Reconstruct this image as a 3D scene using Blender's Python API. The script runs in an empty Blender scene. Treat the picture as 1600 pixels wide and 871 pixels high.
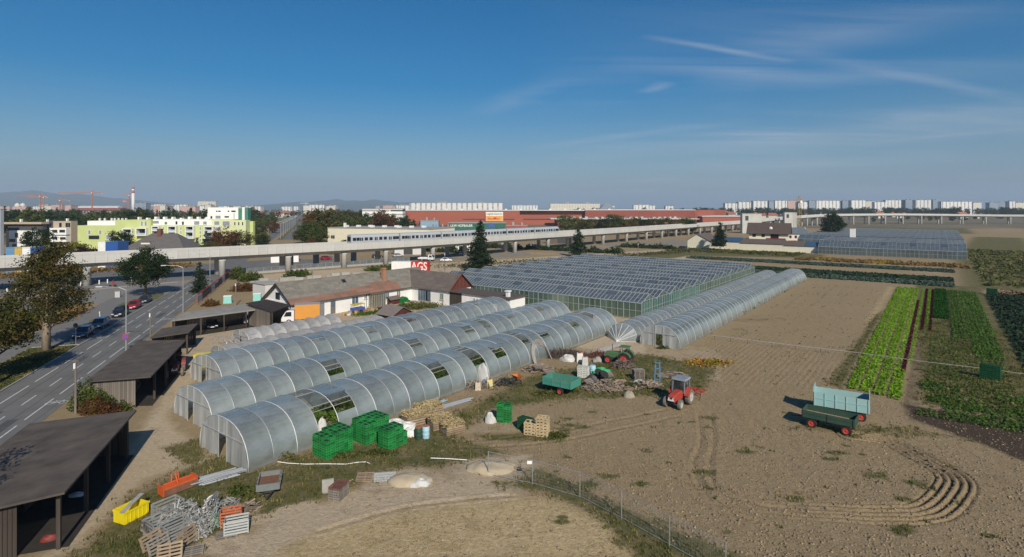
import bpy, math, random
import numpy as np
from mathutils import Vector, Matrix
random.seed(7); RNG = np.random.default_rng(11)
R = math.radians
scene = bpy.context.scene
COL = scene.collection

# ------------------------------------------------------------------ camera
EYE, FOC, HOR = 19.0, 880.0, 325.0          # eye height, focal length and horizon row of the 1600 px photograph
cd = bpy.data.cameras.new('camera'); cam = bpy.data.objects.new('camera', cd); COL.objects.link(cam)
cam.location = (0, 0, EYE); cam.rotation_euler = (R(90), 0, 0)
cd.sensor_width = 36; cd.lens = 36*FOC/1600; cd.shift_y = -(435.5-HOR)/1600
cd.clip_start = .5; cd.clip_end = 60000
scene.camera = cam

# ------------------------------------------------------------------ sky, sun, exposure
SUN_EL = 34.0
SUNV = Vector((.32*math.cos(R(SUN_EL)), -.947*math.cos(R(SUN_EL)), math.sin(R(SUN_EL)))).normalized()
w = bpy.data.worlds.new('World'); scene.world = w; w.use_nodes = True
nt = w.node_tree; N = nt.nodes; L = nt.links
bg = N['Background']; bg.inputs['Strength'].default_value = .078
sky = N.new('ShaderNodeTexSky'); sky.sky_type = 'NISHITA'; sky.sun_disc = False
sky.sun_elevation = R(SUN_EL); sky.sun_rotation = math.atan2(SUNV.x, SUNV.y)
sky.altitude = 200; sky.air_density = 1.0; sky.dust_density = .6; sky.ozone_density = 2.2
tc = N.new('ShaderNodeTexCoord'); sp = N.new('ShaderNodeSeparateXYZ'); L.new(tc.outputs['Generated'], sp.inputs[0])
def mth(op, a, b=None, c=None, clamp=False):
    n = N.new('ShaderNodeMath'); n.operation = op; n.use_clamp = clamp
    for i, x in enumerate((a, b, c)):
        if x is None: continue
        if isinstance(x, (int, float)): n.inputs[i].default_value = x
        else: L.new(x, n.inputs[i])
    return n.outputs[0]
# cirrus: noise in the plane of a high cloud layer
zc = mth('MAXIMUM', mth('ADD', sp.outputs['Z'], .05), .02)
cx = mth('DIVIDE', sp.outputs['X'], zc); cy = mth('DIVIDE', sp.outputs['Y'], zc)
cb = N.new('ShaderNodeCombineXYZ'); L.new(cx, cb.inputs[0]); L.new(cy, cb.inputs[1])
mp = N.new('ShaderNodeMapping'); L.new(cb.outputs[0], mp.inputs['Vector'])
mp.inputs['Rotation'].default_value = (0, 0, R(-22)); mp.inputs['Scale'].default_value = (.20, 1.5, 1)
n1 = N.new('ShaderNodeTexNoise'); L.new(mp.outputs[0], n1.inputs['Vector'])
n1.inputs['Scale'].default_value = 1.25; n1.inputs['Detail'].default_value = 9; n1.inputs['Roughness'].default_value = .62; n1.inputs['Distortion'].default_value = .9
n2 = N.new('ShaderNodeTexNoise'); L.new(cb.outputs[0], n2.inputs['Vector']); n2.inputs['Scale'].default_value = .42; n2.inputs['Detail'].default_value = 3
m1 = N.new('ShaderNodeMapRange'); L.new(n1.outputs[0], m1.inputs[0]); m1.inputs[1].default_value = .40; m1.inputs[2].default_value = .78
m2 = N.new('ShaderNodeMapRange'); L.new(n2.outputs[0], m2.inputs[0]); m2.inputs[1].default_value = .42; m2.inputs[2].default_value = .62
mr = N.new('ShaderNodeMapRange'); L.new(cx, mr.inputs[0]); mr.inputs[1].default_value = .0; mr.inputs[2].default_value = 1.6
cf = mth('MULTIPLY', mth('MULTIPLY', m1.outputs[0], m2.outputs[0]), mth('MULTIPLY', mr.outputs[0], .38))
# long straight vapour trails, a little off the cirrus
def trail(x0, y0, dx, dy, wd, ln, amp):
    d = math.hypot(dx, dy); dx /= d; dy /= d
    ox = mth('SUBTRACT', cx, x0); oy = mth('SUBTRACT', cy, y0)
    a = mth('ADD', mth('MULTIPLY', ox, dx), mth('MULTIPLY', oy, dy))
    p = mth('SUBTRACT', mth('MULTIPLY', oy, dx), mth('MULTIPLY', ox, dy))
    p = mth('ADD', p, mth('MULTIPLY', mth('SUBTRACT', n1.outputs[0], .5), wd*2.2))
    f = mth('SUBTRACT', 1.0, mth('DIVIDE', mth('ABSOLUTE', p), wd), clamp=True)
    g = mth('SUBTRACT', 1.0, mth('DIVIDE', mth('ABSOLUTE', a), ln), clamp=True)
    return mth('MULTIPLY', mth('MULTIPLY', f, mth('POWER', g, .6)), mth('MULTIPLY', n1.outputs[0], amp))
TRAILS = []
def trail_px(p, q, wd, amp):
    def pr(px, py):
        v = Vector(((px-800)/FOC, 1, (HOR-py)/FOC)).normalized(); z = max(v.z+.05, .02); return v.x/z, v.y/z
    a = pr(*p); b = pr(*q)
    TRAILS.append(trail((a[0]+b[0])/2, (a[1]+b[1])/2, b[0]-a[0], b[1]-a[1], wd, math.hypot(b[0]-a[0], b[1]-a[1])/2, amp))
trail_px((1000, 56), (1240, 98), .05, .56)
trail_px((1230, 80), (1640, 168), .11, .36)
trail_px((940, 100), (1330, 128), .20, .30)
trail_px((1080, 128), (1640, 108), .36, .34)
trail_px((1150, 95), (1600, -10), .34, .24)
trail_px((890, 118), (735, 182), .22, .27)
trail_px((820, 234), (1180, 186), .22, .36)
trail_px((870, 246), (1760, 188), .9, .42)
trail_px((1180, 210), (1760, 160), .6, .34)
trail_px((1330, 226), (1660, 196), .14, .34)
trail_px((1003, 146), (1050, 128), .10, .5)
for t_ in TRAILS: cf = mth('ADD', cf, t_)
cf = mth('MINIMUM', cf, .55)
mx = N.new('ShaderNodeMix'); mx.data_type = 'RGBA'; L.new(cf, mx.inputs['Factor'])
hs = N.new('ShaderNodeHueSaturation'); L.new(sky.outputs[0], hs.inputs['Color']); hs.inputs['Saturation'].default_value = 1.72; hs.inputs['Value'].default_value = 1.0
hz = mth('POWER', 2.718, mth('DIVIDE', mth('ABSOLUTE', sp.outputs['Z']), -.13))
hm_ = N.new('ShaderNodeMix'); hm_.data_type = 'RGBA'; L.new(mth('MULTIPLY', hz, .9), hm_.inputs['Factor']); L.new(hs.outputs[0], hm_.inputs[6]); hm_.inputs[7].default_value = (1.5, 2.7, 4.8, 1)
L.new(hm_.outputs[2], mx.inputs[6]); mx.inputs[7].default_value = (7.0, 7.4, 8.2, 1)
L.new(mx.outputs[2], bg.inputs['Color'])
sl = bpy.data.lights.new('sun', 'SUN'); sl.energy = 4.8; sl.angle = R(.53); sl.color = (1, .925, .79)
so = bpy.data.objects.new('sun', sl); COL.objects.link(so); so.rotation_euler = SUNV.to_track_quat('Z', 'Y').to_euler()
so.location = (40, -60, 80)
vs = scene.view_settings; vs.view_transform = 'Standard'; vs.look = 'None'; vs.gamma = 1; vs.use_curve_mapping = False; vs.exposure = 0
scene.cycles.max_bounces = 8; scene.cycles.transparent_max_bounces = 24
scene.cycles.volume_bounces = 0

# ------------------------------------------------------------------ frames of reference
def G(px, py, h=0.0):
    k = (EYE-h)/(py-HOR); return Vector(((px-800)*k, FOC*k, h))
def D(px, py, Y):                            # the point on a pixel's line of sight at distance Y
    return Vector(((px-800)*Y/FOC, Y, EYE-(py-HOR)*Y/FOC))
AN = R(37.1); UX = Vector((math.sin(AN), math.cos(AN), 0)); VX = Vector((math.cos(AN), -math.sin(AN), 0))
def UV(v, u, z=0.0): return VX*v + UX*u + Vector((0, 0, z))
def toUV(p): return p.dot(VX), p.dot(UX)
BN = R(19.4); RX = Vector((-math.sin(BN), math.cos(BN), 0)); NX = Vector((math.cos(BN), math.sin(BN), 0))
def CS(c, s, z=0.0): return NX*c + RX*s + Vector((0, 0, z))
FARM, ROAD = -AN, BN                         # rotation of things that follow the farm grid / the road (local y runs along)

# ------------------------------------------------------------------ materials
MATS = {}
def mat(name, col, rough=.8, var=.18, scale=3.0, bump=0.0, bscale=None, metal=0.0, col2=None, spec=.4, detail=6, stretch=None, island=0.0, coat=0.0, rand=0.0):
    if name in MATS: return MATS[name]
    m = bpy.data.materials.new(name); m.use_nodes = True; n = m.node_tree.nodes; l = m.node_tree.links
    b = n['Principled BSDF']; b.inputs['Roughness'].default_value = rough; b.inputs['Metallic'].default_value = metal
    b.inputs['Specular IOR Level'].default_value = spec; b.inputs['Coat Weight'].default_value = coat
    t = n.new('ShaderNodeTexCoord'); mpn = n.new('ShaderNodeMapping'); l.new(t.outputs['Object'], mpn.inputs[0])
    if stretch: mpn.inputs['Scale'].default_value = stretch
    no = n.new('ShaderNodeTexNoise'); l.new(mpn.outputs[0], no.inputs['Vector']); no.inputs['Scale'].default_value = scale; no.inputs['Detail'].default_value = detail; no.inputs['Roughness'].default_value = .62
    rp = n.new('ShaderNodeMapRange'); l.new(no.outputs[0], rp.inputs[0]); rp.inputs[1].default_value = .3; rp.inputs[2].default_value = .7
    mi = n.new('ShaderNodeMix'); mi.data_type = 'RGBA'; l.new(rp.outputs[0], mi.inputs['Factor'])
    c2 = col2 or tuple(min(1, c*(1+var)) for c in col); c1 = col if col2 else tuple(c*(1-var) for c in col)
    mi.inputs[6].default_value = (*c1, 1); mi.inputs[7].default_value = (*c2, 1)
    out = mi.outputs[2]
    if island or rand:
        g = n.new('ShaderNodeNewGeometry') if island else n.new('ShaderNodeObjectInfo')
        a = n.new('ShaderNodeMapRange'); l.new(g.outputs['Random Per Island' if island else 'Random'], a.inputs[0]); q = island or rand
        a.inputs[3].default_value = 1-q; a.inputs[4].default_value = 1+q
        h = n.new('ShaderNodeHueSaturation'); l.new(out, h.inputs['Color']); l.new(a.outputs[0], h.inputs['Value']); out = h.outputs[0]
    l.new(out, b.inputs['Base Color'])
    if bump:
        nb = n.new('ShaderNodeTexNoise'); l.new(mpn.outputs[0], nb.inputs['Vector']); nb.inputs['Scale'].default_value = bscale or scale*4; nb.inputs['Detail'].default_value = 5
        bp = n.new('ShaderNodeBump'); bp.inputs['Strength'].default_value = bump; bp.inputs['Distance'].default_value = .05; l.new(nb.outputs[0], bp.inputs['Height']); l.new(bp.outputs[0], b.inputs['Normal'])
    MATS[name] = m; return m
def leafmat(name, c1, c2, c3=None, trans=.3, scale=.5, rand=.18):
    if name in MATS: return MATS[name]
    m = bpy.data.materials.new(name); m.use_nodes = True; n = m.node_tree.nodes; l = m.node_tree.links
    n.remove(n['Principled BSDF']); o = n['Material Output']
    g = n.new('ShaderNodeNewGeometry'); t = n.new('ShaderNodeTexCoord')
    no = n.new('ShaderNodeTexNoise'); l.new(t.outputs['Object'], no.inputs['Vector']); no.inputs['Scale'].default_value = scale; no.inputs['Detail'].default_value = 3
    ad = n.new('ShaderNodeMath'); ad.operation = 'MULTIPLY_ADD'; l.new(g.outputs['Random Per Island'], ad.inputs[0]); ad.inputs[1].default_value = .55; 
    s2 = n.new('ShaderNodeMath'); s2.operation = 'MULTIPLY_ADD'; l.new(no.outputs[0], s2.inputs[0]); s2.inputs[1].default_value = 1.9; s2.inputs[2].default_value = -.72
    l.new(s2.outputs[0], ad.inputs[2])
    cr = n.new('ShaderNodeValToRGB'); l.new(ad.outputs[0], cr.inputs[0]); e = cr.color_ramp.elements
    e[0].color = (*c1, 1); e[1].color = (*c2, 1)
    if c3: e[1].position = .62; z = e.new(.95); z.color = (*c3, 1)
    oi = n.new('ShaderNodeObjectInfo'); a = n.new('ShaderNodeMapRange'); l.new(oi.outputs['Random'], a.inputs[0]); a.inputs[3].default_value = 1-rand; a.inputs[4].default_value = 1+rand
    h = n.new('ShaderNodeHueSaturation'); l.new(cr.outputs[0], h.inputs['Color']); l.new(a.outputs[0], h.inputs['Value'])
    d = n.new('ShaderNodeBsdfDiffuse'); tr = n.new('ShaderNodeBsdfTranslucent'); mx = n.new('ShaderNodeMixShader'); mx.inputs[0].default_value = trans
    l.new(h.outputs[0], d.inputs[0]); l.new(h.outputs[0], tr.inputs[0]); l.new(d.outputs[0], mx.inputs[1]); l.new(tr.outputs[0], mx.inputs[2]); l.new(mx.outputs[0], o.inputs[0])
    MATS[name] = m; return m
def filmmat(name, col, trans, transl, gloss, rough=.3, tint=(.9, .93, .95), nscale=.6, stretch=(1, 1, 1), var=.25, tvar=.0):
    if name in MATS: return MATS[name]
    m = bpy.data.materials.new(name); m.use_nodes = True; n = m.node_tree.nodes; l = m.node_tree.links
    n.remove(n['Principled BSDF']); o = n['Material Output']
    t = n.new('ShaderNodeTexCoord'); mp_ = n.new('ShaderNodeMapping'); l.new(t.outputs['Object'], mp_.inputs[0]); mp_.inputs['Scale'].default_value = stretch
    no = n.new('ShaderNodeTexNoise'); l.new(mp_.outputs[0], no.inputs['Vector']); no.inputs['Scale'].default_value = nscale; no.inputs['Detail'].default_value = 7; no.inputs['Roughness'].default_value = .65
    mi = n.new('ShaderNodeMix'); mi.data_type = 'RGBA'; rp = n.new('ShaderNodeMapRange'); l.new(no.outputs[0], rp.inputs[0]); rp.inputs[1].default_value = .3; rp.inputs[2].default_value = .7; l.new(rp.outputs[0], mi.inputs['Factor'])
    mi.inputs[6].default_value = (*[c*(1-var) for c in col], 1); mi.inputs[7].default_value = (*[min(1, c*(1+var)) for c in col], 1)
    oi = n.new('ShaderNodeObjectInfo'); a = n.new('ShaderNodeMapRange'); l.new(oi.outputs['Random'], a.inputs[0]); a.inputs[3].default_value = .86; a.inputs[4].default_value = 1.14
    h = n.new('ShaderNodeHueSaturation'); l.new(mi.outputs[2], h.inputs['Color']); l.new(a.outputs[0], h.inputs['Value'])
    d = n.new('ShaderNodeBsdfDiffuse'); tl = n.new('ShaderNodeBsdfTranslucent'); tp = n.new('ShaderNodeBsdfTransparent'); gl = n.new('ShaderNodeBsdfGlossy'); gl.inputs['Roughness'].default_value = rough
    tp.inputs[0].default_value = (*tint, 1); gl.inputs[0].default_value = (.9, .9, .9, 1)
    l.new(h.outputs[0], d.inputs[0]); l.new(h.outputs[0], tl.inputs[0])
    a1 = n.new('ShaderNodeMixShader'); a1.inputs[0].default_value = transl; l.new(d.outputs[0], a1.inputs[1]); l.new(tl.outputs[0], a1.inputs[2])
    a2 = n.new('ShaderNodeMixShader'); l.new(a1.outputs[0], a2.inputs[1]); l.new(tp.outputs[0], a2.inputs[2])
    tr = n.new('ShaderNodeMapRange'); l.new(no.outputs[0], tr.inputs[0]); tr.inputs[1].default_value = .35; tr.inputs[2].default_value = .65; tr.inputs[3].default_value = min(1, trans+tvar); tr.inputs[4].default_value = max(0, trans-tvar); l.new(tr.outputs[0], a2.inputs[0])
    lw = n.new('ShaderNodeLayerWeight'); lw.inputs['Blend'].default_value = .35
    fm = n.new('ShaderNodeMath'); fm.operation = 'MULTIPLY_ADD'; l.new(lw.outputs['Facing'], fm.inputs[0]); fm.inputs[1].default_value = gloss; fm.inputs[2].default_value = gloss*.35
    a3 = n.new('ShaderNodeMixShader'); l.new(fm.outputs[0], a3.inputs[0]); l.new(a2.outputs[0], a3.inputs[1]); l.new(gl.outputs[0], a3.inputs[2]); l.new(a3.outputs[0], o.inputs[0])
    MATS[name] = m; return m

# ------------------------------------------------------------------ mesh helpers
class MB:
    def __init__(s): s.v = []; s.f = []; s.m = []; s.cur = 0
    def add(s, vs_, fs):
        o = len(s.v); s.v += [tuple(x) for x in vs_]; s.f += [tuple(i+o for i in f) for f in fs]; s.m += [s.cur]*len(fs); return s
    def hexa(s, p): return s.add(p, [(0, 3, 2, 1), (4, 5, 6, 7), (0, 1, 5, 4), (1, 2, 6, 5), (2, 3, 7, 6), (3, 0, 4, 7)])
    def box(s, c, d, rz=0.0, ty=1.0, tx=1.0):
        x, y, z = d[0]/2, d[1]/2, d[2]/2; cr, sr = math.cos(rz), math.sin(rz); p = []
        for zz, ax, ay in ((-z, 1, 1), (z, tx, ty)):
            for a, b in ((-x, -y), (x, -y), (x, y), (-x, y)):
                a *= ax; b *= ay
                p.append((c[0]+a*cr-b*sr, c[1]+a*sr+b*cr, c[2]+zz))
        return s.hexa(p)
    def b2(s, x0, x1, y0, y1, z0, z1): return s.box(((x0+x1)/2, (y0+y1)/2, (z0+z1)/2), (x1-x0, y1-y0, z1-z0))
    def bar(s, a, b, w_, h_=None, up=(0, 0, 1)):
        a = Vector(a); b = Vector(b); h_ = h_ or w_; d = (b-a)
        if d.length < 1e-6: return s
        d.normalize(); u = Vector(up)
        if abs(d.dot(u)) > .98: u = Vector((1, 0, 0))
        x = d.cross(u).normalized()*w_/2; y = x.cross(d).normalized()*h_/2
        return s.hexa([a-x-y, a+x-y, a+x+y, a-x+y, b-x-y, b+x-y, b+x+y, b-x+y])
    def tube(s, pts, r, n=6, cap=True):
        pts = [Vector(p) for p in pts]; k = len(pts); rs = r if isinstance(r, (list, tuple)) else [r]*k; vs_ = []; ref = None
        for i, p in enumerate(pts):
            d = (pts[min(i+1, k-1)]-pts[max(i-1, 0)]).normalized()
            if ref is None: ref = Vector((0, 0, 1)) if abs(d.z) < .9 else Vector((1, 0, 0))
            x = d.cross(ref).normalized(); y = d.cross(x).normalized(); ref = -y if abs(d.dot(-y)) < .9 else ref
            for j in range(n):
                t = 2*math.pi*j/n; vs_.append(p+(x*math.cos(t)+y*math.sin(t))*rs[i])
        fs = [(i*n+j, i*n+(j+1) % n, (i+1)*n+(j+1) % n, (i+1)*n+j) for i in range(k-1) for j in range(n)]
        if cap: fs += [tuple(range(n))[::-1], tuple((k-1)*n+j for j in range(n))]
        return s.add(vs_, fs)
    def lathe(s, prof, c=(0, 0, 0), n=12, axis='z'):
        vs_ = []
        for r, z in prof:
            for j in range(n):
                t = 2*math.pi*j/n; p = (r*math.cos(t), r*math.sin(t), z)
                if axis == 'x': p = (p[2], p[0], p[1])
                if axis == 'y': p = (p[1], p[2], p[0])
                vs_.append((c[0]+p[0], c[1]+p[1], c[2]+p[2]))
        k = len(prof); fs = [(i*n+j, i*n+(j+1) % n, (i+1)*n+(j+1) % n, (i+1)*n+j) for i in range(k-1) for j in range(n)]
        fs += [tuple(range(n))[::-1], tuple((k-1)*n+j for j in range(n))]
        return s.add(vs_, fs)
    def prism(s, poly, ext, axis='z', o=(0, 0, 0)):
        # poly of 2-D points; axis z: (x,y)->extrude z ; axis y: (x,z)->extrude y ; axis x: (y,z)->extrude x
        n = len(poly); vs_ = []
        for e in ext:
            for a, b in poly:
                p = (a, b, e) if axis == 'z' else (a, e, b) if axis == 'y' else (e, a, b)
                vs_.append((p[0]+o[0], p[1]+o[1], p[2]+o[2]))
        fs = [tuple(range(n))[::-1], tuple(range(n, 2*n))]+[(i, (i+1) % n, n+(i+1) % n, n+i) for i in range(n)]
        return s.add(vs_, fs)
    def slab(s, quad, t):                    # a thick plate under a quad of points
        q = [Vector(p) for p in quad]; nrm = (q[1]-q[0]).cross(q[3]-q[0]).normalized()
        return s.hexa([p-nrm*t for p in q]+q)
    def poly(s, pts): return s.add(pts, [tuple(range(len(pts)))])
    def mesh(s, name, mats, smooth=False, bevel=0):
        me = bpy.data.meshes.new(name); me.from_pydata(s.v, [], s.f)
        if not isinstance(mats, (list, tuple)): mats = [mats]
        for x in mats: me.materials.append(x)
        if len(mats) > 1: me.polygons.foreach_set('material_index', s.m)
        import bmesh
        bm = bmesh.new(); bm.from_mesh(me); bmesh.ops.recalc_face_normals(bm, faces=bm.faces)
        bm.to_mesh(me); bm.free()
        if smooth: me.shade_smooth()
        return me
    def build(s, name, mats, parent=None, loc=None, smooth=False, rz=0.0):
        o = bpy.data.objects.new(name, s.mesh(name, mats, smooth)); COL.objects.link(o)
        if parent: o.parent = parent
        if loc is not None: o.location = loc
        if rz: o.rotation_euler = (0, 0, rz)
        return o
def tag(o, label=None, cat=None, group=None, kind=None):
    if label: o['label'] = label
    if cat: o['category'] = cat
    if group: o['group'] = group
    if kind: o['kind'] = kind
    return o
def thing(name, label, cat, loc=(0, 0, 0), rz=0.0, group=None):
    o = bpy.data.objects.new(name, None); COL.objects.link(o); o.location = loc; o.rotation_euler = (0, 0, rz); o.empty_display_size = .2
    return tag(o, label, cat, group)
def link(name, me, parent=None, loc=None, rz=0.0, sc=None):
    o = bpy.data.objects.new(name, me); COL.objects.link(o)
    if parent: o.parent = parent
    if loc is not None: o.location = loc
    if rz: o.rotation_euler = (0, 0, rz)
    if sc is not None: o.scale = sc if not isinstance(sc, (int, float)) else (sc, sc, sc)
    return o
def copy_tree(o, parent=None):
    c = o.copy(); COL.objects.link(c); c.parent = parent
    for ch in list(o.children): copy_tree(ch, c)
    return c
def np_mesh(name, V, F, mats, smooth=False, attr=None):
    me = bpy.data.meshes.new(name); V = np.asarray(V, np.float32); F = np.asarray(F, np.int32); n, k = F.shape
    me.vertices.add(len(V)); me.vertices.foreach_set('co', V.ravel()); me.loops.add(n*k); me.loops.foreach_set('vertex_index', F.ravel())
    me.polygons.add(n); me.polygons.foreach_set('loop_start', np.arange(0, n*k, k, dtype=np.int32))
    try: me.polygons.foreach_set('loop_total', np.full(n, k, np.int32))
    except Exception: pass
    if smooth: me.polygons.foreach_set('use_smooth', np.ones(n, bool))
    for x in (mats if isinstance(mats, (list, tuple)) else [mats]): me.materials.append(x)
    if attr:
        for nm, data in attr.items():
            a = me.color_attributes.new(nm, 'FLOAT_COLOR', 'POINT'); a.data.foreach_set('color', np.asarray(data, np.float32).ravel())
    me.update(); me.validate(); return me
def cards(P, size, rng, flat=.0, aspect=1.5, up=None):
    """leaf-sized quads at points P; flat pulls their normals towards up"""
    n = len(P); s = np.broadcast_to(np.asarray(size, float), (n,))*rng.uniform(.7, 1.3, n)
    a = rng.normal(size=(n, 3)); a[:, 2] *= (1-flat); a /= np.linalg.norm(a, axis=1)[:, None]
    b = rng.normal(size=(n, 3)); b[:, 2] *= (1-flat); b -= a*(a*b).sum(1)[:, None]; b /= np.linalg.norm(b, axis=1)[:, None]
    a = a*(s*aspect/2)[:, None]; b = b*(s/2)[:, None]
    V = np.stack([P-a, P-b*.9, P+a, P+b*.9], 1).reshape(-1, 3); F = np.arange(4*n).reshape(-1, 4)
    return V, F
def cards_obj(name, P, size, m, rng, parent=None, flat=0.0, aspect=1.5):
    V, F = cards(np.asarray(P), size, rng, flat, aspect); return link(name, np_mesh(name, V, F, m), parent)
def wav(x, y, seed=0):                       # cheap smooth pseudo-noise in the plane, about -1..1
    r_ = np.random.default_rng(seed); z = 0
    for k in range(7):
        a = r_.uniform(0, 6.28); f = 2**(k*.55)*.5; z = z+np.sin((x*np.cos(a)+y*np.sin(a))*f+r_.uniform(0, 6.28))/(1+k*.35)
    return z/3.2
# ------------------------------------------------------------------ ground
def grow(a, b, s0, g, smax):
    o = []; x = a; s = s0
    while x < b: o.append(x); x += s; s = min(s*g, smax)
    o.append(b); return o
xs = [-v for v in grow(42, 260, .3, 1.03, 4)[::-1]] + list(np.arange(-41.8, 12.9, .21))+list(np.arange(13, 38.9, .115))+list(np.arange(39, 61.9, .21)) + grow(62, 460, .3, 1.025, 4)
ys = list(np.arange(20, 31.95, .165))+list(np.arange(32, 47.95, .11))+list(np.arange(48, 75, .165)) + grow(75.1, 520, .18, 1.008, 3)
GX, GY = np.meshgrid(np.array(xs), np.array(ys)); gx = GX.ravel(); gy = GY.ravel()
def sdist(poly):                             # signed distance to a polygon, positive inside
    P = np.array([(p[0], p[1]) for p in poly]); lo = P.min(0)-6; hi = P.max(0)+6
    out = np.full(gx.shape, -9.0); k = (gx > lo[0]) & (gx < hi[0]) & (gy > lo[1]) & (gy < hi[1])
    x = gx[k]; y = gy[k]; d = np.full(x.shape, 1e9); ins = np.zeros(x.shape, bool); n = len(P)
    for i in range(n):
        a = P[i]; b = P[(i+1) % n]; e = b-a; L2 = (e*e).sum()+1e-9
        t = np.clip(((x-a[0])*e[0]+(y-a[1])*e[1])/L2, 0, 1); d = np.minimum(d, np.hypot(x-a[0]-t*e[0], y-a[1]-t*e[1]))
        c = (a[1] > y) != (b[1] > y); xi = a[0]+(y-a[1])*e[0]/(e[1] if abs(e[1]) > 1e-9 else 1e-9); ins ^= c & (x < xi)
    out[k] = np.where(ins, d, -d); return out
def soft(poly, wd=1.0): return np.clip(sdist(poly)/(2*wd)+.5, 0, 1)
def pxp(*pts): return [G(*p) for p in pts]
def lined(pts):                              # distance to an open line
    d = np.full(gx.shape, 1e9)
    for a, b in zip(pts, pts[1:]):
        e = (b[0]-a[0], b[1]-a[1]); L2 = e[0]**2+e[1]**2+1e-9
        t = np.clip(((gx-a[0])*e[0]+(gy-a[1])*e[1])/L2, 0, 1); d = np.minimum(d, np.hypot(gx-a[0]-t*e[0], gy-a[1]-t*e[1]))
    return d
gv = gx*VX.x+gy*VX.y; gu = gx*UX.x+gy*UX.y; gc = gx*NX.x+gy*NX.y; gs = gx*RX.x+gy*RX.y
grass = np.zeros_like(gx); sand = np.zeros_like(gx); damp = np.zeros_like(gx); dry = np.zeros_like(gx)
def lay(t, poly, wd, amt=1.0): np.maximum(t, soft(poly, wd)*amt, out=t)
# sandy yard between the sheds and the tunnels, the worn track in front, the cleared strip by the viaduct
lay(sand, pxp((60, 880), (150, 770), (235, 650), (290, 560), (270, 505), (400, 484), (620, 462), (790, 470), (1010, 500), (1010, 560), (620, 500), (340, 545), (300, 600), (262, 655), (330, 720), (250, 740), (200, 770), (120, 860)), 1.2)
lay(sand, pxp((330, 880), (440, 800), (600, 765), (760, 738), (830, 745), (800, 790), (640, 800), (520, 840), (420, 880)), 1.5, .95)
lay(sand, pxp((380, 432), (480, 424), (1075, 388), (1085, 412), (1000, 416), (905, 424), (800, 424), (720, 428), (640, 440), (560, 446), (420, 452)), 2.0)
lay(sand, pxp((870, 560), (1010, 535), (1130, 545), (1140, 600), (1050, 590), (960, 565)), 1.2, .45)
lay(sand, pxp((720, 715), (830, 712), (800, 735), (730, 738)), .7)
lay(sand, pxp((700, 640), (800, 628), (1000, 628), (1090, 640), (900, 690), (760, 680)), 1.4, .28)
lay(dry, pxp((400, 880), (520, 820), (700, 785), (850, 775), (950, 815), (1010, 880)), 1.5, .9)
lay(dry, pxp((460, 745), (520, 742), (560, 770), (480, 775)), .6, .7)
# rough grass
lay(grass, pxp((110, 880), (205, 775), (330, 715), (440, 722), (460, 712), (560, 690), (640, 670), (700, 655), (820, 590), (1000, 552), (1120, 575), (1100, 612), (990, 620), (860, 626), (770, 640), (700, 680), (790, 705), (760, 722), (640, 735), (600, 745), (500, 780), (400, 815), (250, 880)), 1.0, .86)
lay(grass, pxp((755, 722), (840, 728), (930, 775), (1040, 822), (1190, 880), (1000, 880), (940, 812), (850, 768), (760, 760)), .7, .95)
lay(grass, [UV(-9.6, 69), UV(-8.0, 68), UV(-8.0, 128), UV(-8.9, 118)], .5, .8); lay(dry, [UV(-10.0, 112), UV(-8.2, 105), UV(-8.2, 163), UV(-9.8, 166)], 1.2, .62); lay(grass, [UV(6.7, 62), UV(8.1, 62), UV(8.1, 163), UV(6.9, 163)], .4, .7)
lay(grass, pxp((740, 680), (890, 676), (880, 690), (820, 690), (760, 688)), .5, .9)
lay(grass, pxp((1430, 445), (1530, 448), (1640, 600), (1640, 665), (1440, 630)), .8, .93)
lay(grass, pxp((1240, 662), (1420, 668), (1560, 690), (1420, 684), (1240, 672)), .5, .5)
lay(grass, pxp((1490, 400), (1520, 370), (1600, 372), (1660, 440), (1600, 460), (1500, 450)), 5, .88)
lay(grass, pxp((870, 410), (1075, 388), (1290, 398), (1290, 404), (1080, 400), (1000, 412), (900, 425)), 2.5, .8)
lay(grass, pxp((1280, 355), (1510, 355), (1530, 366), (1280, 362)), 6, .75)
lay(grass, pxp((250, 700), (330, 680), (320, 720), (290, 730)), .6, .75)
for i in range(46):                          # single weeds patches on the open soil
    x = RNG.uniform(860, 1560); y = RNG.uniform(640, 850); p = G(x, y); r_ = RNG.uniform(.25, .8)
    grass = np.maximum(grass, np.clip(1.1-np.hypot((gx-p.x)/(r_*1.7), (gy-p.y)/r_), 0, .8))
for px_, py_, r_ in ((378, 797, .8), (440, 806, .7), (452, 797, .6), (555, 777, .9), (583, 762, .5), (405, 812, .6), (640, 752, 1.9), (480, 790, .5), (768, 735, 2.2), (350, 850, 1.0)):
    p = G(px_, py_); sand = np.maximum(sand, np.clip(1.5-np.hypot((gx-p.x)/(r_*1.5), (gy-p.y)/r_), 0, 1)); grass = grass*(1-np.clip(1.4-np.hypot((gx-p.x)/(r_*1.5), (gy-p.y)/r_), 0, 1)*.8)
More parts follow.
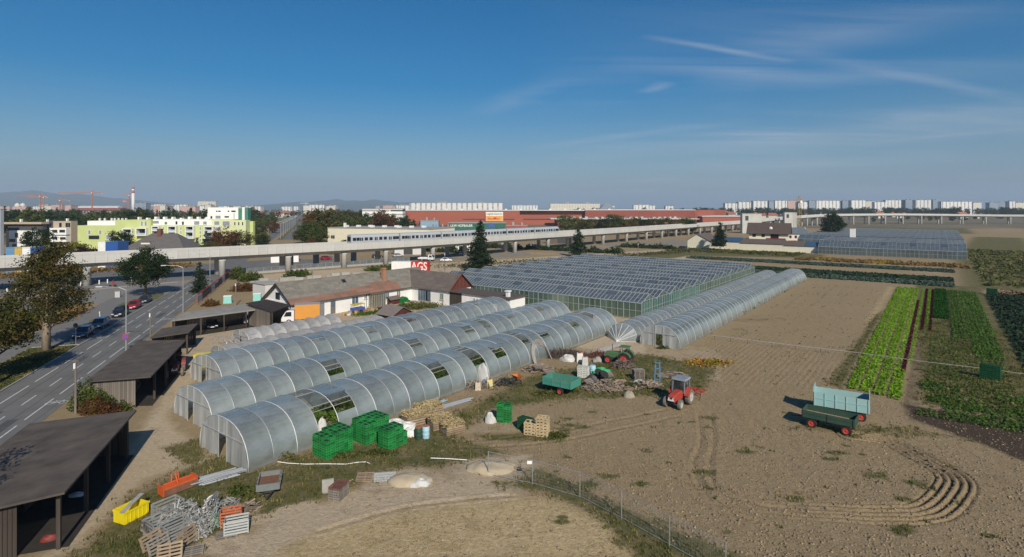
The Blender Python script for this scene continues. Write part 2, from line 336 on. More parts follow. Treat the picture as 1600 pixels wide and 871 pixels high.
# turned, darker earth by the green beds
lay(damp, pxp((1405, 628), (1440, 636), (1640, 664), (1640, 740), (1520, 690), (1420, 655)), .8, .85)
lay(damp, [UV(-2.9, 66), UV(-1.3, 66), UV(-1.3, 104), UV(-2.6, 104)], .3, .5)
lay(damp, pxp((1085, 645), (1115, 645), (1125, 760), (1090, 760)), .8, .25)
lay(damp, pxp((990, 572), (1070, 580), (1060, 588), (980, 578)), .4, .7)
damp = np.maximum(damp, soft(pxp((1075, 552), (1252, 442), (1388, 446), (1310, 612), (1120, 600)), 1.5)*np.clip(wav(gv*4.2, gu*.05, 31)*.7-.05, 0, .36))
sand = np.maximum(sand, (gc > 4)*np.clip(1-grass*2, 0, 1)*np.clip(wav(gx*.16, gy*.28, 33)*.55+.08, 0, .42)); damp = np.maximum(damp, (gc > 4)*np.clip(wav(gx*.2, gy*.33, 35)*.5-.08, 0, .36))
# relief: clods, furrows, wheel ruts
soil = np.clip(1-grass-sand*.8-dry, 0, 1)*(gc > -10)
near = np.clip((95-gy)/50, 0, 1)
z = soil*(.035*wav(gx*2.3, gy*2.3, 3)+.022*wav(gx*6, gy*6, 4)*near)+.05*wav(gx*.25, gy*.25, 5)*(gc > -8)*np.clip((gc+8)/4, 0, 1)
upper = soft(pxp((1075, 552), (1252, 442), (1388, 446), (1310, 612), (1120, 600)), 1.5)
z = z+upper*.016*np.cos(gv*2*np.pi/.62+1.5*wav(gx*.3, gy*.3, 8))
turn = [G(1180, 792), G(1250, 798), G(1310, 800), G(1360, 803), G(1450, 800), G(1490, 765), G(1487, 743), G(1440, 715), G(1402, 695), G(1375, 686), G(1330, 680)]
def spline(P, n=10):
    out = []; P = [P[0]]+P+[P[-1]]
    for i in range(1, len(P)-2):
        for k in range(n):
            t = k/n; a, b, c, d = P[i-1:i+3]
            out.append(.5*((2*b)+(c-a)*t+(2*a-5*b+4*c-d)*t*t+(3*b-a-3*c+d)*t**3))
    return out+[P[-2]]
td = lined(spline(turn, 6)); a_ = np.clip((1.35-td)*4, 0, 1)*np.clip((gx-14)/13, 0, 1)
fur = np.cos(td*2*np.pi/.46)
z = z+a_*.088*fur; damp = np.maximum(damp, a_*np.clip(-fur, 0, 1)*.8)
for ln in ([G(1092, 648), G(1096, 690), G(1085, 730), G(1120, 790), G(1180, 815)], [G(1112, 645), G(1116, 690), G(1110, 730), G(1135, 775), G(1250, 800)], [G(720, 690), G(860, 676), G(1040, 640)], [G(725, 700), G(870, 690), G(1060, 650)], [G(960, 700), G(1100, 770), G(1250, 871)], [G(500, 830), G(650, 790), G(800, 775)]):
    dd = lined(spline(ln, 5)); b_ = np.clip(1-dd/.28, 0, 1); z = z-b_*.05+np.clip(1-abs(dd-.4)/.15, 0, 1)*.03; damp = np.maximum(damp, b_*.45)
z = np.where(gc < -9.5, np.minimum(z, 0), z)
V = np.stack([gx, gy, z], 1); nx_, ny_ = len(xs), len(ys)
idx = np.arange(nx_*ny_).reshape(ny_, nx_); F = np.stack([idx[:-1, :-1], idx[:-1, 1:], idx[1:, 1:], idx[1:, :-1]], -1).reshape(-1, 4)
gm = bpy.data.materials.new('farm_ground'); gm.use_nodes = True; n = gm.node_tree.nodes; l = gm.node_tree.links; b = n['Principled BSDF']; b.inputs['Roughness'].default_value = .95; b.inputs['Specular IOR Level'].default_value = .15
tcn = n.new('ShaderNodeTexCoord'); at = n.new('ShaderNodeAttribute'); at.attribute_name = 'zone'; sx = n.new('ShaderNodeSeparateColor'); l.new(at.outputs['Color'], sx.inputs[0])
def nz(sc, det=6, rough=.65, st=None):
    q = n.new('ShaderNodeTexNoise'); q.inputs['Scale'].default_value = sc; q.inputs['Detail'].default_value = det; q.inputs['Roughness'].default_value = rough
    if st:
        mm = n.new('ShaderNodeMapping'); l.new(tcn.outputs['Object'], mm.inputs[0]); mm.inputs['Rotation'].default_value = (0, 0, AN); mm.inputs['Scale'].default_value = st; l.new(mm.outputs[0], q.inputs['Vector'])
    else: l.new(tcn.outputs['Object'], q.inputs['Vector'])
    return q.outputs[0]
def mixc(f, a, b_):
    q = n.new('ShaderNodeMix'); q.data_type = 'RGBA'
    for i, x in (('Factor', f), (6, a), (7, b_)):
        if isinstance(x, tuple): q.inputs[i].default_value = (*x, 1)
        else: l.new(x, q.inputs[i])
    return q.outputs[2]
def rng_(x, a, b_, c=0, d=1):
    q = n.new('ShaderNodeMapRange'); l.new(x, q.inputs[0]); q.inputs[1].default_value = a; q.inputs[2].default_value = b_; q.inputs[3].default_value = c; q.inputs[4].default_value = d; return q.outputs[0]
def msk(attr, noi, sharp=3.2, amp=1.3):
    q = n.new('ShaderNodeMath'); q.operation = 'MULTIPLY_ADD'; l.new(noi, q.inputs[0]); q.inputs[1].default_value = amp; q.inputs[2].default_value = -amp/2-.5
    p = n.new('ShaderNodeMath'); l.new(attr, p.inputs[0]); l.new(q.outputs[0], p.inputs[1])
    s_ = n.new('ShaderNodeMath'); s_.operation = 'MULTIPLY_ADD'; s_.use_clamp = True; l.new(p.outputs[0], s_.inputs[0]); s_.inputs[1].default_value = sharp; s_.inputs[2].default_value = .5; return s_.outputs[0]
na = nz(.55); nb_ = nz(3.5, 8, .7); ncl = nz(9, 5, .75); nbig = nz(.09, 4); nst = nz(1.0, 7, .7, (4.5, .35, 1))
soilc = mixc(rng_(ncl, .32, .7), (.185, .130, .070), (.42, .325, .195)); soilc = mixc(rng_(nbig, .35, .65, 0, .5), soilc, (.315, .235, .138)); soilc = mixc(rng_(nst, .5, .66, 0, .42), soilc, (.14, .108, .05))
sandc = mixc(rng_(nb_, .3, .7), (.38, .29, .19), (.54, .44, .31)); sandc = mixc(rng_(na, .55, .75, 0, .6), sandc, (.205, .155, .098))
dryc = mixc(rng_(nb_, .3, .7), (.36, .265, .135), (.60, .465, .27)); dryc = mixc(rng_(na, .5, .7, 0, .45), dryc, (.22, .17, .08))
grc = mixc(rng_(nb_, .36, .64), (.042, .062, .017), (.165, .145, .058)); grc = mixc(rng_(na, .44, .58), grc, mixc(rng_(nb_, .35, .65), (.26, .20, .11), (.075, .075, .026)))
c_ = mixc(msk(sx.outputs[1], na, 2.5, 1.0), soilc, sandc); c_ = mixc(msk(at.outputs['Alpha'], na, 2.5, 1.0), c_, dryc)
c_ = mixc(msk(sx.outputs[2], na, 2.5, .6), c_, mixc(rng_(ncl, .3, .7), (.040, .027, .019), (.095, .066, .045))); c_ = mixc(msk(sx.outputs[0], nb_, 3.0, 1.5), c_, grc)
l.new(c_, b.inputs['Base Color'])
bp = n.new('ShaderNodeBump'); bp.inputs['Strength'].default_value = .85; bp.inputs['Distance'].default_value = .09; l.new(ncl, bp.inputs['Height'])
bp2 = n.new('ShaderNodeBump'); bp2.inputs['Strength'].default_value = .5; bp2.inputs['Distance'].default_value = .22; l.new(nb_, bp2.inputs['Height']); l.new(bp.outputs[0], bp2.inputs['Normal']); l.new(bp2.outputs[0], b.inputs['Normal'])
go = link('ground', np_mesh('ground', V, F, gm, True, {'zone': np.stack([grass, sand, damp, dry], 1)}))
tag(go, 'farm yard ground of sand, rough grass and tilled brown soil', None, kind='structure')

gf = mat('plain_ground', (.095, .085, .042), .95, .2, .012, col2=(.22, .175, .112), detail=8)
m_ = MB(); m_.poly([(-30000, -400, -.35), (30000, -400, -.35), (30000, 42000, -.35), (-30000, 42000, -.35)])
tag(m_.build('land', gf), 'flat open land reaching to the horizon', kind='structure')

def sheet(name, pts, z_, m, label, parent=None):
    q = MB(); q.poly([(p[0], p[1], z_) for p in pts]); o = q.build(name, m, parent); return tag(o, label, kind='structure') if not parent else o
def csq(c0, c1, s0, s1): return [CS(c0, s0), CS(c1, s0), CS(c1, s1), CS(c0, s1)]
asph = mat('asphalt', (.120, .117, .113), .85, .16, .35, bump=.15, bscale=30, col2=(.168, .163, .157), detail=9, stretch=(1, 1, 1))
asph2 = mat('footway_asphalt', (.150, .142, .136), .9, .14, .5, bump=.1, bscale=25, col2=(.185, .176, .168), detail=8)
whitem = mat('road_paint', (.52, .52, .50), .7, .3, 2.2)
concr = mat('kerb_concrete', (.34, .325, .30), .85, .15, 2)
verge = mat('verge_grass', (.065, .078, .02), .95, .3, .8, bump=.6, bscale=9, col2=(.16, .135, .055))
gravel = mat('lot_gravel', (.16, .145, .125), .95, .2, .4, bump=.4, bscale=8, col2=(.27, .245, .205), detail=9)
road = sheet('road', csq(-30.4, -22.8, -30, 1500), .02, asph, 'two-lane grey asphalt road running past the sheds')
def dashes(c, wd, s0, s1, ln, gap, skip=()):
    q = MB(); q.poly([(-wd/2, 0, 0), (wd/2, 0, 0), (wd/2, ln, 0), (-wd/2, ln, 0)]); me = q.mesh('road_marking', whitem); s = s0
    while s < s1:
        p = CS(c, s, .025); link('road_marking', me, road, p, ROAD); s += ln+gap
dashes(-28.67, .13, 8.6, 170, 6.0, 1.4); dashes(-26.5, .12, 5.2, 170, 3.1, 3.05); dashes(-24.4, .13, 10.2, 150, 6.0, 1.4)
def ring(q, c, r0, r1, nn=16):
    vs_ = []
    for k in range(nn):
        t = 2*math.pi*k/nn; vs_ += [(c[0]+r0*math.cos(t), c[1]+r0*math.sin(t), 0), (c[0]+r1*math.cos(t), c[1]+r1*math.sin(t), 0)]
    q.add(vs_, [(2*k, 2*k+1, (2*k+3) % (2*nn), (2*k+2) % (2*nn)) for k in range(nn)])
bq = MB(); ring(bq, (-.42, 0), .25, .33); ring(bq, (.42, 0), .25, .33)
for a, b_ in (((-.42, 0), (-.15, .42)), ((-.15, .42), (.3, .42)), ((.3, .42), (.42, 0)), ((-.42, 0), (.05, 0)), ((.05, 0), (.3, .42)), ((.05, 0), (-.2, .5)), ((.3, .42), (.26, .6))):
    d_ = Vector((b_[0]-a[0], b_[1]-a[1])).normalized()*.035; bq.poly([(a[0]-d_.y, a[1]+d_.x, .001), (a[0]+d_.y, a[1]-d_.x, .001), (b_[0]+d_.y, b_[1]-d_.x, .001), (b_[0]-d_.y, b_[1]+d_.x, .001)])
bme = bq.mesh('bicycle_marking', mat('worn_paint', (.42, .42, .41), .8, .4, 5))
seam = mat('asphalt_seam', (.055, .054, .054), .9, .2, 2); patch_ = mat('asphalt_patch', (.078, .077, .077), .9, .15, 1.0)
for c, w_, s0_, s1_ in ((-27.7, .07, 10, 170), (-25.5, .06, 10, 130), (-23.4, .05, 40, 120)):
    q = MB(); ss_ = list(np.arange(s0_, s1_, 3.0)); oo = [random.uniform(-.06, .06) for _ in ss_]; q.add([CS(c+o_+e, s_, .0225) for s_, o_ in zip(ss_, oo) for e in (-w_/2, w_/2)], [(2*k, 2*k+1, 2*k+3, 2*k+2) for k in range(len(ss_)-1)]); q.build('tar_seam', seam, road)
for c, s, a, b_ in ((-25.4, 58, .9, 4.5), (-27.4, 83, .7, 3), (-23.5, 92, .8, 2.2), (-27.5, 64, .5, 1.4), (-25.5, 112, .9, 5), (-24.0, 48, .6, 1.2)): q = MB(); q.poly([CS(c-a/2, s, .0215), CS(c+a/2, s+.1, .0215), CS(c+a/2, s+b_, .0215), CS(c-a/2, s+b_-.1, .0215)]); q.build('tar_patch', patch_, road)
for c, s in ((-23.6, 66.5), (-23.6, 110), (-29.6, 97.5)): link('bicycle_marking', bme, road, CS(c, s, .026), ROAD, 1.3)
kq = MB(); kq.box((0, .5, .06), (.15, .985, .12)); kme = kq.mesh('kerb_stone', concr)
kb = sheet('kerb', csq(-30.56, -30.42, 0, 170), .03, concr, 'pale concrete kerb along the parked cars')
for s in range(20, 150): link('kerb_stone', kme, kb, CS(-30.49, s), ROAD)
sheet('verge', csq(-36, -30.58, 0, 93.5), .05, verge, 'mown grass verge under the roadside trees')
sheet('parking_bay', csq(-33.4, -30.58, 94.2, 142), .03, asph, 'asphalt parking bay where cars stand')
sheet('footway_strip', csq(-36, -33.42, 93.6, 150), .035, asph2, 'asphalt strip between bay and footpath')
for (c, s, a, b_) in ((-34.4, 113, 1.2, 2.6), (-34.6, 130, 1.4, 3.5), (-32, 139, 1.6, 5)):
    sheet('verge_patch', [CS(c+a*math.cos(t)*random.uniform(.8, 1.1), s+b_*math.sin(t)*random.uniform(.8, 1.1)) for t in [k*.4488 for k in range(14)]], .055, verge, 'small grass patch worn into the footway')
sheet('footpath', csq(-39.8, -36.02, 0, 160), .028, asph2, 'wide asphalt footpath beside the verge')
kb2 = MB(); kb2.poly([CS(-36.12, 0, .06), CS(-36.0, 0, .06), CS(-36.0, 93.5, .06), CS(-36.12, 93.5, .06)]); tag(kb2.build('path_edging', concr), 'thin pale edging between footpath and verge', kind='structure')
tag(MB().box(CS(-33.3, 93.55, .07), (5.4, .16, .1), ROAD).build('bay_edging', concr), 'pale kerb closing the grass verge at the parking bay', kind='structure')
sheet('side_street', pxp((-260, 500), (-60, 476), (126, 455), (278, 441.5), (330, 437), (310, 452), (236, 466), (150, 474), (60, 484), (-60, 500), (-260, 540)), .012, mat('light_asphalt', (.21, .20, .185), .9, .1, .4), 'pale side street meeting the road before the viaduct')
sheet('island_kerb', pxp((126, 453.6), (278, 440.2), (278, 441.6), (126, 455.2)), .03, concr, 'pale kerb line of the side street')
sheet('paved_lot', pxp((-300, 478), (0, 465), (126, 452.5), (278, 439.5), (330, 434), (330, 425), (100, 436), (-300, 452)), .010, asph2, 'dark paved strip under the viaduct')
sheet('street_beneath_viaduct', pxp((-200, 452), (330, 424), (520, 408), (520, 400), (330, 412), (-200, 436)), .009, asph, 'asphalt street running behind the viaduct')
sheet('gravel_lot', pxp((470, 412), (760, 396), (1080, 372), (1100, 380), (760, 404), (470, 424)), .008, gravel, 'gravel lot below the viaduct')
sheet('median_strip', csq(-20.5, -17.5, 360, 1200), .03, verge, 'green median of the avenue beyond the viaduct')
sheet('avenue', csq(-17.3, -8, 360, 1200), .02, asph, 'second carriageway of the avenue beyond the viaduct')
# ------------------------------------------------------------------ common materials
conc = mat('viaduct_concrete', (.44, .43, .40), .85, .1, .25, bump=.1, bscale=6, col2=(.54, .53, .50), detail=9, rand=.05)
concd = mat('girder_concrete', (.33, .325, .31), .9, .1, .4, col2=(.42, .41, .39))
steel = mat('galvanised_steel', (.42, .44, .45), .45, .12, 6, metal=.6)
dsteel = mat('dark_steel', (.06, .06, .062), .6, .2, 5, metal=.3)
glassd = mat('dark_glass', (.018, .024, .03), .08, .2, 1, spec=.8)
glassb = mat('blue_glass', (.09, .13, .17), .1, .2, 1, spec=.8)
white = mat('white_render', (.76, .75, .72), .85, .05, 1.2)
cream = mat('cream_render', (.72, .67, .52), .9, .06, .8)
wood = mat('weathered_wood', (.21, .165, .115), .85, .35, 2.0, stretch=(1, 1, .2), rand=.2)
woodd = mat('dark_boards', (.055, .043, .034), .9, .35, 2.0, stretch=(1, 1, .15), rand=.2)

# ------------------------------------------------------------------ viaduct
vpts = [Vector(p) for p in ((-260, -10), (-190, 56), (-113.8, 125.2), (-102.5, 135.8), (-41, 188), (0, 234), (56, 300), (128.5, 393), (205, 486), (293, 578), (386, 645), (494, 670), (591, 655), (690, 600), (790, 520), (870, 440), (930, 380))]
vpts = [Vector((p.x, p.y, 0)) for p in vpts]
vs_line = spline(vpts, 16); VL = [0.0]
for a, b_ in zip(vs_line, vs_line[1:]): VL.append(VL[-1]+(b_-a).length)
def vrise(s): return float(np.interp(s, [680, 900, 1010, 1120, 1400], [0, 4.2, 4.4, 3.2, 3.2]))   # the line climbs on its far curve
def vp(s, off=0.0, z_=0.0):                  # off: metres behind the near edge
    i = max(0, min(len(VL)-2, int(np.searchsorted(VL, s))-1)); t = (s-VL[i])/(VL[i+1]-VL[i]); p = vs_line[i].lerp(vs_line[i+1], t)
    d = (vs_line[i+1]-vs_line[i]).normalized(); q = vs_line[min(i+2, len(vs_line)-1)]-vs_line[max(i-1, 0)]; d = q.normalized()
    nn = Vector((-d.y, d.x, 0)); return p+nn*off+Vector((0, 0, z_+(vrise(s) if z_ else 0))), d
def v_at_px(px):
    best = min((abs(FOC*p.x/p.y+800-px), s) for s in np.arange(150, 900, .5) for p in [vp(s)[0]] if p.y > 60); return best[1]
via = thing('viaduct', 'long pale concrete railway viaduct on round columns crossing the picture', 'viaduct')
def sweep(prof, s0, s1, step):
    q = MB(); ss = list(np.arange(s0, s1, step))+[s1]; k = len(prof); vv = []
    for s in ss:
        for o_, z_ in prof: vv.append(vp(s, o_, z_)[0])
    ff = [(i*k+j, i*k+(j+1) % k, (i+1)*k+(j+1) % k, (i+1)*k+j) for i in range(len(ss)-1) for j in range(k)]
    ff += [tuple(range(k))[::-1], tuple((len(ss)-1)*k+j for j in range(k))]; return q.add(vv, ff)
VE = VL[-1]; S0 = 120.0; SP = 505.0
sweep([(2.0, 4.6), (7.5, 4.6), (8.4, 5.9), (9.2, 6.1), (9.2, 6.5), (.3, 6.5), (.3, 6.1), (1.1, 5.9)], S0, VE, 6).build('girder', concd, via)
sweep([(9.25, 5.7), (9.5, 5.7), (9.5, 7.8), (9.25, 7.8)], S0, VE, 6).build('rear_parapet', conc, via)
sweep([(0, 5.6), (.28, 5.6), (.28, 7.8), (0, 7.8)], SP, VE, 6).build('far_parapet', conc, via)
sweep([(8.9, 7.0), (9.2, 7.0), (9.2, 7.12), (8.9, 7.12)], S0, SP, 8).build('cable_tray', mat('formwork_wood', (.30, .22, .15), .9, .3, .4), via)
for o_ in (1.9, 3.35, 5.9, 7.35): sweep([(o_, 6.5), (o_+.07, 6.5), (o_+.07, 6.68), (o_, 6.68)], S0, SP, 8).build('rail', dsteel, via)
sweep([(1.5, 6.5), (3.8, 6.5), (3.8, 6.58), (1.5, 6.58)], S0, SP, 8).build('track_slab', mat('track_slab', (.20, .165, .13), .9, .2, .6), via)
sweep([(5.5, 6.5), (7.8, 6.5), (7.8, 6.58), (5.5, 6.58)], S0, SP, 8).build('track_slab', MATS['track_slab'], via)
pq = MB(); pq.b2(0, 2.46, 0, .28, 5.6, 7.8); pq.b2(.0, 2.46, -.03, .0, 7.62, 7.8); pme = pq.mesh('parapet_panel', conc)
s = S0
while s < SP:
    a, d = vp(s); b_, _ = vp(s+2.5); o = link('parapet_panel', pme, via, (a.x, a.y, random.uniform(-.008, .008)), math.atan2(b_.y-a.y, b_.x-a.x)); s += 2.5
cq = MB(); cq.lathe([(.86, -.1), (.86, 4.2), (1.15, 4.62)], n=20); cme = cq.mesh('column', conc, True)
bq2 = MB(); bq2.box((0, 0, 2.3), (1.6, 1.1, 4.6)); bme2 = bq2.mesh('pier', concd)
spans = [v_at_px(px) for px in (-60, 136, 351, 455, 541, 607, 683, 748, 810, 862, 906, 948, 984, 1015, 1039, 1061, 1080, 1098)]
s = spans[-1]+24
while s < VE: spans.append(s); s += 24
for s in spans:
    for of_ in (2.1, 7.4): p, d = vp(s, of_); link('column', cme, via, p).scale = (1, 1, 1+vrise(s)/4.6)
for px in (478, 520, 582, 736, 795, 842, 925): 
    p, d = vp(v_at_px(px), 13.5); o = link('pier', bme2, via, p, math.atan2(d.y, d.x))

# train
trainm = mat('train_silver', (.55, .57, .59), .35, .05, .6, metal=.35)
tr = thing('metro_train', 'silver metro train with dark windows riding on the viaduct', 'train')
s = v_at_px(541)+2; CL = 18.3; k = 0
prof = [(-1.4, 6.85), (-1.4, 9.6), (-1.15, 10.15), (-.6, 10.35), (.6, 10.35), (1.15, 10.15), (1.4, 9.6), (1.4, 6.85)]
q = MB(); q.prism(prof, (0, CL-.5), 'x'); carme = q.mesh('car', trainm)
q = MB()
q.b2(-.5, .05, -1.1, 1.1, 7.0, 9.8); gme = q.mesh('gangway', dsteel)
q = MB(); q.b2(0, 1.15, -1.425, -1.39, 8.35, 9.35); wme = q.mesh('window', glassd)
q = MB(); q.b2(0, 1.3, -1.43, -1.395, 7.0, 9.45); dme = q.mesh('door', mat('train_door', (.48, .50, .52), .4, .05, 1, metal=.3))
q = MB(); q.b2(.12, .56, -1.455, -1.435, 8.3, 9.3); q.b2(.74, 1.18, -1.455, -1.435, 8.3, 9.3); dpm = q.mesh('door_pane', glassd)
q = MB(); q.b2(-.04, 0, -1.1, 1.1, 8.2, 9.7); fme = q.mesh('windscreen', glassd)
q = MB(); q.b2(0, CL-.6, -1.41, -1.39, 7.0, 7.25); bme_ = q.mesh('skirt', dsteel)
while s < v_at_px(893)-CL*.6:
    a, _ = vp(s, 2.7); b_, _ = vp(s+CL, 2.7); c = link('car', carme, tr, a, math.atan2(b_.y-a.y, b_.x-a.x))
    link('gangway' if k else 'windscreen', gme if k else fme, c); link('skirt', bme_, c)
    for x in (3.0, 8.3, 13.6): dd = link('door', dme, c, (x, 0, 0)); link('door_pane', dpm, c, (x, 0, 0))
    for x in (.6, 1.9, 4.8, 6.5, 10.1, 11.8, 15.3, 16.5): link('window', wme, c, (x, 0, 0))
    s += CL; k += 1

# ------------------------------------------------------------------ buildings beyond the viaduct
def facade(name, col, win, sx_, sz, wx, wz, var=.05, rough=.8, rand=.06):
    if name in MATS: return MATS[name]
    m = bpy.data.materials.new(name); m.use_nodes = True; n = m.node_tree.nodes; l = m.node_tree.links; b = n['Principled BSDF']; b.inputs['Roughness'].default_value = rough
    t = n.new('ShaderNodeTexCoord'); sp_ = n.new('ShaderNodeSeparateXYZ'); l.new(t.outputs['Object'], sp_.inputs[0]); ge = n.new('ShaderNodeNewGeometry'); sg = n.new('ShaderNodeSeparateXYZ'); l.new(t.outputs['Normal'], sg.inputs[0])
    def M(op, a, b_=None):
        q = n.new('ShaderNodeMath'); q.operation = op
        for i, x in enumerate((a, b_)):
            if x is None: continue
            if isinstance(x, (int, float)): q.inputs[i].default_value = x
            else: l.new(x, q.inputs[i])
        return q.outputs[0]
    h = M('ADD', sp_.outputs[0], sp_.outputs[1]); fx = M('FRACT', M('DIVIDE', h, sx_)); fz = M('FRACT', M('DIVIDE', sp_.outputs[2], sz))
    inx = M('MULTIPLY', M('GREATER_THAN', fx, .5-wx/2), M('LESS_THAN', fx, .5+wx/2)); inz = M('MULTIPLY', M('GREATER_THAN', fz, .55-wz/2), M('LESS_THAN', fz, .55+wz/2))
    up = M('LESS_THAN', M('ABSOLUTE', sg.outputs[2]), .5); f = M('MULTIPLY', M('MULTIPLY', inx, inz), up)
    wn = n.new('ShaderNodeTexWhiteNoise'); cb_ = n.new('ShaderNodeCombineXYZ'); l.new(M('FLOOR', M('DIVIDE', h, sx_)), cb_.inputs[0]); l.new(M('FLOOR', M('DIVIDE', sp_.outputs[2], sz)), cb_.inputs[1]); l.new(cb_.outputs[0], wn.inputs['Vector'])
    f = M('MULTIPLY', f, M('ADD', M('MULTIPLY', wn.outputs['Value'], .5), .5))
    oi = n.new('ShaderNodeObjectInfo'); a = n.new('ShaderNodeMapRange'); l.new(oi.outputs['Random'], a.inputs[0]); a.inputs[3].default_value = 1-rand; a.inputs[4].default_value = 1+rand
    hs_ = n.new('ShaderNodeHueSaturation'); hs_.inputs['Color'].default_value = (*col, 1); l.new(a.outputs[0], hs_.inputs['Value'])
    mi = n.new('ShaderNodeMix'); mi.data_type = 'RGBA'; l.new(f, mi.inputs['Factor']); l.new(hs_.outputs[0], mi.inputs[6]); mi.inputs[7].default_value = (*win, 1); l.new(mi.outputs[2], b.inputs['Base Color'])
    MATS[name] = m; return m
f_white = facade('far_white', (.68, .67, .645), (.16, .17, .19), 10.5, 2.9, .30, .92)
f_cream = facade('far_cream', (.66, .62, .52), (.12, .13, .15), 3.6, 2.9, .45, .5)
f_blue = facade('far_grey_blue_and_shade', (.26, .31, .38), (.05, .07, .10), 3.4, 2.9, .5, .5)  # shade of the slabs' side faces painted as colour; plant building shares the tone
f_pink = facade('far_pink', (.55, .36, .30), (.12, .12, .14), 3.4, 2.9, .45, .5)
roofg = mat('flat_roof', (.30, .29, .28), .9, .12, .3)
def block(name, label, px0, px1, ytop, Y, dep, m, rz=0.0, group=None, cat='building', ybase=0.0):
    a = D(px0, ytop, Y); b_ = D(px1, ytop, Y); wd = b_.x-a.x; h = a.z
    t = thing(name, label, cat, ((a.x+b_.x)/2, Y+dep/2, ybase), rz, group)
    q = MB(); q.b2(-wd/2, wd/2, -dep/2, dep/2, -.3, h); q.build('wall', m, t)
    q = MB(); q.b2(-wd/2-.3, wd/2+.3, -dep/2-.3, dep/2+.3, h, h+.5); q.b2(-wd*.2, -wd*.1, -2, 2, h+.5, h+3); q.b2(wd*.22, wd*.3, -2, 2, h+.5, h+2.6); q.build('roof', roofg, t)
    return t
def inset(q, x0, x1, z0, z1, y, d=.05): q.b2(x0, x1, y-d, y+.02, z0, z1)
# housing slabs on the right horizon
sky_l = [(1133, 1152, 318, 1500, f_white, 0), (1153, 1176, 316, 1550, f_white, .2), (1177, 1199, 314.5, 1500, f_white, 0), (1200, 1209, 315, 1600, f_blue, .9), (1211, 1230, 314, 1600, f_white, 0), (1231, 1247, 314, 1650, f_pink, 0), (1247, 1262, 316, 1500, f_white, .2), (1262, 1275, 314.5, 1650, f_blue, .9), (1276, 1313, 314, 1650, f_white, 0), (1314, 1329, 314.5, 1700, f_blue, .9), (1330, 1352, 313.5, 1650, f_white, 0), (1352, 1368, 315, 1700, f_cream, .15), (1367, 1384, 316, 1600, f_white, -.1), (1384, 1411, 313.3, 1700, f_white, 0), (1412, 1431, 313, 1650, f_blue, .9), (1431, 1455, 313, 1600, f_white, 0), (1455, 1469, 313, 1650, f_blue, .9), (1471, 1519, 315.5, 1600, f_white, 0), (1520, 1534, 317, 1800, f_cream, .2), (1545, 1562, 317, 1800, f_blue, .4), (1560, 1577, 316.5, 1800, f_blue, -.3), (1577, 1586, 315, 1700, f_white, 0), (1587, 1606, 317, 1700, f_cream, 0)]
ORD = 'first second third fourth fifth sixth seventh eighth ninth tenth eleventh twelfth thirteenth'.split(); cnt = {}
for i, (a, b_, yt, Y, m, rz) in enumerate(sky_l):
    kind = 'white' if m is f_white else 'cream' if m is f_cream else 'pinkish' if m is f_pink else 'shade-painted grey-blue'
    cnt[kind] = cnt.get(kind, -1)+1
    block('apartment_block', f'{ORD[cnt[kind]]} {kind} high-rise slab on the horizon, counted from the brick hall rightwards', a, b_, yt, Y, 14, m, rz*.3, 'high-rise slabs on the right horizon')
block('apartment_slab', 'long white eleven-storey apartment slab behind the brick hall', 640, 785, 317.5, 1150, 14, f_white)
block('apartment_slab', 'cream and white apartment slab behind the middle of the brick hall', 860, 937, 318.5, 1250, 14, f_cream)
block('apartment_slab', 'small cream apartment block on the horizon above the white penthouse', 309, 337, 315, 1800, 14, f_cream)
block('apartment_slab', 'low white block on the horizon between slab and pyramid roof', 990, 1015, 320.5, 1700, 14, f_white)
block('office_building', 'white office building with two dark window bands above the trees', 566, 629, 327, 520, 14, facade('office', (.74, .73, .70), (.05, .055, .06), 40, 3.6, .98, .42))
for i in range(44):                          # low town on the left horizon
    px = RNG.uniform(-10, 640); Y = RNG.uniform(1300, 2600); w_ = RNG.uniform(8, 26); yt = RNG.uniform(319.5, 323.5)
    if 105 < px < 192: continue
    block('town_house', 'small pale town building far off on the left horizon', px, px+w_, yt, Y, 20, [f_white, f_cream, f_white, f_pink][i % 4], 0, 'low town on the left horizon')
for px, w_, yt in ((700, 12, 321), (800, 40, 321.2), (940, 20, 322), (1010, 14, 321.6), (1040, 12, 322.3)):
    block('town_house', 'low pale building on the middle horizon behind the hall', px, px+w_, yt, 1900, 20, f_white, 0, 'low buildings on the middle horizon')
# domed tanks, gasworks hall, chimney
for px, lb in ((27, 'cream domed tank farthest to the left on the horizon'), (35.5, 'cream domed tank beside its twin on the left horizon')):
    p = D(px, 325, 2100); q = MB(); q.lathe([(8.5, -1), (8.5, 27), (7.6, 31), (5, 34.5), (1.5, 36), (.6, 37.5)], n=20); tag(q.build('domed_tank', mat('tank_cream', (.68, .62, .52), .8, .08, .1), None, (p.x, p.y, 0), True), lb, 'tank', 'domed tanks')
t = thing('industrial_hall', 'dark red industrial hall with glazed roof lantern on the left horizon', 'hall', D(150, 325, 1450).to_2d().to_3d()); brick = mat('dark_red_brick', (.20, .06, .045), .9, .15, .2)
hw = 37*1450/FOC
q = MB(); q.b2(-hw, hw, 0, 30, -1, 12); q.build('wall', mat('hall_wall', (.16, .10, .085), .9, .2, .1), t)
q = MB(); q.prism([(-2, 12), (32, 12), (24, 19), (6, 19)], (-hw-1, hw+1), 'x'); q.build('roof', brick, t)
q = MB(); q.prism([(7, 19), (23, 19), (23, 22), (15, 24), (7, 22)], (-hw*.85, hw*.85), 'x'); q.build('roof_lantern', mat('lantern', (.6, .6, .58), .5, .1, .1), t)
for i in range(15):
    q = MB(); q.b2(-hw+3+i*7.7, -hw+6.6+i*7.7, -.15, .1, 3, 11); q.build('window', mat('hall_window', (.35, .36, .36), .4, .1, 1), t)
t = thing('chimney_stack', 'tall white chimney with a red band near its top', 'chimney', (D(208, 325, 1500).x, 1500, 0))
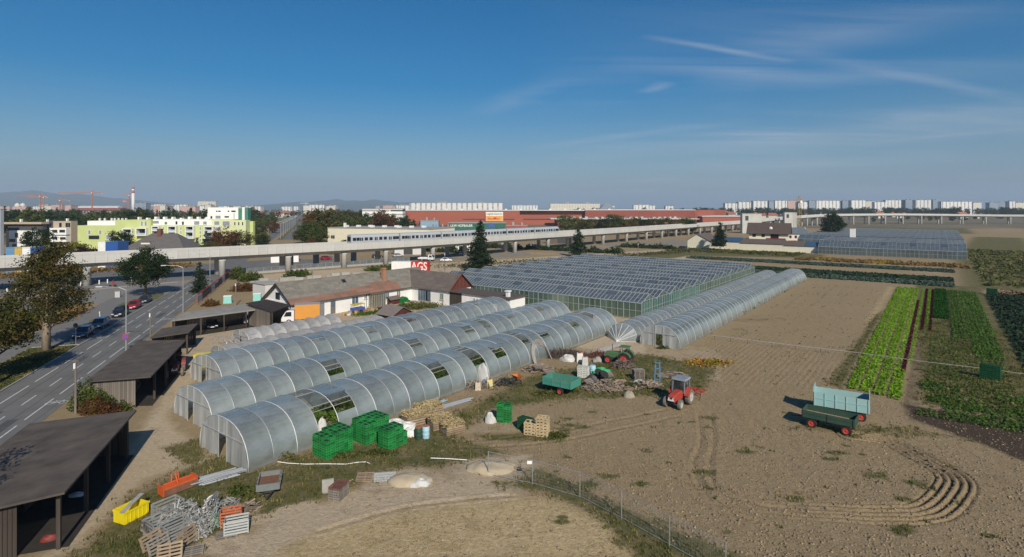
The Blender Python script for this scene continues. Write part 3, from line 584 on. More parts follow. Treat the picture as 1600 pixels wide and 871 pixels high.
q = MB(); q.lathe([(4.2, -1), (3.4, 58)], n=14); q.build('shaft', mat('stack_white', (.70, .68, .66), .7, .05, .2), t, smooth=True)
q = MB(); q.lathe([(3.42, 58), (3.3, 64)], n=14); q.build('red_band', mat('stack_red', (.5, .10, .07), .7, .05, .2), t, smooth=True)
q = MB(); q.lathe([(3.3, 64), (3.2, 69)], n=14); q.build('top_ring', MATS['stack_white'], t, smooth=True)
q = MB(); q.lathe([(3.21, 69), (3.1, 75)], n=14); q.build('red_band', MATS['stack_red'], t, smooth=True)
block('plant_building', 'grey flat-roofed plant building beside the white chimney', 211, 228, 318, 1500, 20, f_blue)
# cranes
crm = mat('crane_orange', (.50, .17, .05), .6, .1, 1); cry = mat('crane_yellow', (.55, .32, .05), .6, .1, 1)
def lattice(q, a, b_, w_, n_, r=.14):
    a = Vector(a); b_ = Vector(b_); d = (b_-a).normalized(); u = Vector((0, 0, 1)) if abs(d.z) < .9 else Vector((1, 0, 0)); x = d.cross(u).normalized()*w_/2; y = d.cross(x).normalized()*w_/2
    cs = [x+y, x-y, -x-y, -x+y]
    for c in cs: q.bar(a+c, b_+c, r*1.5)
    for i in range(n_):
        p0 = a.lerp(b_, i/n_); p1 = a.lerp(b_, (i+1)/n_)
        for j in range(4): q.bar(p0+cs[j], p1+cs[(j+1) % 4], r)
def crane(label, px, ytop, Y, l0, l1, yaw, m, tip=5, gl='tower cranes on the left horizon'):
    p = D(px, ytop, Y); h = p.z; t = thing('tower_crane', label, 'crane', (p.x, Y, 0), yaw, gl); tk = .3*Y/1300
    q = MB(); lattice(q, (0, 0, -.3), (0, 0, h), 2.2, max(6, int(h/4)), tk); q.build('mast', m, t)
    q = MB(); lattice(q, (-l0, 0, h), (-1.4, 0, h), 1.6, max(4, int(l0/4)), tk); q.build('jib', m, t)
    q = MB(); lattice(q, (1.4, 0, h), (l1, 0, h), 1.6, 5, tk); q.build('counter_jib', m, t)
    q = MB(); q.b2(l1-3, l1, -1, 1, h-2.6, h-.9); q.build('counterweight', conc, t)
    q = MB(); q.b2(-1, 1, -2.2, -1.3, h-2.6, h-.4); q.build('cab', white, t)
    q = MB(); lattice(q, (0, 0, h+.9), (0, 0, h+tip), 1.0, 2, tk); q.bar((0, 0, h+tip), (-l0*.7, 0, h+.8), tk*.6); q.bar((0, 0, h+tip), (l1*.8, 0, h+.8), tk*.6); q.build('top_tie', m, t)
crane('orange tower crane with the longest jib, above the red hall', 144, 301, 1350, 82, 26, 0, crm)
crane('orange tower crane with its jib over the domed tanks', 63, 306, 1500, 58, 14, .1, crm)
crane('short orange tower crane just right of the tanks crane', 68, 308, 1700, 40, 10, .5, crm)
crane('small orange tower crane left of the red hall', 94, 313, 1500, 6, 24, .15, crm)
crane('orange tower crane standing just left of the white chimney', 202, 305, 1500, 18, 6, .2, crm)
crane('slim orange crane low beside the chimney crane', 194, 314, 1500, 5, 6, .4, crm)
crane('pale distant tower crane above the low town', 478, 318, 2400, 25, 10, .3, mat('crane_grey', (.5, .45, .42), .6, .1, 1))
crane('yellow tower crane beside the viaduct station block', 1249, 313, 520, 3, 3, .3, cry, 4, 'yellow crane')

# brick-red logistics hall
brk = mat('hall_red_cladding', (.30, .085, .050), .8, .07, .05, bump=.2, bscale=3, col2=(.35, .10, .06), stretch=(1, 1, 4)); brkd = mat('hall_red_dark', (.22, .06, .038), .8, .08, .05)
HY = 640.0; zt = D(632, 329.5, HY).z
t = thing('logistics_hall', 'very long brick-red logistics hall with flat roof behind the viaduct', 'hall', (0, HY, 0))
x0 = D(632, 0, HY).x; x1 = D(812, 0, HY).x; x2 = D(914, 0, HY).x; x3 = D(1085, 0, HY).x
q = MB(); q.b2(x0, x1, 0, 90, -.3, zt); q.build('wall', brk, t)
q = MB(); q.b2(x1, x2, 6, 90, -.3, zt-.4); q.build('wall', brk, t)
q = MB(); q.b2(x2, x3, -2, 120, -.3, zt+.5); q.build('wall', brkd, t)
q = MB(); q.hexa([(x3, -1, -.3), (x3+78, 110, -.3), (x3+60, 122, -.3), (x3-20, 120, -.3), (x3, -1, zt+.5), (x3+78, 110, zt+.5), (x3+60, 122, zt+.5), (x3-20, 120, zt+.5)]); q.build('wall', brk, t)
q = MB(); q.b2(x0-.5, x2-.2, -.5, 90, zt, zt+.8); q.b2(x2, x3+.5, -2.4, 120, zt+.55, zt+1.2); q.build('roof_edge', mat('roof_white', (.62, .62, .6), .7, .05, .1), t)
for i in range(14):
    xx = x0+12+i*17; q = MB(); q.b2(xx, xx+2.5, 8, 11, zt+.8, zt+2.2); q.build('roof_vent', MATS['roof_white'], t)
q = MB(); q.b2(x0+18, x0+40, -6, -.1, 0, 4.6); q.build('loading_dock', dsteel, t)
q = MB(); q.b2(x0+66, x1-6, -.3, 0, 5.4, 6.4); q.build('dark_band', dsteel, t)
q = MB(); q.b2(x1+4, x2-10, 5.6, 6, 5.4, 6.4); q.build('dark_band', dsteel, t)
q = MB(); q.b2(D(866, 0, HY).x, D(1062, 0, HY).x, -46, -2.2, -.3, 7.0); q.build('low_wing', brk, t)
q = MB(); q.b2(D(856, 0, HY).x, D(1070, 0, HY).x, -50, -2.4, 7.0, 7.6); q.build('low_wing_roof', MATS['roof_white'], t)
for i in range(18):
    xx = D(870+i*10.5, 0, HY).x; q = MB(); q.b2(xx, xx+3, -40+(i*7) % 30, -36+(i*7) % 30, 7.6, 9.2); q.build('roof_unit', steel, t)
q = MB(); q.b2(x3+8, x3+70, -4, 60, -.3, 9.0); q.build('low_wing', brk, t)
q = MB(); q.b2(x3+7, x3+71, -5, 60.5, 9.0, 9.6); q.build('low_wing_roof', MATS['roof_white'], t)
# signs
def text_obj(name, body, size, m, parent, loc, rz=0.0, ext=.02, wid=None, shear=0.0, align='CENTER'):
    c = bpy.data.curves.new(name, 'FONT'); c.body = body; c.size = size; c.extrude = ext; c.align_x = align; c.align_y = 'CENTER'; c.shear = shear; c.offset = size*.012; c.resolution_u = 3
    o = bpy.data.objects.new(name, c); COL.objects.link(o); bpy.context.view_layer.update(); w0 = o.dimensions.x
    me = bpy.data.meshes.new_from_object(o.evaluated_get(bpy.context.evaluated_depsgraph_get())); bpy.data.objects.remove(o); bpy.data.curves.remove(c)
    me.materials.clear(); me.materials.append(m); me.name = name
    o = bpy.data.objects.new(name, me); COL.objects.link(o); o.parent = parent; o.location = loc; o.rotation_euler = (R(90), 0, rz)
    if wid and w0 > 0: o.scale = (wid/w0, 1, 1)
    return o
a = D(759, 331.5, HY-3); b_ = D(786, 346, HY-3)
sg = thing('hall_sign', 'white and orange sign board on the brick-red hall', 'sign', ((a.x+b_.x)/2, HY-3, 0)); sw = (b_.x-a.x); zm = a.z-(a.z-b_.z)*.42
q = MB(); q.b2(-sw/2, sw/2, 0, .6, b_.z, a.z); q.build('board', white, sg)
q = MB(); q.b2(-sw/2+.3, sw/2-.3, -.12, 0, b_.z+.3, zm); q.build('orange_panel', mat('sign_orange', (.75, .36, .07), .6, .05, .5), sg)
text_obj('lettering', 'Logistik-Zentrum', 2.6, dsteel, sg, (0, -.1, (zm+a.z)/2), wid=sw*.9, ext=.03); text_obj('lettering', 'bauMax', 4.4, mat('sign_red', (.62, .03, .02), .5, .05, 1), sg, (-1, -.2, (zm+b_.z)/2+.1), wid=sw*.72, ext=.05, shear=.25)
for dx in (-sw*.35, sw*.35):
    q = MB(); q.b2(dx-.3, dx+.3, .1, .5, 0, b_.z); q.build('post', dsteel, sg)
GYY = 420.0; a = D(701, 349.3, GYY); b_ = D(790, 349.3, GYY); lg = mat('hall_green', (.025, .12, .075), .6, .08, .2)
t = thing('green_hall', 'dark green truck dealer hall with white lettering behind the train', 'hall', ((a.x+b_.x)/2, GYY, 0)); gw = (b_.x-a.x)/2
q = MB(); q.b2(-gw, gw, 0, 20, -.3, a.z); q.build('wall', lg, t)
q = MB(); q.b2(-gw-.3, gw+.3, -.4, 20.3, a.z, a.z+.6); q.build('roof', roofg, t)
text_obj('lettering', 'LKW HOFBAUER', 2.6, white, t, (-gw+9.6, -.06, a.z-1.8), wid=16.5, ext=.05)
q = MB(); q.b2(gw-13, gw-8.5, -.2, 0, a.z-3.2, a.z-.4); q.build('blue_panel', mat('panel_blue', (.05, .10, .35), .5, .05, 1), t)
for i in range(3):
    q = MB(); q.lathe([(.9, 0), (.9, .12)], (gw-6.5+i*2.4, 0, a.z-4.2), 12, 'y'); q.build('white_disc', white, t)
block('brick_annex', 'low red brick annex right of the green hall', 790, 824, 353.5, 430, 14, brk)
block('trailer_depot', 'pale blue container wall in front of the brick-red hall', 657, 685, 345.5, 470, 6, mat('container_blue', (.22, .34, .46), .6, .08, .3))
block('market_stall', 'yellow market hall roofline behind the train', 684, 705, 357, 400, 6, mat('awning_yellow', (.60, .40, .02), .6, .08, .3))
block('market_stall', 'small white and red kiosk behind the train', 671, 683, 357.5, 398, 6, mat('kiosk_red', (.7, .35, .3), .6, .3, .4))
block('yellow_shed', 'ochre shed roof at the depot behind the cream warehouse', 622, 645, 352, 440, 8, mat('ochre', (.55, .36, .06), .7, .1, .2))
# cream warehouse with flat roof
WY = 290.0; a = D(512, 356.5, WY); b_ = D(671, 356.5, WY-22)
t = thing('warehouse', 'long low cream warehouse with grey flat roof behind the train', 'warehouse', (a.x, WY, 0), math.atan2(-22, b_.x-a.x)); ln = (Vector((b_.x, WY-22))-Vector((a.x, WY))).length
q = MB(); q.b2(0, ln, 0, 26, -.3, a.z); q.build('wall', cream, t)
q = MB(); q.b2(-.2, ln+.2, -.2, 26.2, a.z, a.z+.35); q.build('roof', roofg, t)
for i in range(9):
    q = MB(); q.b2(4+i*5.4, 5.6+i*5.4, 8+(i % 3)*3, 10+(i % 3)*3, a.z+.35, a.z+1.3); q.build('skylight', white, t)
for x in (2.2, 3.4): 
    q = MB(); q.b2(x, x+1, -.06, 0, 3.2, 4.9); w_ = q.build('window', glassd, t)
q = MB(); q.b2(7.6, 8.6, 3, 4, a.z+.3, a.z+2.6); q.build('chimney', white, t)

# lime-green housing estate; windows and balconies on the facade plane
lime = mat('lime_render', (.47, .53, .21), .85, .06, .3, col2=(.53, .59, .26)); limel = mat('pale_lime', (.60, .64, .36), .85, .05, .3); teal = mat('teal_panel', (.06, .20, .15), .7, .1, .3); shade_gl = mat('window_grey', (.24, .27, .31), .25, .15, .6)
LY = 262.0
es = thing('lime_apartment_building', 'lime-green and white stepped apartment building with box balconies behind the viaduct', 'building', (0, LY, 0))
def fp(x, y, dy=0.0): p = D(x, y, LY); return p.x, p.z
def vol(nm, xa, xb, ya, m, y0, y1, yb=None):
    X0, Z = fp(xa, ya); X1, _ = fp(xb, ya); zb = -.3 if yb is None else fp(xa, yb)[1]; q = MB(); q.b2(X0, X1, y0, y1, zb, Z); return q.build(nm, m, es)
vol('wall', 122, 186, 352.5, lime, -2, 14); vol('penthouse', 134, 188, 345.5, white, 1, 12, 352.5); vol('wall', 186, 241, 343.8, lime, -2.6, 14); vol('wall', 241.02, 334, 352, lime, -2.2, 14); vol('penthouse', 241.02, 334, 343, white, -.8, 12, 352)
vol('wall', 334.02, 368, 342.5, limel, -1.8, 6); vol('white_block', 321, 369, 324.5, white, 2, 6, 343); vol('terrace_band', 323, 364, 333.5, white, .5, 2, 342.5)
vol('stair_tower', 369.05, 375, 326, teal, 2, 6); vol('white_tower', 375.05, 379, 324, white, 2, 6); vol('stair_tower', 379.05, 384, 325, teal, 2.2, 5); vol('wall', 368.05, 389, 344, limel, -3, 0.9); vol('wall', 389.05, 394, 346, lime, 1, 3)
for i, x in enumerate(list(range(206, 330, 9))): vol('roof_vent', x, x+2.2+(i % 3), 339.5+(i % 2)*1.6, white, 4+(i % 3)*2, 6+(i % 3)*2, 344)
for x in (142, 150, 161, 166, 172, 178, 184): vol('roof_vent', x, x+1.2, 341.5, white, 5, 6, 346)
def win(xa, xb, ya, yb, m=None, y0=-2.6, fr=True):
    X0, Z1 = fp(xa, ya); X1, Z0 = fp(xb, yb); q = MB(); f_ = .14
    q.b2(X0-f_, X1+f_, y0-.08, y0+.05, Z0-f_, Z0); q.b2(X0-f_, X1+f_, y0-.08, y0+.05, Z1, Z1+f_); q.b2(X0-f_, X0, y0-.08, y0+.05, Z0, Z1); q.b2(X1, X1+f_, y0-.08, y0+.05, Z0, Z1)
    o = q.build('window', white, es); q = MB(); q.b2(X0, X1, y0-.03, y0+.04, Z0, Z1); q.build('pane', m or shade_gl, o)
def balc(xa, xb, ya, yb, lev, y0=-2.6):
    X0, Z1 = fp(xa, ya); X1, Z0 = fp(xb, yb); q = MB(); t_ = .35; dp = 2.0
    q.b2(X0, X0+t_, y0-dp, y0, Z0, Z1); q.b2(X1-t_, X1, y0-dp, y0, Z0, Z1); q.b2(X0+t_, X1-t_, y0-dp, y0, Z1-t_, Z1)
    hh = (Z1-Z0)/lev
    for k_ in range(lev): q.b2(X0+t_, X1-t_, y0-dp, y0, Z0+k_*hh, Z0+k_*hh+.3)
    o = q.build('balcony', white, es)
    for k_ in range(lev):
        q = MB(); q.b2(X0+t_, X1-t_, y0-dp+.05, y0-dp+.1, Z0+k_*hh+.3, Z0+k_*hh+1.25); q.build('balustrade', mat('balustrade', (.42, .50, .54), .4, .05, 1), o)
        q = MB(); q.b2(X0+t_*1.6, X1-t_*1.6, y0-.06, y0-.01, Z0+k_*hh+.35, Z0+(k_+1)*hh-.5); q.build('pane', glassd, o)
balc(201, 216, 357, 367, 1); balc(222, 238, 356, 368, 1); balc(245, 256.5, 353, 368.5, 2, -2.2); balc(270, 283, 353, 372.5, 2, -2.2); balc(297, 310, 353, 372.5, 2, -2.2); balc(326, 339.5, 353.5, 372.5, 2, -2.2)
for x in (143, 160): win(x, x+3.5, 360, 366, y0=-2)
win(171, 181, 367, 374, shade_gl, -2); 
for x in (226, 232): win(x, x+3, 346, 353)
win(236, 250, 345.5, 349.5, shade_gl, -.8); win(259, 263, 347, 351, teal, -.8); win(276, 279, 346, 351, glassd, -.8); win(286, 289, 346.5, 351.5, glassd, -.8); win(305, 313, 346, 351.5, shade_gl, -.8); win(319, 324.5, 346.5, 351, shade_gl, -.8)
for x in (259, 286, 316): 
    for y in (355, 361, 367, 373): win(x, x+2.2, y, y+4.4, shade_gl, -2.2)
win(338, 346, 346, 351.5, shade_gl, -1.8); win(351, 362, 346, 353, shade_gl, -1.8); win(340, 348, 355, 360.5, shade_gl, -1.8)
win(334, 336.5, 329.5, 331.5, glassd, 2); win(337.5, 341.5, 329.5, 331.5, glassd, 2); win(352.5, 355, 329.3, 331.5, glassd, 2); win(358, 365, 329.3, 331.8, glassd, 2)
win(328, 331, 338, 342, glassd, .5); win(336, 344, 337.5, 341.8, shade_gl, .5); win(350, 357, 338, 340.5, glassd, .5)
for x in (371, 377, 383): win(x, x+2, 347, 352, glassd, -3)
X0, Z1 = fp(144, 368); X1, Z0 = fp(160, 373.5); q = MB(); q.b2(X0, X1, -2.15, -1.95, Z0, Z1); q.build('ground_floor_glazing', glassd, es)
# cream cubic houses far left
def cube_house(label, Yh, parts, wins, balcs=()):
    t = thing('modern_house', label, 'house', (0, Yh, 0))
    for (xa, xb, ya, yb, m, y0, y1, nm) in parts:
        A = D(xa, ya, Yh); B_ = D(xb, yb, Yh); q = MB(); q.b2(A.x, B_.x, y0, y1, max(-.3, B_.z), A.z); q.build(nm, m, t)
    for (xa, xb, ya, yb, y0) in wins:
        A = D(xa, ya, Yh); B_ = D(xb, yb, Yh); q = MB(); q.b2(A.x-.1, B_.x+.1, y0-.1, y0-.02, B_.z-.1, A.z+.1); o = q.build('window', dsteel, t); q = MB(); q.b2(A.x, B_.x, y0-.14, y0-.1, B_.z, A.z); q.build('pane', glassd, o)
    return t
tan_ = mat('tan_render', (.42, .34, .25), .85, .06, .4); dk = mat('anthracite_panel', (.07, .072, .08), .7, .1, .4)
cube_house('white cubic house with dark attic storey and wooden canopy at the left edge', 226, [(14, 56, 360.5, 420, white, 0, 3.5, 'wall'), (6, 13.9, 361, 420, tan_, 1, 3.5, 'side_wing'), (7, 62, 350.8, 360.4, dk, 1.5, 3.5, 'attic'), (5, 64, 347.5, 350.6, tan_, .2, 4.0, 'roof'), (17, 19, 343, 347.4, white, 4, 5, 'chimney'), (56, 57.5, 343.5, 347.4, white, 5, 6, 'chimney')], [(24, 28, 364.5, 371, 0), (15, 23.5, 374, 378, 0), (20, 25, 382, 387, 0)])
cube_house('beige house with white balconies beside the dark round tree', 232, [(80, 108, 346, 420, tan_, 1, 4.5, 'wall'), (81, 107, 356.5, 367, white, -1.2, .98, 'balcony'), (81, 107, 368.5, 378, white, -1.2, .98, 'balcony'), (91, 93, 342, 345.9, white, 4, 5, 'chimney'), (71, 79.9, 345, 420, dk, 2, 4, 'link_block')], [(90, 93, 349, 355, 1), (100, 103, 349, 355, 1), (104.2, 106.6, 349, 355, 1), (86, 93, 359.5, 363, -1.2), (97, 105, 359.5, 363, -1.2), (86, 93, 370, 374, -1.2), (98, 106, 371, 374, -1.2)])
cube_house('narrow grey block cut by the left picture edge', 215, [(-30, 0.5, 327, 420, mat('grey_panel', (.42, .45, .50), .7, .08, .3), 0, 1.5, 'wall'), (-31, 1, 325.8, 326.9, white, -.3, 1.6, 'roof_edge')], [(-6, -2, 340, 345, 0), (-6, -2, 355, 360, 0)])
# dark hipped roof villa
p = D(238, 0, 200); vt = thing('hipped_villa', 'villa with large dark grey hipped roof, eyebrow dormer and brick chimney', 'house', (p.x, 200, 0)); slate = mat('slate_tiles', (.115, .105, .10), .85, .12, .6, bump=.4, bscale=10, stretch=(1, 1, 3))
q = MB(); q.b2(-9.5, 10.5, 0, 12, -.3, 4.2); q.build('wall', cream, vt)
q = MB(); b0 = [(-10.5, -1, 4.2), (11.8, -1, 4.2), (11.8, 13, 4.2), (-10.5, 13, 4.2), (-3.6, 5.5, 9.7), (5.6, 5.5, 9.7)]
q.add(b0, [(0, 1, 5, 4), (1, 2, 5), (2, 3, 4, 5), (3, 0, 4), (3, 2, 1, 0)]); rf = q.build('roof', slate, vt)
q = MB(); q.b2(-.9, .5, 4, 5.4, 7, 11.4); q.build('chimney', mat('chimney_brick', (.16, .065, .045), .9, .15, 2), rf)
q = MB(); q.prism([(-5.4, 5.4), (-5.0, 6.6), (-4, 7.1), (-2.4, 7.1), (-1.4, 6.6), (-1, 5.4)], (1.2, 4.5), 'y'); dm = q.build('dormer', slate, vt)
q = MB(); q.b2(-4.8, -1.6, 1.1, 1.25, 5.5, 6.5); q.build('dormer_window', cream, dm)
# containers beside the villa, billboards by the tracks
for xa, xb, ya, yb, m, lb in ((165, 184, 378, 386, mat('container_royal_blue', (.03, .10, .32), .5, .1, .5), 'royal blue site container behind the viaduct parapet'), (153, 164.5, 378.5, 386, white, 'white and red site container beside the royal blue one')):
    A = D(xa, ya, 178); B_ = D(xb, ya, 178); q = MB(); q.b2(A.x, B_.x, 0, 5, 0, A.z)
    for k_ in range(12): q.b2(A.x+(B_.x-A.x)*k_/12+.05, A.x+(B_.x-A.x)*k_/12+.16, -.05, 0, .1, A.z-.1)
    tag(q.build('site_container', m, None, (0, 178, 0)), lb, 'container')
for xa, xb, m, lb in ((9, 22, mat('panel_lightblue', (.12, .25, .42), .6, .1, .5), 'pale blue container in the row by the tracks'), (22.5, 34, mat('panel_ochre', (.52, .36, .08), .6, .1, .5), 'ochre yellow container in the row by the tracks'), (34.5, 47, white, 'white container in the row by the tracks'), (47.5, 57, MATS['container_royal_blue'], 'dark blue container ending the row by the tracks')):
    A = D(xa, 388, 160); B_ = D(xb, 388, 160); q = MB(); q.b2(A.x, B_.x, 0, 3, 0, A.z); q.b2(A.x-.08, B_.x+.08, -.08, 3.08, A.z, A.z+.2); q.b2(A.x+.6, A.x+1.5, -.06, 0, A.z-2.3, A.z-.5); tag(q.build('site_container', m, None, (0, 160, 0)), lb, 'container', 'row of containers by the tracks')
# ------------------------------------------------------------------ foil tunnels
film = filmmat('tunnel_film', (.50, .555, .55), .42, .5, .24, .2, nscale=.7, stretch=(1, .35, .6), var=.12, tvar=.16)
fleece = filmmat('grey_fleece', (.50, .49, .48), .12, .35, .08, .6, nscale=1.2, var=.14, tvar=.06)
endfilm = filmmat('end_wall_film', (.54, .54, .52), .10, .40, .12, .4, nscale=1.0, stretch=(1, 1, .25), var=.18, tvar=.06)
band = mat('hoop_band', (.60, .61, .60), .5, .15, 2); hoopm = mat('hoop_tube', (.45, .46, .46), .5, .1, 3, metal=.4)
NP = 16
def arch(w_, h_, t, k=.82, kz=.86):
    c = math.cos(math.pi*(1-t)); s_ = math.sin(math.pi*t); return (math.copysign(abs(c)**k, c)*w_/2, max(s_, 0)**kz*h_)
TQ = {}
def tunnel(label, v0, v1, u0, u1, h_, step, m, holes=None, door=(-.2, 1.1), endcap='film', sag=.05, skip=(), seed=0, name='foil_tunnel', whites=2, farwall=True):
    rr = random.Random(seed); w_ = v1-v0; t = thing(name, label, 'polytunnel', UV((v0+v1)/2, u0), FARM, 'foil tunnels of the farm'); ln = u1-u0; n_ = max(2, int(round(ln/step))); st = ln/n_
    pr = [arch(w_, h_, i/NP) for i in range(NP+1)]
    def hoopmesh(hw, th):
        q = MB(); vv = []
        for x, z_ in pr:
            l_ = math.hypot(x/(w_/2)**2, z_/h_**2) or 1; nx = (x/(w_/2)**2)/l_; nz_ = (z_/h_**2)/l_
            for yy, e in ((-hw, 0), (hw, 0), (hw, th), (-hw, th)): vv.append((x+nx*(e+.012), yy, max(z_+nz_*(e+.012), -.05)))
        ff = [(i*4+j, i*4+(j+1) % 4, i*4+4+(j+1) % 4, i*4+4+j) for i in range(NP) for j in range(4)]; ff += [(0, 1, 2, 3), tuple(NP*4+j for j in range(4))]; q.add(vv, ff); return q
    hm = hoopmesh(.032, .025).mesh('hoop', band, True); ht = hoopmesh(.022, .025).mesh('hoop', hoopm, True)
    for i in range(n_+1):
        if i in skip and rr.random() < .5: continue
        link('hoop', hm if i % whites == 0 else ht, t, (0, i*st, 0))
    K = 4
    def panel(hole, sg, lo=0.0, hi=1.0, j0=0.0):
        q = MB(); vv = []
        for i, (x, z_) in enumerate(pr):
            for j in range(K+1):
                f = j/K; e = 1-sg*math.sin(math.pi*f)/w_*2*(1 if 0 < i < NP else 0); vv.append((x*e, f*st, z_*e))
        ff = []
        for i in range(NP):
            for j in range(K):
                if not lo <= (i+.5)/NP <= hi or (j+.5)/K < j0: continue
                ff.append((i*(K+1)+j, i*(K+1)+j+1, (i+1)*(K+1)+j+1, (i+1)*(K+1)+j))
        us = sorted({i_ for f_ in ff for i_ in f_}); mp2 = {o_: n2 for n2, o_ in enumerate(us)}
        q.add([vv[i_] for i_ in us], [tuple(mp2[i_] for i_ in f_) for f_ in ff]); return q
    base = [panel(None, sag*f).mesh('film_panel', m, True) for f in (.7, 1.1, 1.5)]
    for i in range(n_):
        if i in skip: continue
        hl = (holes or {}).get(i)
        if hl:
            for lo_, hi_ in ((0, hl[0]), (hl[1], 1)):
                if hi_-lo_ > .03: link('film_panel', panel(hl, sag, lo_, hi_).mesh('film_panel', m, True), t, (0, i*st, 0))
            if hl[3] < 1: link('film_panel', panel((0, 0, 0, 0), sag, hl[0], hl[1], hl[3]).mesh('film_panel', m, True), t, (0, i*st, 0))
            # the flap propped open above the hole and the cross wire
            i0 = int(hl[0]*NP); x, z_ = pr[i0]; q = MB()
            q.slab([(x+.08, i*st+hl[2]*st, z_+.07), (x+.08, i*st+hl[3]*st, z_+.07), (x+.95, i*st+hl[3]*st, z_+.02), (x+.95, i*st+hl[2]*st, z_+.05)], .015)
            if hl[1] < .9: q.build('vent_flap', m, t)
            xm, zm_ = pr[int((hl[0]+hl[1])/2*NP)]; q = MB(); q.bar((xm, i*st, zm_), (xm, (i+1)*st, zm_), .05); q.build('vent_bar', hoopm, t)
        else: link('film_panel', rr.choice(base), t, (0, i*st, 0))
    # ends
    def endwall(y, dr, nm):
        x0, x1 = dr; hd = h_*.62
        def zz(x):
            lo = 0.0; hi = .5 if x < 0 else 1.0; a_, b2_ = (0, .5) if x < 0 else (.5, 1)
            for _ in range(22):
                mid = (a_+b2_)/2
                if arch(w_, h_, mid)[0] < x: a_ = mid
                else: b2_ = mid
            return arch(w_, h_, (a_+b2_)/2)[1]
        def strip(xa, xb, zl, nn=6, wob=.10):
            q = MB(); vv = []; 
            for k_ in range(nn+1):
                x = xa+(xb-xa)*k_/nn; top = max(zz(max(-w_/2+.01, min(w_/2-.01, x)))-.03, zl+.02); off = y+rr.uniform(-wob, wob)
                vv += [(x, off, zl), (x, y+(off-y)*.3, top)]
            q.add(vv, [(2*k_, 2*k_+2, 2*k_+3, 2*k_+1) for k_ in range(nn)]); return q
        strip(-w_/2+.02, x0, 0.02, 8).build(nm, endfilm, t); strip(x1, w_/2-.02, 0.02, 8).build(nm, endfilm, t); strip(x0, x1, hd, 4, .04).build('lunette', endfilm, t)
        q = MB(); q.bar((x0, y-.05, 0), (x0, y-.05, zz(x0)), .08); q.bar((x1, y-.05, 0), (x1, y-.05, zz(x1)), .08); q.bar((-w_/2+.6, y-.06, hd), (w_/2-.6, y-.06, hd), .07); q.build('door_frame', hoopm, t)
    if endcap == 'film': endwall(-.02, door, 'end_panel')
    if endcap == 'fan':
        q = MB(); vv = [(0, -1.9, .02)]+[(x, 0, z_) for x, z_ in pr]
        q.add(vv, [(0, i+1, i+2) for i in range(NP)]); q.build('end_panel', m, t)
        q = MB(); 
        for i in range(0, NP+1, 2): q.bar((0, -1.9, .05), (pr[i][0], -.03, pr[i][1]), .05)
        q.build('end_cord', band, t)
    if farwall: strip_ = None; endwall(ln+.02, (-.5, .5), 'rear_panel')
    q = MB(); q.box((-w_/2-.05, ln/2, .05), (.12, ln, .12)); q.box((w_/2+.05, ln/2, .05), (.12, ln, .12)); q.build('ground_rail', wood, t)
    q = MB(); q.bar((w_*.33, 0, h_*.73), (w_*.33, ln, h_*.73), .04); q.bar((-w_*.33, 0, h_*.73), (-w_*.33, ln, h_*.73), .04); q.bar((0, 0, h_-.08), (0, ln, h_-.08), .05); q.build('purlin', hoopm, t)
    return t
H_ = lambda a=.66, b_=.82, c=.0, d=1.0: (a, b_, c, d)
tunnel('front clear foil tunnel nearest the crate stacks, with open side panel', -46.9, -39.4, 20.8, 79, 3.15, 1.94, film, {3: (.40, .99, 0, 1), 4: (.62, .8, .0, 1), 10: H_(.62, .8), 13: (.42, .8, 0, 1), 15: H_(.64, .8), 18: (.42, .74, 0, .75), 20: H_(.64, .76), 24: H_(.62, .72), 27: (.35, .7, 0, 1)}, (-.6, .7), seed=1)
tunnel('middle clear foil tunnel with vents above green plants', -56.3, -48.8, 22.7, 81, 3.15, 1.94, film, {6: H_(.58, .8), 12: H_(.6, .78), 17: H_(.62, .76), 19: (.45, .72, 0, .7), 22: H_(.6, .7), 26: H_(.56, .66)}, (-.9, .3), seed=2)
tunnel('rear clear foil tunnel whose end reaches the farmhouse yard', -66.4, -58.9, 28.4, 78, 3.15, 1.91, film, {6: H_(.6, .7), 10: H_(.6, .72), 14: H_(.58, .7), 22: H_(.55, .64)}, (-1.0, .2), seed=3)
tunnel('low grey fleece tunnel behind the clear foil tunnels', -73.0, -67.7, 33.5, 58, 2.0, 1.8, fleece, None, (-.2, .5), 'film', .16, seed=4, whites=50)
tunnel('farthest short grey fleece tunnel beside the truck', -80.4, -75.5, 40, 55, 1.85, 1.8, fleece, None, (-.2, .5), 'film', .2, seed=5, whites=50)
tunnel('long foil tunnel along the open field with door end', -33.2, -27.5, 73.6, 164, 2.9, 1.5, film, None, (-.6, .5), 'film', .04, seed=6)
tunnel('slimmer foil tunnel with fan-shaped end beside the glasshouse', -38.6, -34.0, 74.4, 162, 2.3, 1.7, film, {5: (.8, .97, 0, 1)}, (-.5, .5), 'fan', .06, seed=7)
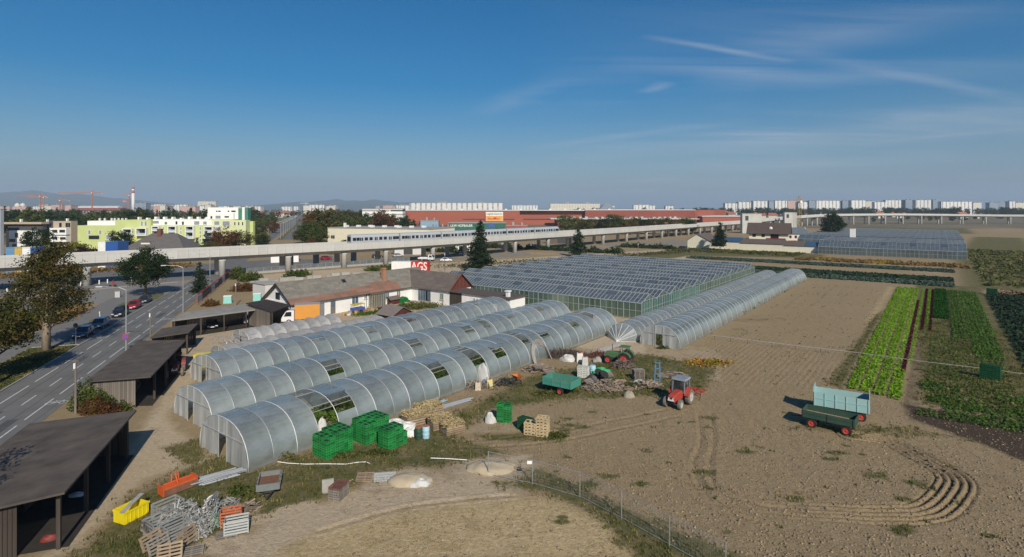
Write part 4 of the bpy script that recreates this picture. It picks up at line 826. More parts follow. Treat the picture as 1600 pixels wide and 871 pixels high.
# crumpled bare hoops before the far fleece tunnel
for k_ in range(5):
    q = MB(); w_ = 4.6-.3*k_; q.tube([(arch(w_, 1.5-.16*k_, i/10)[0], random.uniform(-.15, .15)+k_*.1, arch(w_, 1.5-.16*k_, i/10)[1]) for i in range(11)], .04, 5)
    tag(q.build('bare_hoop', hoopm, None, UV(-78.0, 37.2+k_*.55), rz=FARM), 'bare metal hoop leaning in front of the fleece tunnel', 'hoop', 'bare hoops before the fleece tunnel')
for k_ in range(6):                          # coil of old hoops leaning against the front tunnel
    q = MB(); q.tube([(arch(3.4-.1*k_, 2.8-.12*k_, i/14)[0], k_*.09+random.uniform(-.05, .05), arch(3.4-.1*k_, 2.8-.12*k_, i/14)[1]) for i in range(15)], .05, 5)
    tag(q.build('spare_hoop', mat('rusty_hoop', (.34, .31, .28), .7, .2, 3), None, UV(-38.7+.03*k_, 57.6+.1*k_), rz=FARM+R(84)), 'curved spare hoop leaning against the front tunnel', 'hoop', 'spare hoops leaning on the front tunnel').rotation_euler = (R(-24), 0, FARM+R(88))

# ------------------------------------------------------------------ glasshouses
groof = filmmat('roof_glass', (.13, .16, .185), .18, .2, .22, .25, (.55, .62, .66), 1.2, (1, 1, 1), .35)
gwall = filmmat('wall_glass_green', (.13, .21, .15), .32, .25, .25, .25, (.6, .75, .62), .5, (1, 1, .3), .35)
gwall2 = filmmat('screen_green', (.10, .22, .18), .10, .25, .25, .3, (.5, .7, .6), .8, (1, 1, .3), .2)
gbar = mat('glazing_bar', (.30, .32, .325), .5, .08, 3)
def glasshouse(label, v0, v1, u0, u1, he, hr, spans, ridge='v', bar_step=.95, wallm=gwall, wallstep=1.1, group=None, screen=None, vents=True):
    t = thing('glasshouse', label, 'greenhouse', UV(v0, u0), FARM, group); W_ = v1-v0; Ln = u1-u0; sw_ = Ln/spans
    gl = MB(); gl.slab([(0, 0, he), (W_, 0, he), (W_, sw_/2, hr), (0, sw_/2, hr)], .03); ga = gl.mesh('roof_pane', groof)
    gl = MB(); gl.slab([(0, sw_/2, hr), (W_, sw_/2, hr), (W_, sw_, he), (0, sw_, he)], .03); gb = gl.mesh('roof_pane', groof)
    br = MB(); nb2 = int(W_/bar_step); dz = (hr-he)
    for i in range(nb2+1):
        x = W_*i/nb2; br.bar((x, 0, he+.03), (x, sw_/2, hr+.03), .055, .06); br.bar((x, sw_/2, hr+.03), (x, sw_, he+.03), .055, .06)
    br.bar((0, sw_/2, hr+.06), (W_, sw_/2, hr+.06), .12); br.bar((0, 0, he+.02), (W_, 0, he+.02), .16)
    br.bar((0, sw_*.25, he+dz*.5+.05), (W_, sw_*.25, he+dz*.5+.05), .03)
    bm_ = br.mesh('glazing_bars', gbar)
    nv = int(W_/9); vm = MB(); vm.slab([(0, sw_*.25, hr-dz*.42), (1.6, sw_*.25, hr-dz*.42), (1.6, sw_*.48, hr+.05), (0, sw_*.48, hr+.05)], .03); vme = vm.mesh('roof_vent', groof)
    gg = MB(); gg.poly([(W_, 0, he), (W_, sw_, he), (W_, sw_/2, hr)]); gme_ = gg.mesh('gable_pane', gwall)
    gf_ = MB()
    for f in (.25, .5, .75): gf_.bar((W_+.02, sw_*f, he), (W_+.02, sw_*f, he+dz*(1-abs(f-.5)*2)), .05)
    gf_.bar((W_+.02, 0, he), (W_+.02, sw_/2, hr), .09); gf_.bar((W_+.02, sw_/2, hr), (W_+.02, sw_, he), .09); gfm = gf_.mesh('gable_frame', gbar)
    for k_ in range(spans):
        y = k_*sw_; link('roof_pane', ga, t, (0, y, 0)); link('roof_pane', gb, t, (0, y, 0)); o = link('glazing_bars', bm_, t, (0, y, 0)); o['kind'] = 'stuff'
        for i in range(nv if vents else 0): link('roof_vent', vme, t, (W_*(i+.25)/nv, y, 0))
        link('gable_pane', gme_, t, (0, y, 0)); link('gable_frame', gfm, t, (0, y, 0))
    def wall_run(a, b_, z0, z1, m, nm, st):
        a = Vector(a); b_ = Vector(b_); L_ = (b_-a).length; k2 = max(1, int(L_/st/4)); d = (b_-a)/k2
        for i in range(k2):
            q = MB(); p = a+d*i+d.normalized()*.04; e = a+d*(i+1)-d.normalized()*.04; q.slab([(p.x, p.y, z0), (e.x, e.y, z0), (e.x, e.y, z1), (p.x, p.y, z1)], .03); q.build(nm, m, t)
        q = MB(); k3 = int(L_/st)
        for i in range(k3+1):
            p = a.lerp(b_, i/k3); q.bar((p.x, p.y, 0), (p.x, p.y, z1), .07 if i % 4 else .12)
        for zz_ in (z0, (z0+z1)/2, z1): q.bar((a.x, a.y, zz_), (b_.x, b_.y, zz_), .07)
        q.build('wall_frame', gbar, t)
    wall_run((0, 0, 0), (W_, 0, 0), .15, he, wallm, 'wall_pane', wallstep)
    if screen:
        wall_run((W_, 0, 0), (W_, screen, 0), .15, he+.25, gwall2, 'wall_screen', wallstep); wall_run((W_, screen+.05, 0), (W_, Ln, 0), .15, he, wallm, 'wall_pane', wallstep)
    else: wall_run((W_, 0, 0), (W_, Ln, 0), .15, he, wallm, 'wall_pane', wallstep)
    wall_run((0, Ln, 0), (0, 0, 0), .15, he, wallm, 'wall_pane', wallstep*2)
    q = MB(); q.b2(.5, W_-.5, .5, Ln-.5, .0, .06); q.build('bed', mat('glasshouse_bed', (.045, .065, .03), .95, .4, .3, col2=(.09, .10, .06)), t)
    return t
glasshouse('large glasshouse of many small gables beside the farmhouse', -92.5, -40, 89.3, 163, 2.8, 4.0, 12, bar_step=.8, screen=28.8)
glasshouse('wide low glasshouse behind the cabbage rows', -39.5, 8.4, 262, 300, 3.0, 5.6, 4, bar_step=1.3, wallstep=1.4, wallm=filmmat('wall_glass_grey', (.12, .16, .17), .25, .2, .35, .2, (.55, .65, .65), .5, (1, 1, .3), .3), group='far glasshouses')
glasshouse('second wide glasshouse right behind the low one', -58, 9.5, 322, 452, 3.0, 5.0, 10, bar_step=3.0, wallstep=3, wallm=MATS['wall_glass_grey'], vents=False, group='far glasshouses')

# ------------------------------------------------------------------ sheds along the road
felt = mat('roofing_felt', (.056, .044, .036), .9, .14, .7, bump=.4, bscale=14, col2=(.112, .091, .075), detail=8, rand=.10); feltg = mat('grey_roofing', (.20, .19, .175), .9, .15, .9, bump=.25, bscale=10, col2=(.28, .265, .245))
def mono_shed(name, label, roofq, floor, th, rm, boards, posts, back=None, strips=0, axis=0):
    t = thing(name, label, 'shed', (0, 0, 0))
    A, B_, C_, D_ = [Vector(p) for p in roofq]       # near-right, far-right, far-left, near-left
    n_ = max(1, strips)
    for i in range(n_):                               # sheets of felt, lapped slightly
        f0 = i/n_; f1 = (i+1)/n_+.004
        if axis == 0: qd = [A.lerp(B_, f0), A.lerp(B_, min(1, f1)), D_.lerp(C_, min(1, f1)), D_.lerp(C_, f0)]
        else: qd = [A.lerp(D_, f0), B_.lerp(C_, f0), B_.lerp(C_, min(1, f1)), A.lerp(D_, min(1, f1))]
        lift = Vector((0, 0, .006*(i % 2)+.004*random.random())); q = MB(); q.slab([p+lift for p in qd], th); q.build('roof_sheet', rm, t)
    for (p, e, z0, z1a, z1b, m) in boards:
        p = Vector(p); e = Vector(e); d = e-p; k2 = max(1, int(d.length/.21)); ang = math.atan2(d.y, d.x)
        for i in range(k2):
            f = (i+.5)/k2; z1 = z1a+(z1b-z1a)*f; c = p.lerp(e, f); 
            if m.name not in TQ: TQ[m.name] = MB().box((0, 0, 0), (.19, .03, 1.0)).mesh('board', m)
            o = link('board', TQ[m.name], t, (c.x, c.y, (z0+z1)/2), ang)
            o.scale = (1, 1, z1-z0)
    for p, h_ in posts:
        q = MB(); q.box((p[0], p[1], h_/2), (.2, .2, h_), ROAD); q.build('post', woodd, t)
    return t
greyw = mat('grey_boards', (.17, .145, .12), .9, .35, 2.0, stretch=(1, 1, .15), rand=.25)
rq = [CS(-12.9, 37.3, 3.4), CS(-12.9, 50.6, 3.4), CS(-20.4, 52.6, 2.6), CS(-20.4, 37.3, 2.6)]
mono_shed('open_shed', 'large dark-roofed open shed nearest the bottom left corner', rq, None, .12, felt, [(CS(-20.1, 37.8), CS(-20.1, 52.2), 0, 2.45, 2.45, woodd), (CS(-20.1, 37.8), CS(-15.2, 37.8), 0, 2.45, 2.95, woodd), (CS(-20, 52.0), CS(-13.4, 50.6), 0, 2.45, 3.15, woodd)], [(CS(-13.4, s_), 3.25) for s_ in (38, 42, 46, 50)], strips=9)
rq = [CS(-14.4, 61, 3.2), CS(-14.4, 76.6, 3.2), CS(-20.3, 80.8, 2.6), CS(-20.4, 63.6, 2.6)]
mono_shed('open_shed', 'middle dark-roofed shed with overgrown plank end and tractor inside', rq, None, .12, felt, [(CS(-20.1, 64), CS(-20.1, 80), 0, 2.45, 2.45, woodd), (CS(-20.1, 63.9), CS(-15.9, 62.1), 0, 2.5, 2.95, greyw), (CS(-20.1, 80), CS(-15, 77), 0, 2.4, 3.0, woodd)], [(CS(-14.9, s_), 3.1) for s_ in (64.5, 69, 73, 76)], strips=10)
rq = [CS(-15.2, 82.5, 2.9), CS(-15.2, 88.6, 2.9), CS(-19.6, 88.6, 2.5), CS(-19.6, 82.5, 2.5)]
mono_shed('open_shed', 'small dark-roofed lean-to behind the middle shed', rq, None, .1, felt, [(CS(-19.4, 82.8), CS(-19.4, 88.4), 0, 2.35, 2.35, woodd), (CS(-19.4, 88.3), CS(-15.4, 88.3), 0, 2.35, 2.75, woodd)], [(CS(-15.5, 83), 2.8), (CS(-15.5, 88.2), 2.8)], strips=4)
fl_, fr_ = G(267.7, 500.6, 2.8), G(411, 482, 2.8); bl, br_ = G(291, 488, 3.05), G(386, 475, 3.05)
ct = mono_shed('carport', 'long grey flat-roofed carport with timber posts sheltering two cars', [fl_, fr_, br_, bl], None, .22, feltg, [((bl.x, bl.y, 0), (br_.x, br_.y, 0), 0, 2.8, 2.8, woodd), ((fl_.x-.1, fl_.y+.4, 0), (bl.x, bl.y, 0), 0, 2.5, 2.7, woodd)], [(fl_.lerp(fr_, f), 2.6) for f in (.03, .3, .55, .8, .98)], strips=6)
q1 = [G(424, 488, 3.0), G(454, 476.6, 3.2), G(416, 468, 3.9), G(384, 474, 3.5)]
mono_shed('barn', 'small barn with dark brown pitched roof beside the carport', q1, None, .14, mat('dark_brown_roof', (.035, .027, .024), .85, .2, .6, bump=.3, bscale=8), [((q1[0].x-.3, q1[0].y+.3, 0), (q1[3].x+.4, q1[3].y, 0), 0, 2.8, 3.2, greyw), ((q1[3].x+.4, q1[3].y, 0), (q1[2].x, q1[2].y-.4, 0), 0, 3.2, 3.5, woodd), ((q1[2].x, q1[2].y-.4, 0), (q1[1].x-.3, q1[1].y, 0), 0, 3.5, 3.0, woodd)], [((q1[0].x, q1[0].y+.3), 2.8)], strips=5, axis=1)

shadowed = mat('floor_shade', (.030, .025, .020), .95, .3, 1.5)  # near-black floor colour puts the roof's shade into the sheds and carport
def floor_sheet(label, pts): q = MB(); q.poly([(p[0], p[1], .035) for p in pts]); tag(q.build('shed_shade_floor', shadowed), label, None, None, 'structure')
floor_sheet('dark floor sheet of the large near shed, roof shade in its colour', [CS(-12.95, 38), CS(-13.0, 50.4), CS(-20, 52), CS(-20, 38)]); floor_sheet('dark floor sheet of the middle shed, roof shade in its colour', [CS(-14.6, 62.4), CS(-14.6, 76.4), CS(-20, 80), CS(-20, 64)]); floor_sheet('dark floor sheet under the carport, roof shade in its colour', [fl_, fr_, br_, bl])
for k_, (c, s_, a_, b2_, h2, lb) in enumerate(((-18.4, 40.5, 2.2, 3.0, 1.5, 'added dark timber stack at the near end of the large shed'), (-18.2, 45, 2.4, 3.6, 1.9, 'added dark timber stack in the middle of the large shed'), (-18, 49, 2.2, 2.6, 1.4, 'added dark timber stack at the far end of the large shed'), (-18.3, 67, 2.2, 4.0, 1.6, 'added dark timber stack inside the middle shed'), (-18.3, 73.5, 2.2, 4.0, 1.7, 'added dark timber stack at the back of the middle shed'))):
    t = thing('added_timber_stack', lb, 'timber', CS(c, s_), ROAD)  # dark stacks added to fill the black shed interiors
    for j in range(7): q = MB(); q.b2(-a_/2+random.uniform(-.1, .1), a_/2+random.uniform(-.1, .1), -b2_/2, b2_/2, .04+j*h2/7, .04+(j+.86)*h2/7); q.build('beam_layer', woodd, t)
# ------------------------------------------------------------------ farmhouse
tile_o = mat('old_grey_tiles', (.155, .142, .118), .9, .16, .9, bump=.5, bscale=7, col2=(.225, .205, .172), stretch=(1, 3, 3), detail=9, rand=.14); tile_r = mat('red_tiles', (.24, .105, .068), .9, .16, .9, bump=.5, bscale=7, col2=(.20, .135, .10), detail=9, rand=.16); tile_b = mat('brown_tiles', (.115, .092, .080), .9, .12, .9, bump=.4, bscale=7, col2=(.15, .122, .106), rand=.1)
a = G(455.6, 474, 3.0); hv, hu = toUV(a); HL = 27.0; HW = 8.4
fh = thing('farmhouse', 'long white single-storey farmhouse with patched old tiled roof', 'house', UV(hv, hu), FARM)   # local x: +V, y: +U ; wall face at x=0
q = MB(); q.b2(-HW, 0, 0, HL+6.4, -.2, 3.0); q.build('wall', white, fh)
q = MB(); q.prism([(-HW, 3.0), (0, 3.0), (-HW/2, 5.95)], (.12, .3), 'y'); q.build('gable_wall', white, fh)
TL = HL+6.0
def roof_strips(par, x0, x1, z0, z1, y0, y1, ny, nx, m, pick=None, lift=.0):
    for i in range(nx):
        for j in range(ny):
            a0 = i/nx; a1 = (i+1)/nx; b0_ = y0+(y1-y0)*j/ny; b1_ = y0+(y1-y0)*(j+1)/ny; X0 = x0+(x1-x0)*a0; X1 = x0+(x1-x0)*a1; Z0 = z0+(z1-z0)*a0; Z1 = z0+(z1-z0)*a1
            q = MB(); e = .02+lift+random.uniform(0, .012)
            pts = [(X0, b0_, Z0+e+.03), (X0, b1_, Z0+e+.03), (X1, b1_, Z1+e), (X1, b0_, Z1+e)]
            q.hexa([(p_[0], p_[1], p_[2]-.09) for p_ in pts]+pts); mm = pick(i, j) if pick else m; q.build('roof_tile_field', mm, par)
roof_strips(fh, .45, -HW/2, 2.75, 6.0, -.5, TL, 26, 8, tile_o, lambda i, j: tile_r if (i < 2 and j < 19) or (i == 2 and 9 < j < 19) or (i == 3 and 13 < j < 18) else tile_o)
roof_strips(fh, -HW-.45, -HW/2, 2.75, 6.0, -.5, TL, 6, 3, tile_o)
q = MB(); q.bar((-HW/2, -.5, 6.05), (-HW/2, TL, 6.05), .24, .12); q.build('ridge', tile_o, fh)
q = MB(); q.bar((.5, -.5, 2.7), (-HW/2, -.5, 5.95), .06, .25); q.bar((-HW-.5, -.5, 2.7), (-HW/2, -.5, 5.95), .06, .25); q.build('bargeboard', woodd, fh)
q = MB(); q.tube([(.55, -.3, 2.72), (.55, HL, 2.72)], .07, 6); q.tube([(.5, 15.5, 2.7), (.08, 15.5, 2.5), (.08, 15.5, 0)], .05, 5); q.build('gutter', mat('gutter_brown', (.10, .075, .06), .5, .1, 2), fh)
q = MB(); q.b2(-2.4, -1.7, 21, 21.7, 4, 7.0); q.b2(-2.5, -1.6, 20.9, 21.8, 6.7, 6.85); q.build('chimney', mat('orange_brick', (.36, .17, .10), .9, .2, 3), fh)
q = MB(); q.slab([(-2.6, 12.2, 4.95), (-2.6, 13.0, 4.95), (-3.3, 13.0, 5.48), (-3.3, 12.2, 5.48)], .1); q.build('skylight', glassd, fh)
def fwin(par, y0, y1, z0, z1, x=0.0, m=glassb, frame=white, nm='window', axis='x'):
    q = MB(); f = .09
    def bb(a0, a1, c0, c1, d0, d1, qq): qq.b2(x+d0, x+d1, a0, a1, c0, c1) if axis == 'x' else qq.b2(a0, a1, x-d1, x-d0, c0, c1)
    bb(y0-f, y1+f, z0-f, z0, 0, .07, q); bb(y0-f, y1+f, z1, z1+f, 0, .07, q); bb(y0-f, y0, z0, z1, 0, .07, q); bb(y1, y1+f, z0, z1, 0, .07, q); bb((y0+y1)/2-.03, (y0+y1)/2+.03, z0, z1, 0, .06, q)
    o = q.build(nm, frame, par); q = MB(); bb(y0, y1, z0, z1, 0, .03, q); q.build('pane', m, o); q = MB(); bb(y0-.15, y1+.15, z0-f-.06, z0-f, 0, .14, q); q.build('sill', concr, o)
fwin(fh, 12.2, 13.6, 1.0, 2.4); fwin(fh, 15.0, 15.6, 1.8, 2.4); fwin(fh, 20.0, 21.0, 1.1, 2.3); fwin(fh, 23.0, 23.9, 1.1, 2.3, m=mat('shutter_wood', (.25, .18, .12), .8, .1, 2)); fwin(fh, .3, .31, 0, .1) if False else None
q = MB(); q.b2(0, .06, 7.6, 8.6, .05, 2.3); dr = q.build('door', mat('door_grey', (.16, .15, .145), .6, .1, 2), fh); q = MB(); q.b2(.06, .08, 7.75, 8.45, 1.3, 2.15); q.build('pane', glassb, dr)
q = MB(); q.b2(0, 1.1, 16.0, 19.2, .05, 2.55); pw = q.build('porch', filmmat('porch_glass', (.25, .27, .25), .35, .2, .3, .2), fh); q = MB()
for k_ in range(7): q.box((1.13, 16.0+k_*.533, 1.3), (.06, .07, 2.5))
q.build('porch_frame', mat('porch_wood', (.36, .29, .18), .8, .2, 2), pw)
q = MB(); q.slab([(1.3, 15.9, 2.6), (1.3, 19.3, 2.6), (0, 19.3, 2.75), (0, 15.9, 2.75)], .06); q.build('porch_roof', tile_b, pw)
q = MB(); q.b2(-4.9, -3.6, -.05, 0, 3.3, 4.4); q.build('gable_window', glassd, fh)
# wing
wg = thing('farmhouse_wing', 'white farmhouse wing with brown tiled roof and red boarded gable', 'house', UV(hv, hu+HL), FARM)   # ridge along +V
WW = 6.4; WL = 10.6
q = MB(); q.b2(.02, WL, 0, WW, -.2, 3.0); q.build('wall', white, wg)
def wroof():
    for side in (0, 1):
        for i in range(6):
            for j in range(12):
                f0, f1 = i/6, (i+1)/6; y0_, y1_ = (-.45, WW/2) if side == 0 else (WW+.45, WW/2); Y0 = y0_+(y1_-y0_)*f0; Y1 = y0_+(y1_-y0_)*f1; Z0 = 2.75+3.1*f0; Z1 = 2.75+3.1*f1; X0 = -4+(WL+4.5)*j/12; X1 = -4+(WL+4.5)*(j+1)/12; e = random.uniform(.02, .03)
                pts = [(X0, Y0, Z0+e+.03), (X1, Y0, Z0+e+.03), (X1, Y1, Z1+e), (X0, Y1, Z1+e)]; q = MB(); q.hexa([(p_[0], p_[1], p_[2]-.09) for p_ in pts]+pts); q.build('roof_tile_field', tile_b, wg)
wroof()
redb = mat('red_boards', (.12, .035, .025), .85, .2, 2, stretch=(1, 1, .2), rand=.2)
for i in range(16):
    y0_ = .05+i*(WW-.1)/16; y1_ = y0_+(WW-.1)/16-.02; zc = 3.0+3.0*(1-abs((y0_+y1_)/2-WW/2)/(WW/2)); q = MB(); q.b2(WL, WL+.06, y0_, y1_, 2.9, zc-.05); q.build('gable_board', redb, wg)
q = MB(); q.bar((WL+.45, -.5, 2.7), (WL+.45, WW/2, 5.85), .25, .08); q.bar((WL+.45, WW+.5, 2.7), (WL+.45, WW/2, 5.85), .25, .08); q.build('bargeboard', redb, wg)
q = MB(); q.b2(2.0, 5.6, -.05, 0, .05, 2.5); gd = q.build('glazed_door', mat('grey_frame', (.30, .31, .31), .6, .1, 2), wg)
for k_ in range(5): q = MB(); q.b2(2.1+k_*.7, 2.66+k_*.7, -.08, -.05, .3, 2.35); q.build('pane', glassd if k_ == 3 else glassb, gd)
fwin(wg, 8.2, 9.1, .95, 2.1, 0, mat('green_pane', (.14, .2, .15), .2, .1, 1), mat('pale_frame', (.55, .55, .5), .7, .1, 2), 'window', 'y')
# annex along the same line
ax = thing('annex', 'low white flat-roofed annex between farmhouse wing and front tunnels', 'house', UV(hv+WL+.1, hu+HL), FARM)
q = MB(); q.b2(3.2, 14.8, 0, 4.6, -.2, 2.7); q.build('wall', white, ax)
q = MB(); q.b2(-.1, 15.2, -.4, 4.9, 2.7, 2.86); q.build('roof', mat('annex_roof', (.10, .075, .065), .9, .12, 2), ax)
for k_ in range(12): q = MB(); q.b2(.05+k_*.26, .29+k_*.26, -.02, .04, .05, 2.6); q.build('gate_board', woodd, ax)
q = MB(); q.b2(3.9, 4.8, -.04, 0, .05, 2.1); q.build('door', white, ax)
fwin(ax, 6.2, 6.6, 1.1, 2.0, 0, glassd, white, 'window', 'y'); fwin(ax, 7.0, 7.4, 1.1, 2.0, 0, glassd, white, 'window', 'y'); fwin(ax, 10.0, 10.4, 1.1, 2.0, 0, glassd, white, 'window', 'y')
q = MB(); q.box((13.6, 1, 3.3), (.6, .6, 1.0)); q.box((13.6, 1, 3.9), (.9, .9, .2)); q.build('chimney', white, ax)
# garden shed and small hutch
def gable_hut(name, label, loc, rz, w_, d_, he, hr, wm, rm, cat='shed', over=.3):
    t = thing(name, label, cat, loc, rz); q = MB(); q.prism([(-w_/2, 0), (w_/2, 0), (w_/2, he), (0, hr), (-w_/2, he)], (-d_/2, d_/2), 'y'); q.build('wall', wm, t)
    q = MB(); q.slab([(w_/2+over, -d_/2-over, he-.15), (w_/2+over, d_/2+over, he-.15), (0, d_/2+over, hr+.08), (0, -d_/2-over, hr+.08)], .08); q.slab([(0, -d_/2-over, hr+.08), (0, d_/2+over, hr+.08), (-w_/2-over, d_/2+over, he-.15), (-w_/2-over, -d_/2-over, he-.15)], .08); q.build('roof', rm, t)
    return t
redwall = mat('red_brown_wall', (.085, .025, .02), .9, .15, 2)
gable_hut('garden_shed', 'red-brown garden shed with grey-brown roof beside the rear tunnel', G(617, 506), FARM+R(90), 4.2, 3.6, 1.9, 2.9, redwall, mat('shed_felt', (.19, .155, .14), .9, .12, 2))
gable_hut('hutch', 'little red-brown hutch with dark roof in the farmhouse yard', G(614, 475), FARM, 1.3, 2.2, 1.1, 1.5, redwall, tile_b)

# ------------------------------------------------------------------ far farm on the right
ob = thing('outbuilding', 'long cream outbuilding with brown and blue roof strips behind the cabbage', 'building', UV(-95, 264), FARM)
q = MB(); q.prism([(0, -.2), (11, -.2), (11, 3.2), (4.6, 6.6), (0, 3.6)], (0, 16), 'y'); q.build('gable_block', cream, ob)
br_roof = mat('brown_roof', (.115, .09, .078), .9, .12, .8); bl_roof = mat('blue_solar', (.045, .095, .17), .25, .12, .5, spec=.6)
q = MB(); q.slab([(4.6, -.3, 6.75), (11.5, -.3, 3.1), (11.5, 16.3, 3.1), (4.6, 16.3, 6.75)], .15); q.build('roof', br_roof, ob)
q = MB(); q.slab([(0-.4, -.3, 3.45), (4.6, -.3, 6.75), (4.6, 16.3, 6.75), (-.4, 16.3, 3.45)], .15); q.build('roof', br_roof, ob)
for x0_, x1_, hw_, m in ((11.02, 24, 3.7, bl_roof), (24.02, 42, 3.3, br_roof), (42.02, 50, 2.9, br_roof), (50.02, 55, 2.9, bl_roof)):
    q = MB(); q.b2(x0_, x1_, 0, 7, -.2, hw_); q.build('wall', cream, ob)
    q = MB(); q.slab([(x0_, -.35, hw_-.05), (x1_+.2, -.35, hw_-.05), (x1_+.2, 5, hw_+1.7), (x0_, 5, hw_+1.7)], .12); q.build('roof', m, ob)
bh = thing('dwelling', 'cream house with broad brown gabled roof and red flower balcony', 'house', UV(-73, 287), FARM+R(8)); HW2 = 17.0
q = MB(); q.prism([(0, -.2), (10, -.2), (10, 7.4), (5, 11.4), (0, 7.4)], (0, HW2), 'x'); q.build('wall', cream, bh)
q = MB(); q.slab([(-1.2, -1.2, 6.6), (HW2+1.2, -1.2, 6.6), (HW2+1.2, 5, 11.7), (-1.2, 5, 11.7)], .25); q.slab([(-1.2, 5, 11.7), (HW2+1.2, 5, 11.7), (HW2+1.2, 11.2, 6.6), (-1.2, 11.2, 6.6)], .25); q.build('roof', mat('house_roof_brown', (.085, .062, .052), .85, .1, .8), bh)
for x in (1.5, 5.5): q = MB(); q.b2(x, x+1.5, -.06, 0, 5.0, 6.4); q.build('window', glassd, bh)
q = MB(); q.b2(9.5, 13, -.06, 0, 4.5, 6.5); q.build('window', glassd, bh)
q = MB(); q.b2(7.5, 16, -1.3, -.02, 3.6, 3.8); q.b2(7.5, 16, -1.35, -1.28, 3.8, 4.6); bc = q.build('balcony', mat('balcony_red', (.18, .025, .02), .8, .2, 2), bh)
q = MB(); q.lathe([(.05, 0), (.7, .25), (.75, .3)], (9.5, 1.2, 9.2), 12, 'y'); q.build('satellite_dish', white, bh)
for zz_ in (3.8, 6.6):
    for y_ in (2.2, 6.5): q = MB(); q.b2(HW2, HW2+.06, y_, y_+1.1, zz_-1.6, zz_-.3); q.build('window', glassd, bh)
pk = thing('pink_farmhouse', 'pale pink farmhouse with slate-blue roof near the yellow crane', 'house', UV(-84, 350), FARM+R(30)); pkm = mat('pale_pink', (.66, .56, .50), .9, .05, .5); slb = mat('slate_blue', (.10, .125, .15), .7, .12, .5)
q = MB(); q.prism([(0, -.2), (12, -.2), (12, 4.2), (6, 9.0), (0, 4.2)], (0, 12), 'y'); q.build('wall', pkm, pk)
q = MB(); q.slab([(6, -.4, 9.2), (12.6, -.4, 3.9), (12.6, 12, 3.9), (6, 12, 9.2)], .15); q.slab([(-.6, -.4, 3.9), (6, -.4, 9.2), (6, 12, 9.2), (-.6, 12, 3.9)], .15); q.build('roof', slb, pk)
q = MB(); q.b2(12.02, 28, 2, 10, -.2, 3.9); q.build('long_wall', pkm, pk); q = MB(); q.slab([(12.7, 1.4, 3.7), (28.5, 1.4, 3.7), (28.5, 6, 7.4), (12.7, 6, 7.4)], .15); q.build('long_roof', slb, pk)
q = MB(); q.prism([(2, 3.9), (10, 3.9), (6, 7.5)], (28, 28.2), 'x'); q.build('end_gable', white, pk)
for x in (2.5, 8): q = MB(); q.b2(x, x+1.6, -.06, 0, 1.4, 3.0); q.build('window', glassd, pk)
for x in (15, 18, 21, 25): q = MB(); q.b2(x, x+1.3, 1.94, 2.0, 1.2, 2.8); q.build('window', glassd, pk)
def cblock(label, px0, px1, y0, y1, Y):
    A = D(px0, y0, Y); B_ = D(px1, y1, Y); t = thing('station_block', label, 'building', (A.x, Y, 0), 0.0); w_ = B_.x-A.x
    q = MB(); q.b2(0, w_, 0, 4, -.3, A.z); q.build('wall', conc, t); q = MB(); q.b2(-.2, w_+.2, -.2, 4.2, A.z, A.z+.4); q.build('roof', roofg, t); q = MB(); q.b2(w_*.15, w_*.15+2.4, -.06, 0, A.z-5, A.z-1.5); q.build('opening', dsteel, t)
cblock('raw concrete station block standing at the viaduct behind the brown-roofed house', 1160, 1190, 334.5, 350, 420); cblock('smaller concrete station block beside the yellow crane', 1226, 1245, 332.5, 345, 525)
ct_ = thing('white_tower', 'slim white vent tower rising from the far glasshouses', 'tower', UV(-33, 318), FARM); q = MB(); q.box((0, 0, 4.4), (2.2, 2.2, 9)); q.build('shaft', white, ct_); q = MB(); q.box((0, 0, 9), (2.4, 2.4, .25)); q.build('cap', concr, ct_)
pyr = thing('pyramid_roof', 'dark glass pyramid roof on the horizon beyond the hall', 'building', (D(948, 0, 1200).x, 1200, 0)); q = MB(); q.b2(-16, 16, -16, 16, -.3, 16); q.build('wall', brk, pyr); q = MB(); q.add([(-17, -17, 16), (17, -17, 16), (17, 17, 16), (-17, 17, 16), (-4, 0, 29), (4, 0, 29)], [(0, 1, 5, 4), (1, 2, 5), (2, 3, 4, 5), (3, 0, 4)]); q.build('roof', mat('pyramid_glass', (.22, .25, .28), .3, .1, .2), pyr)
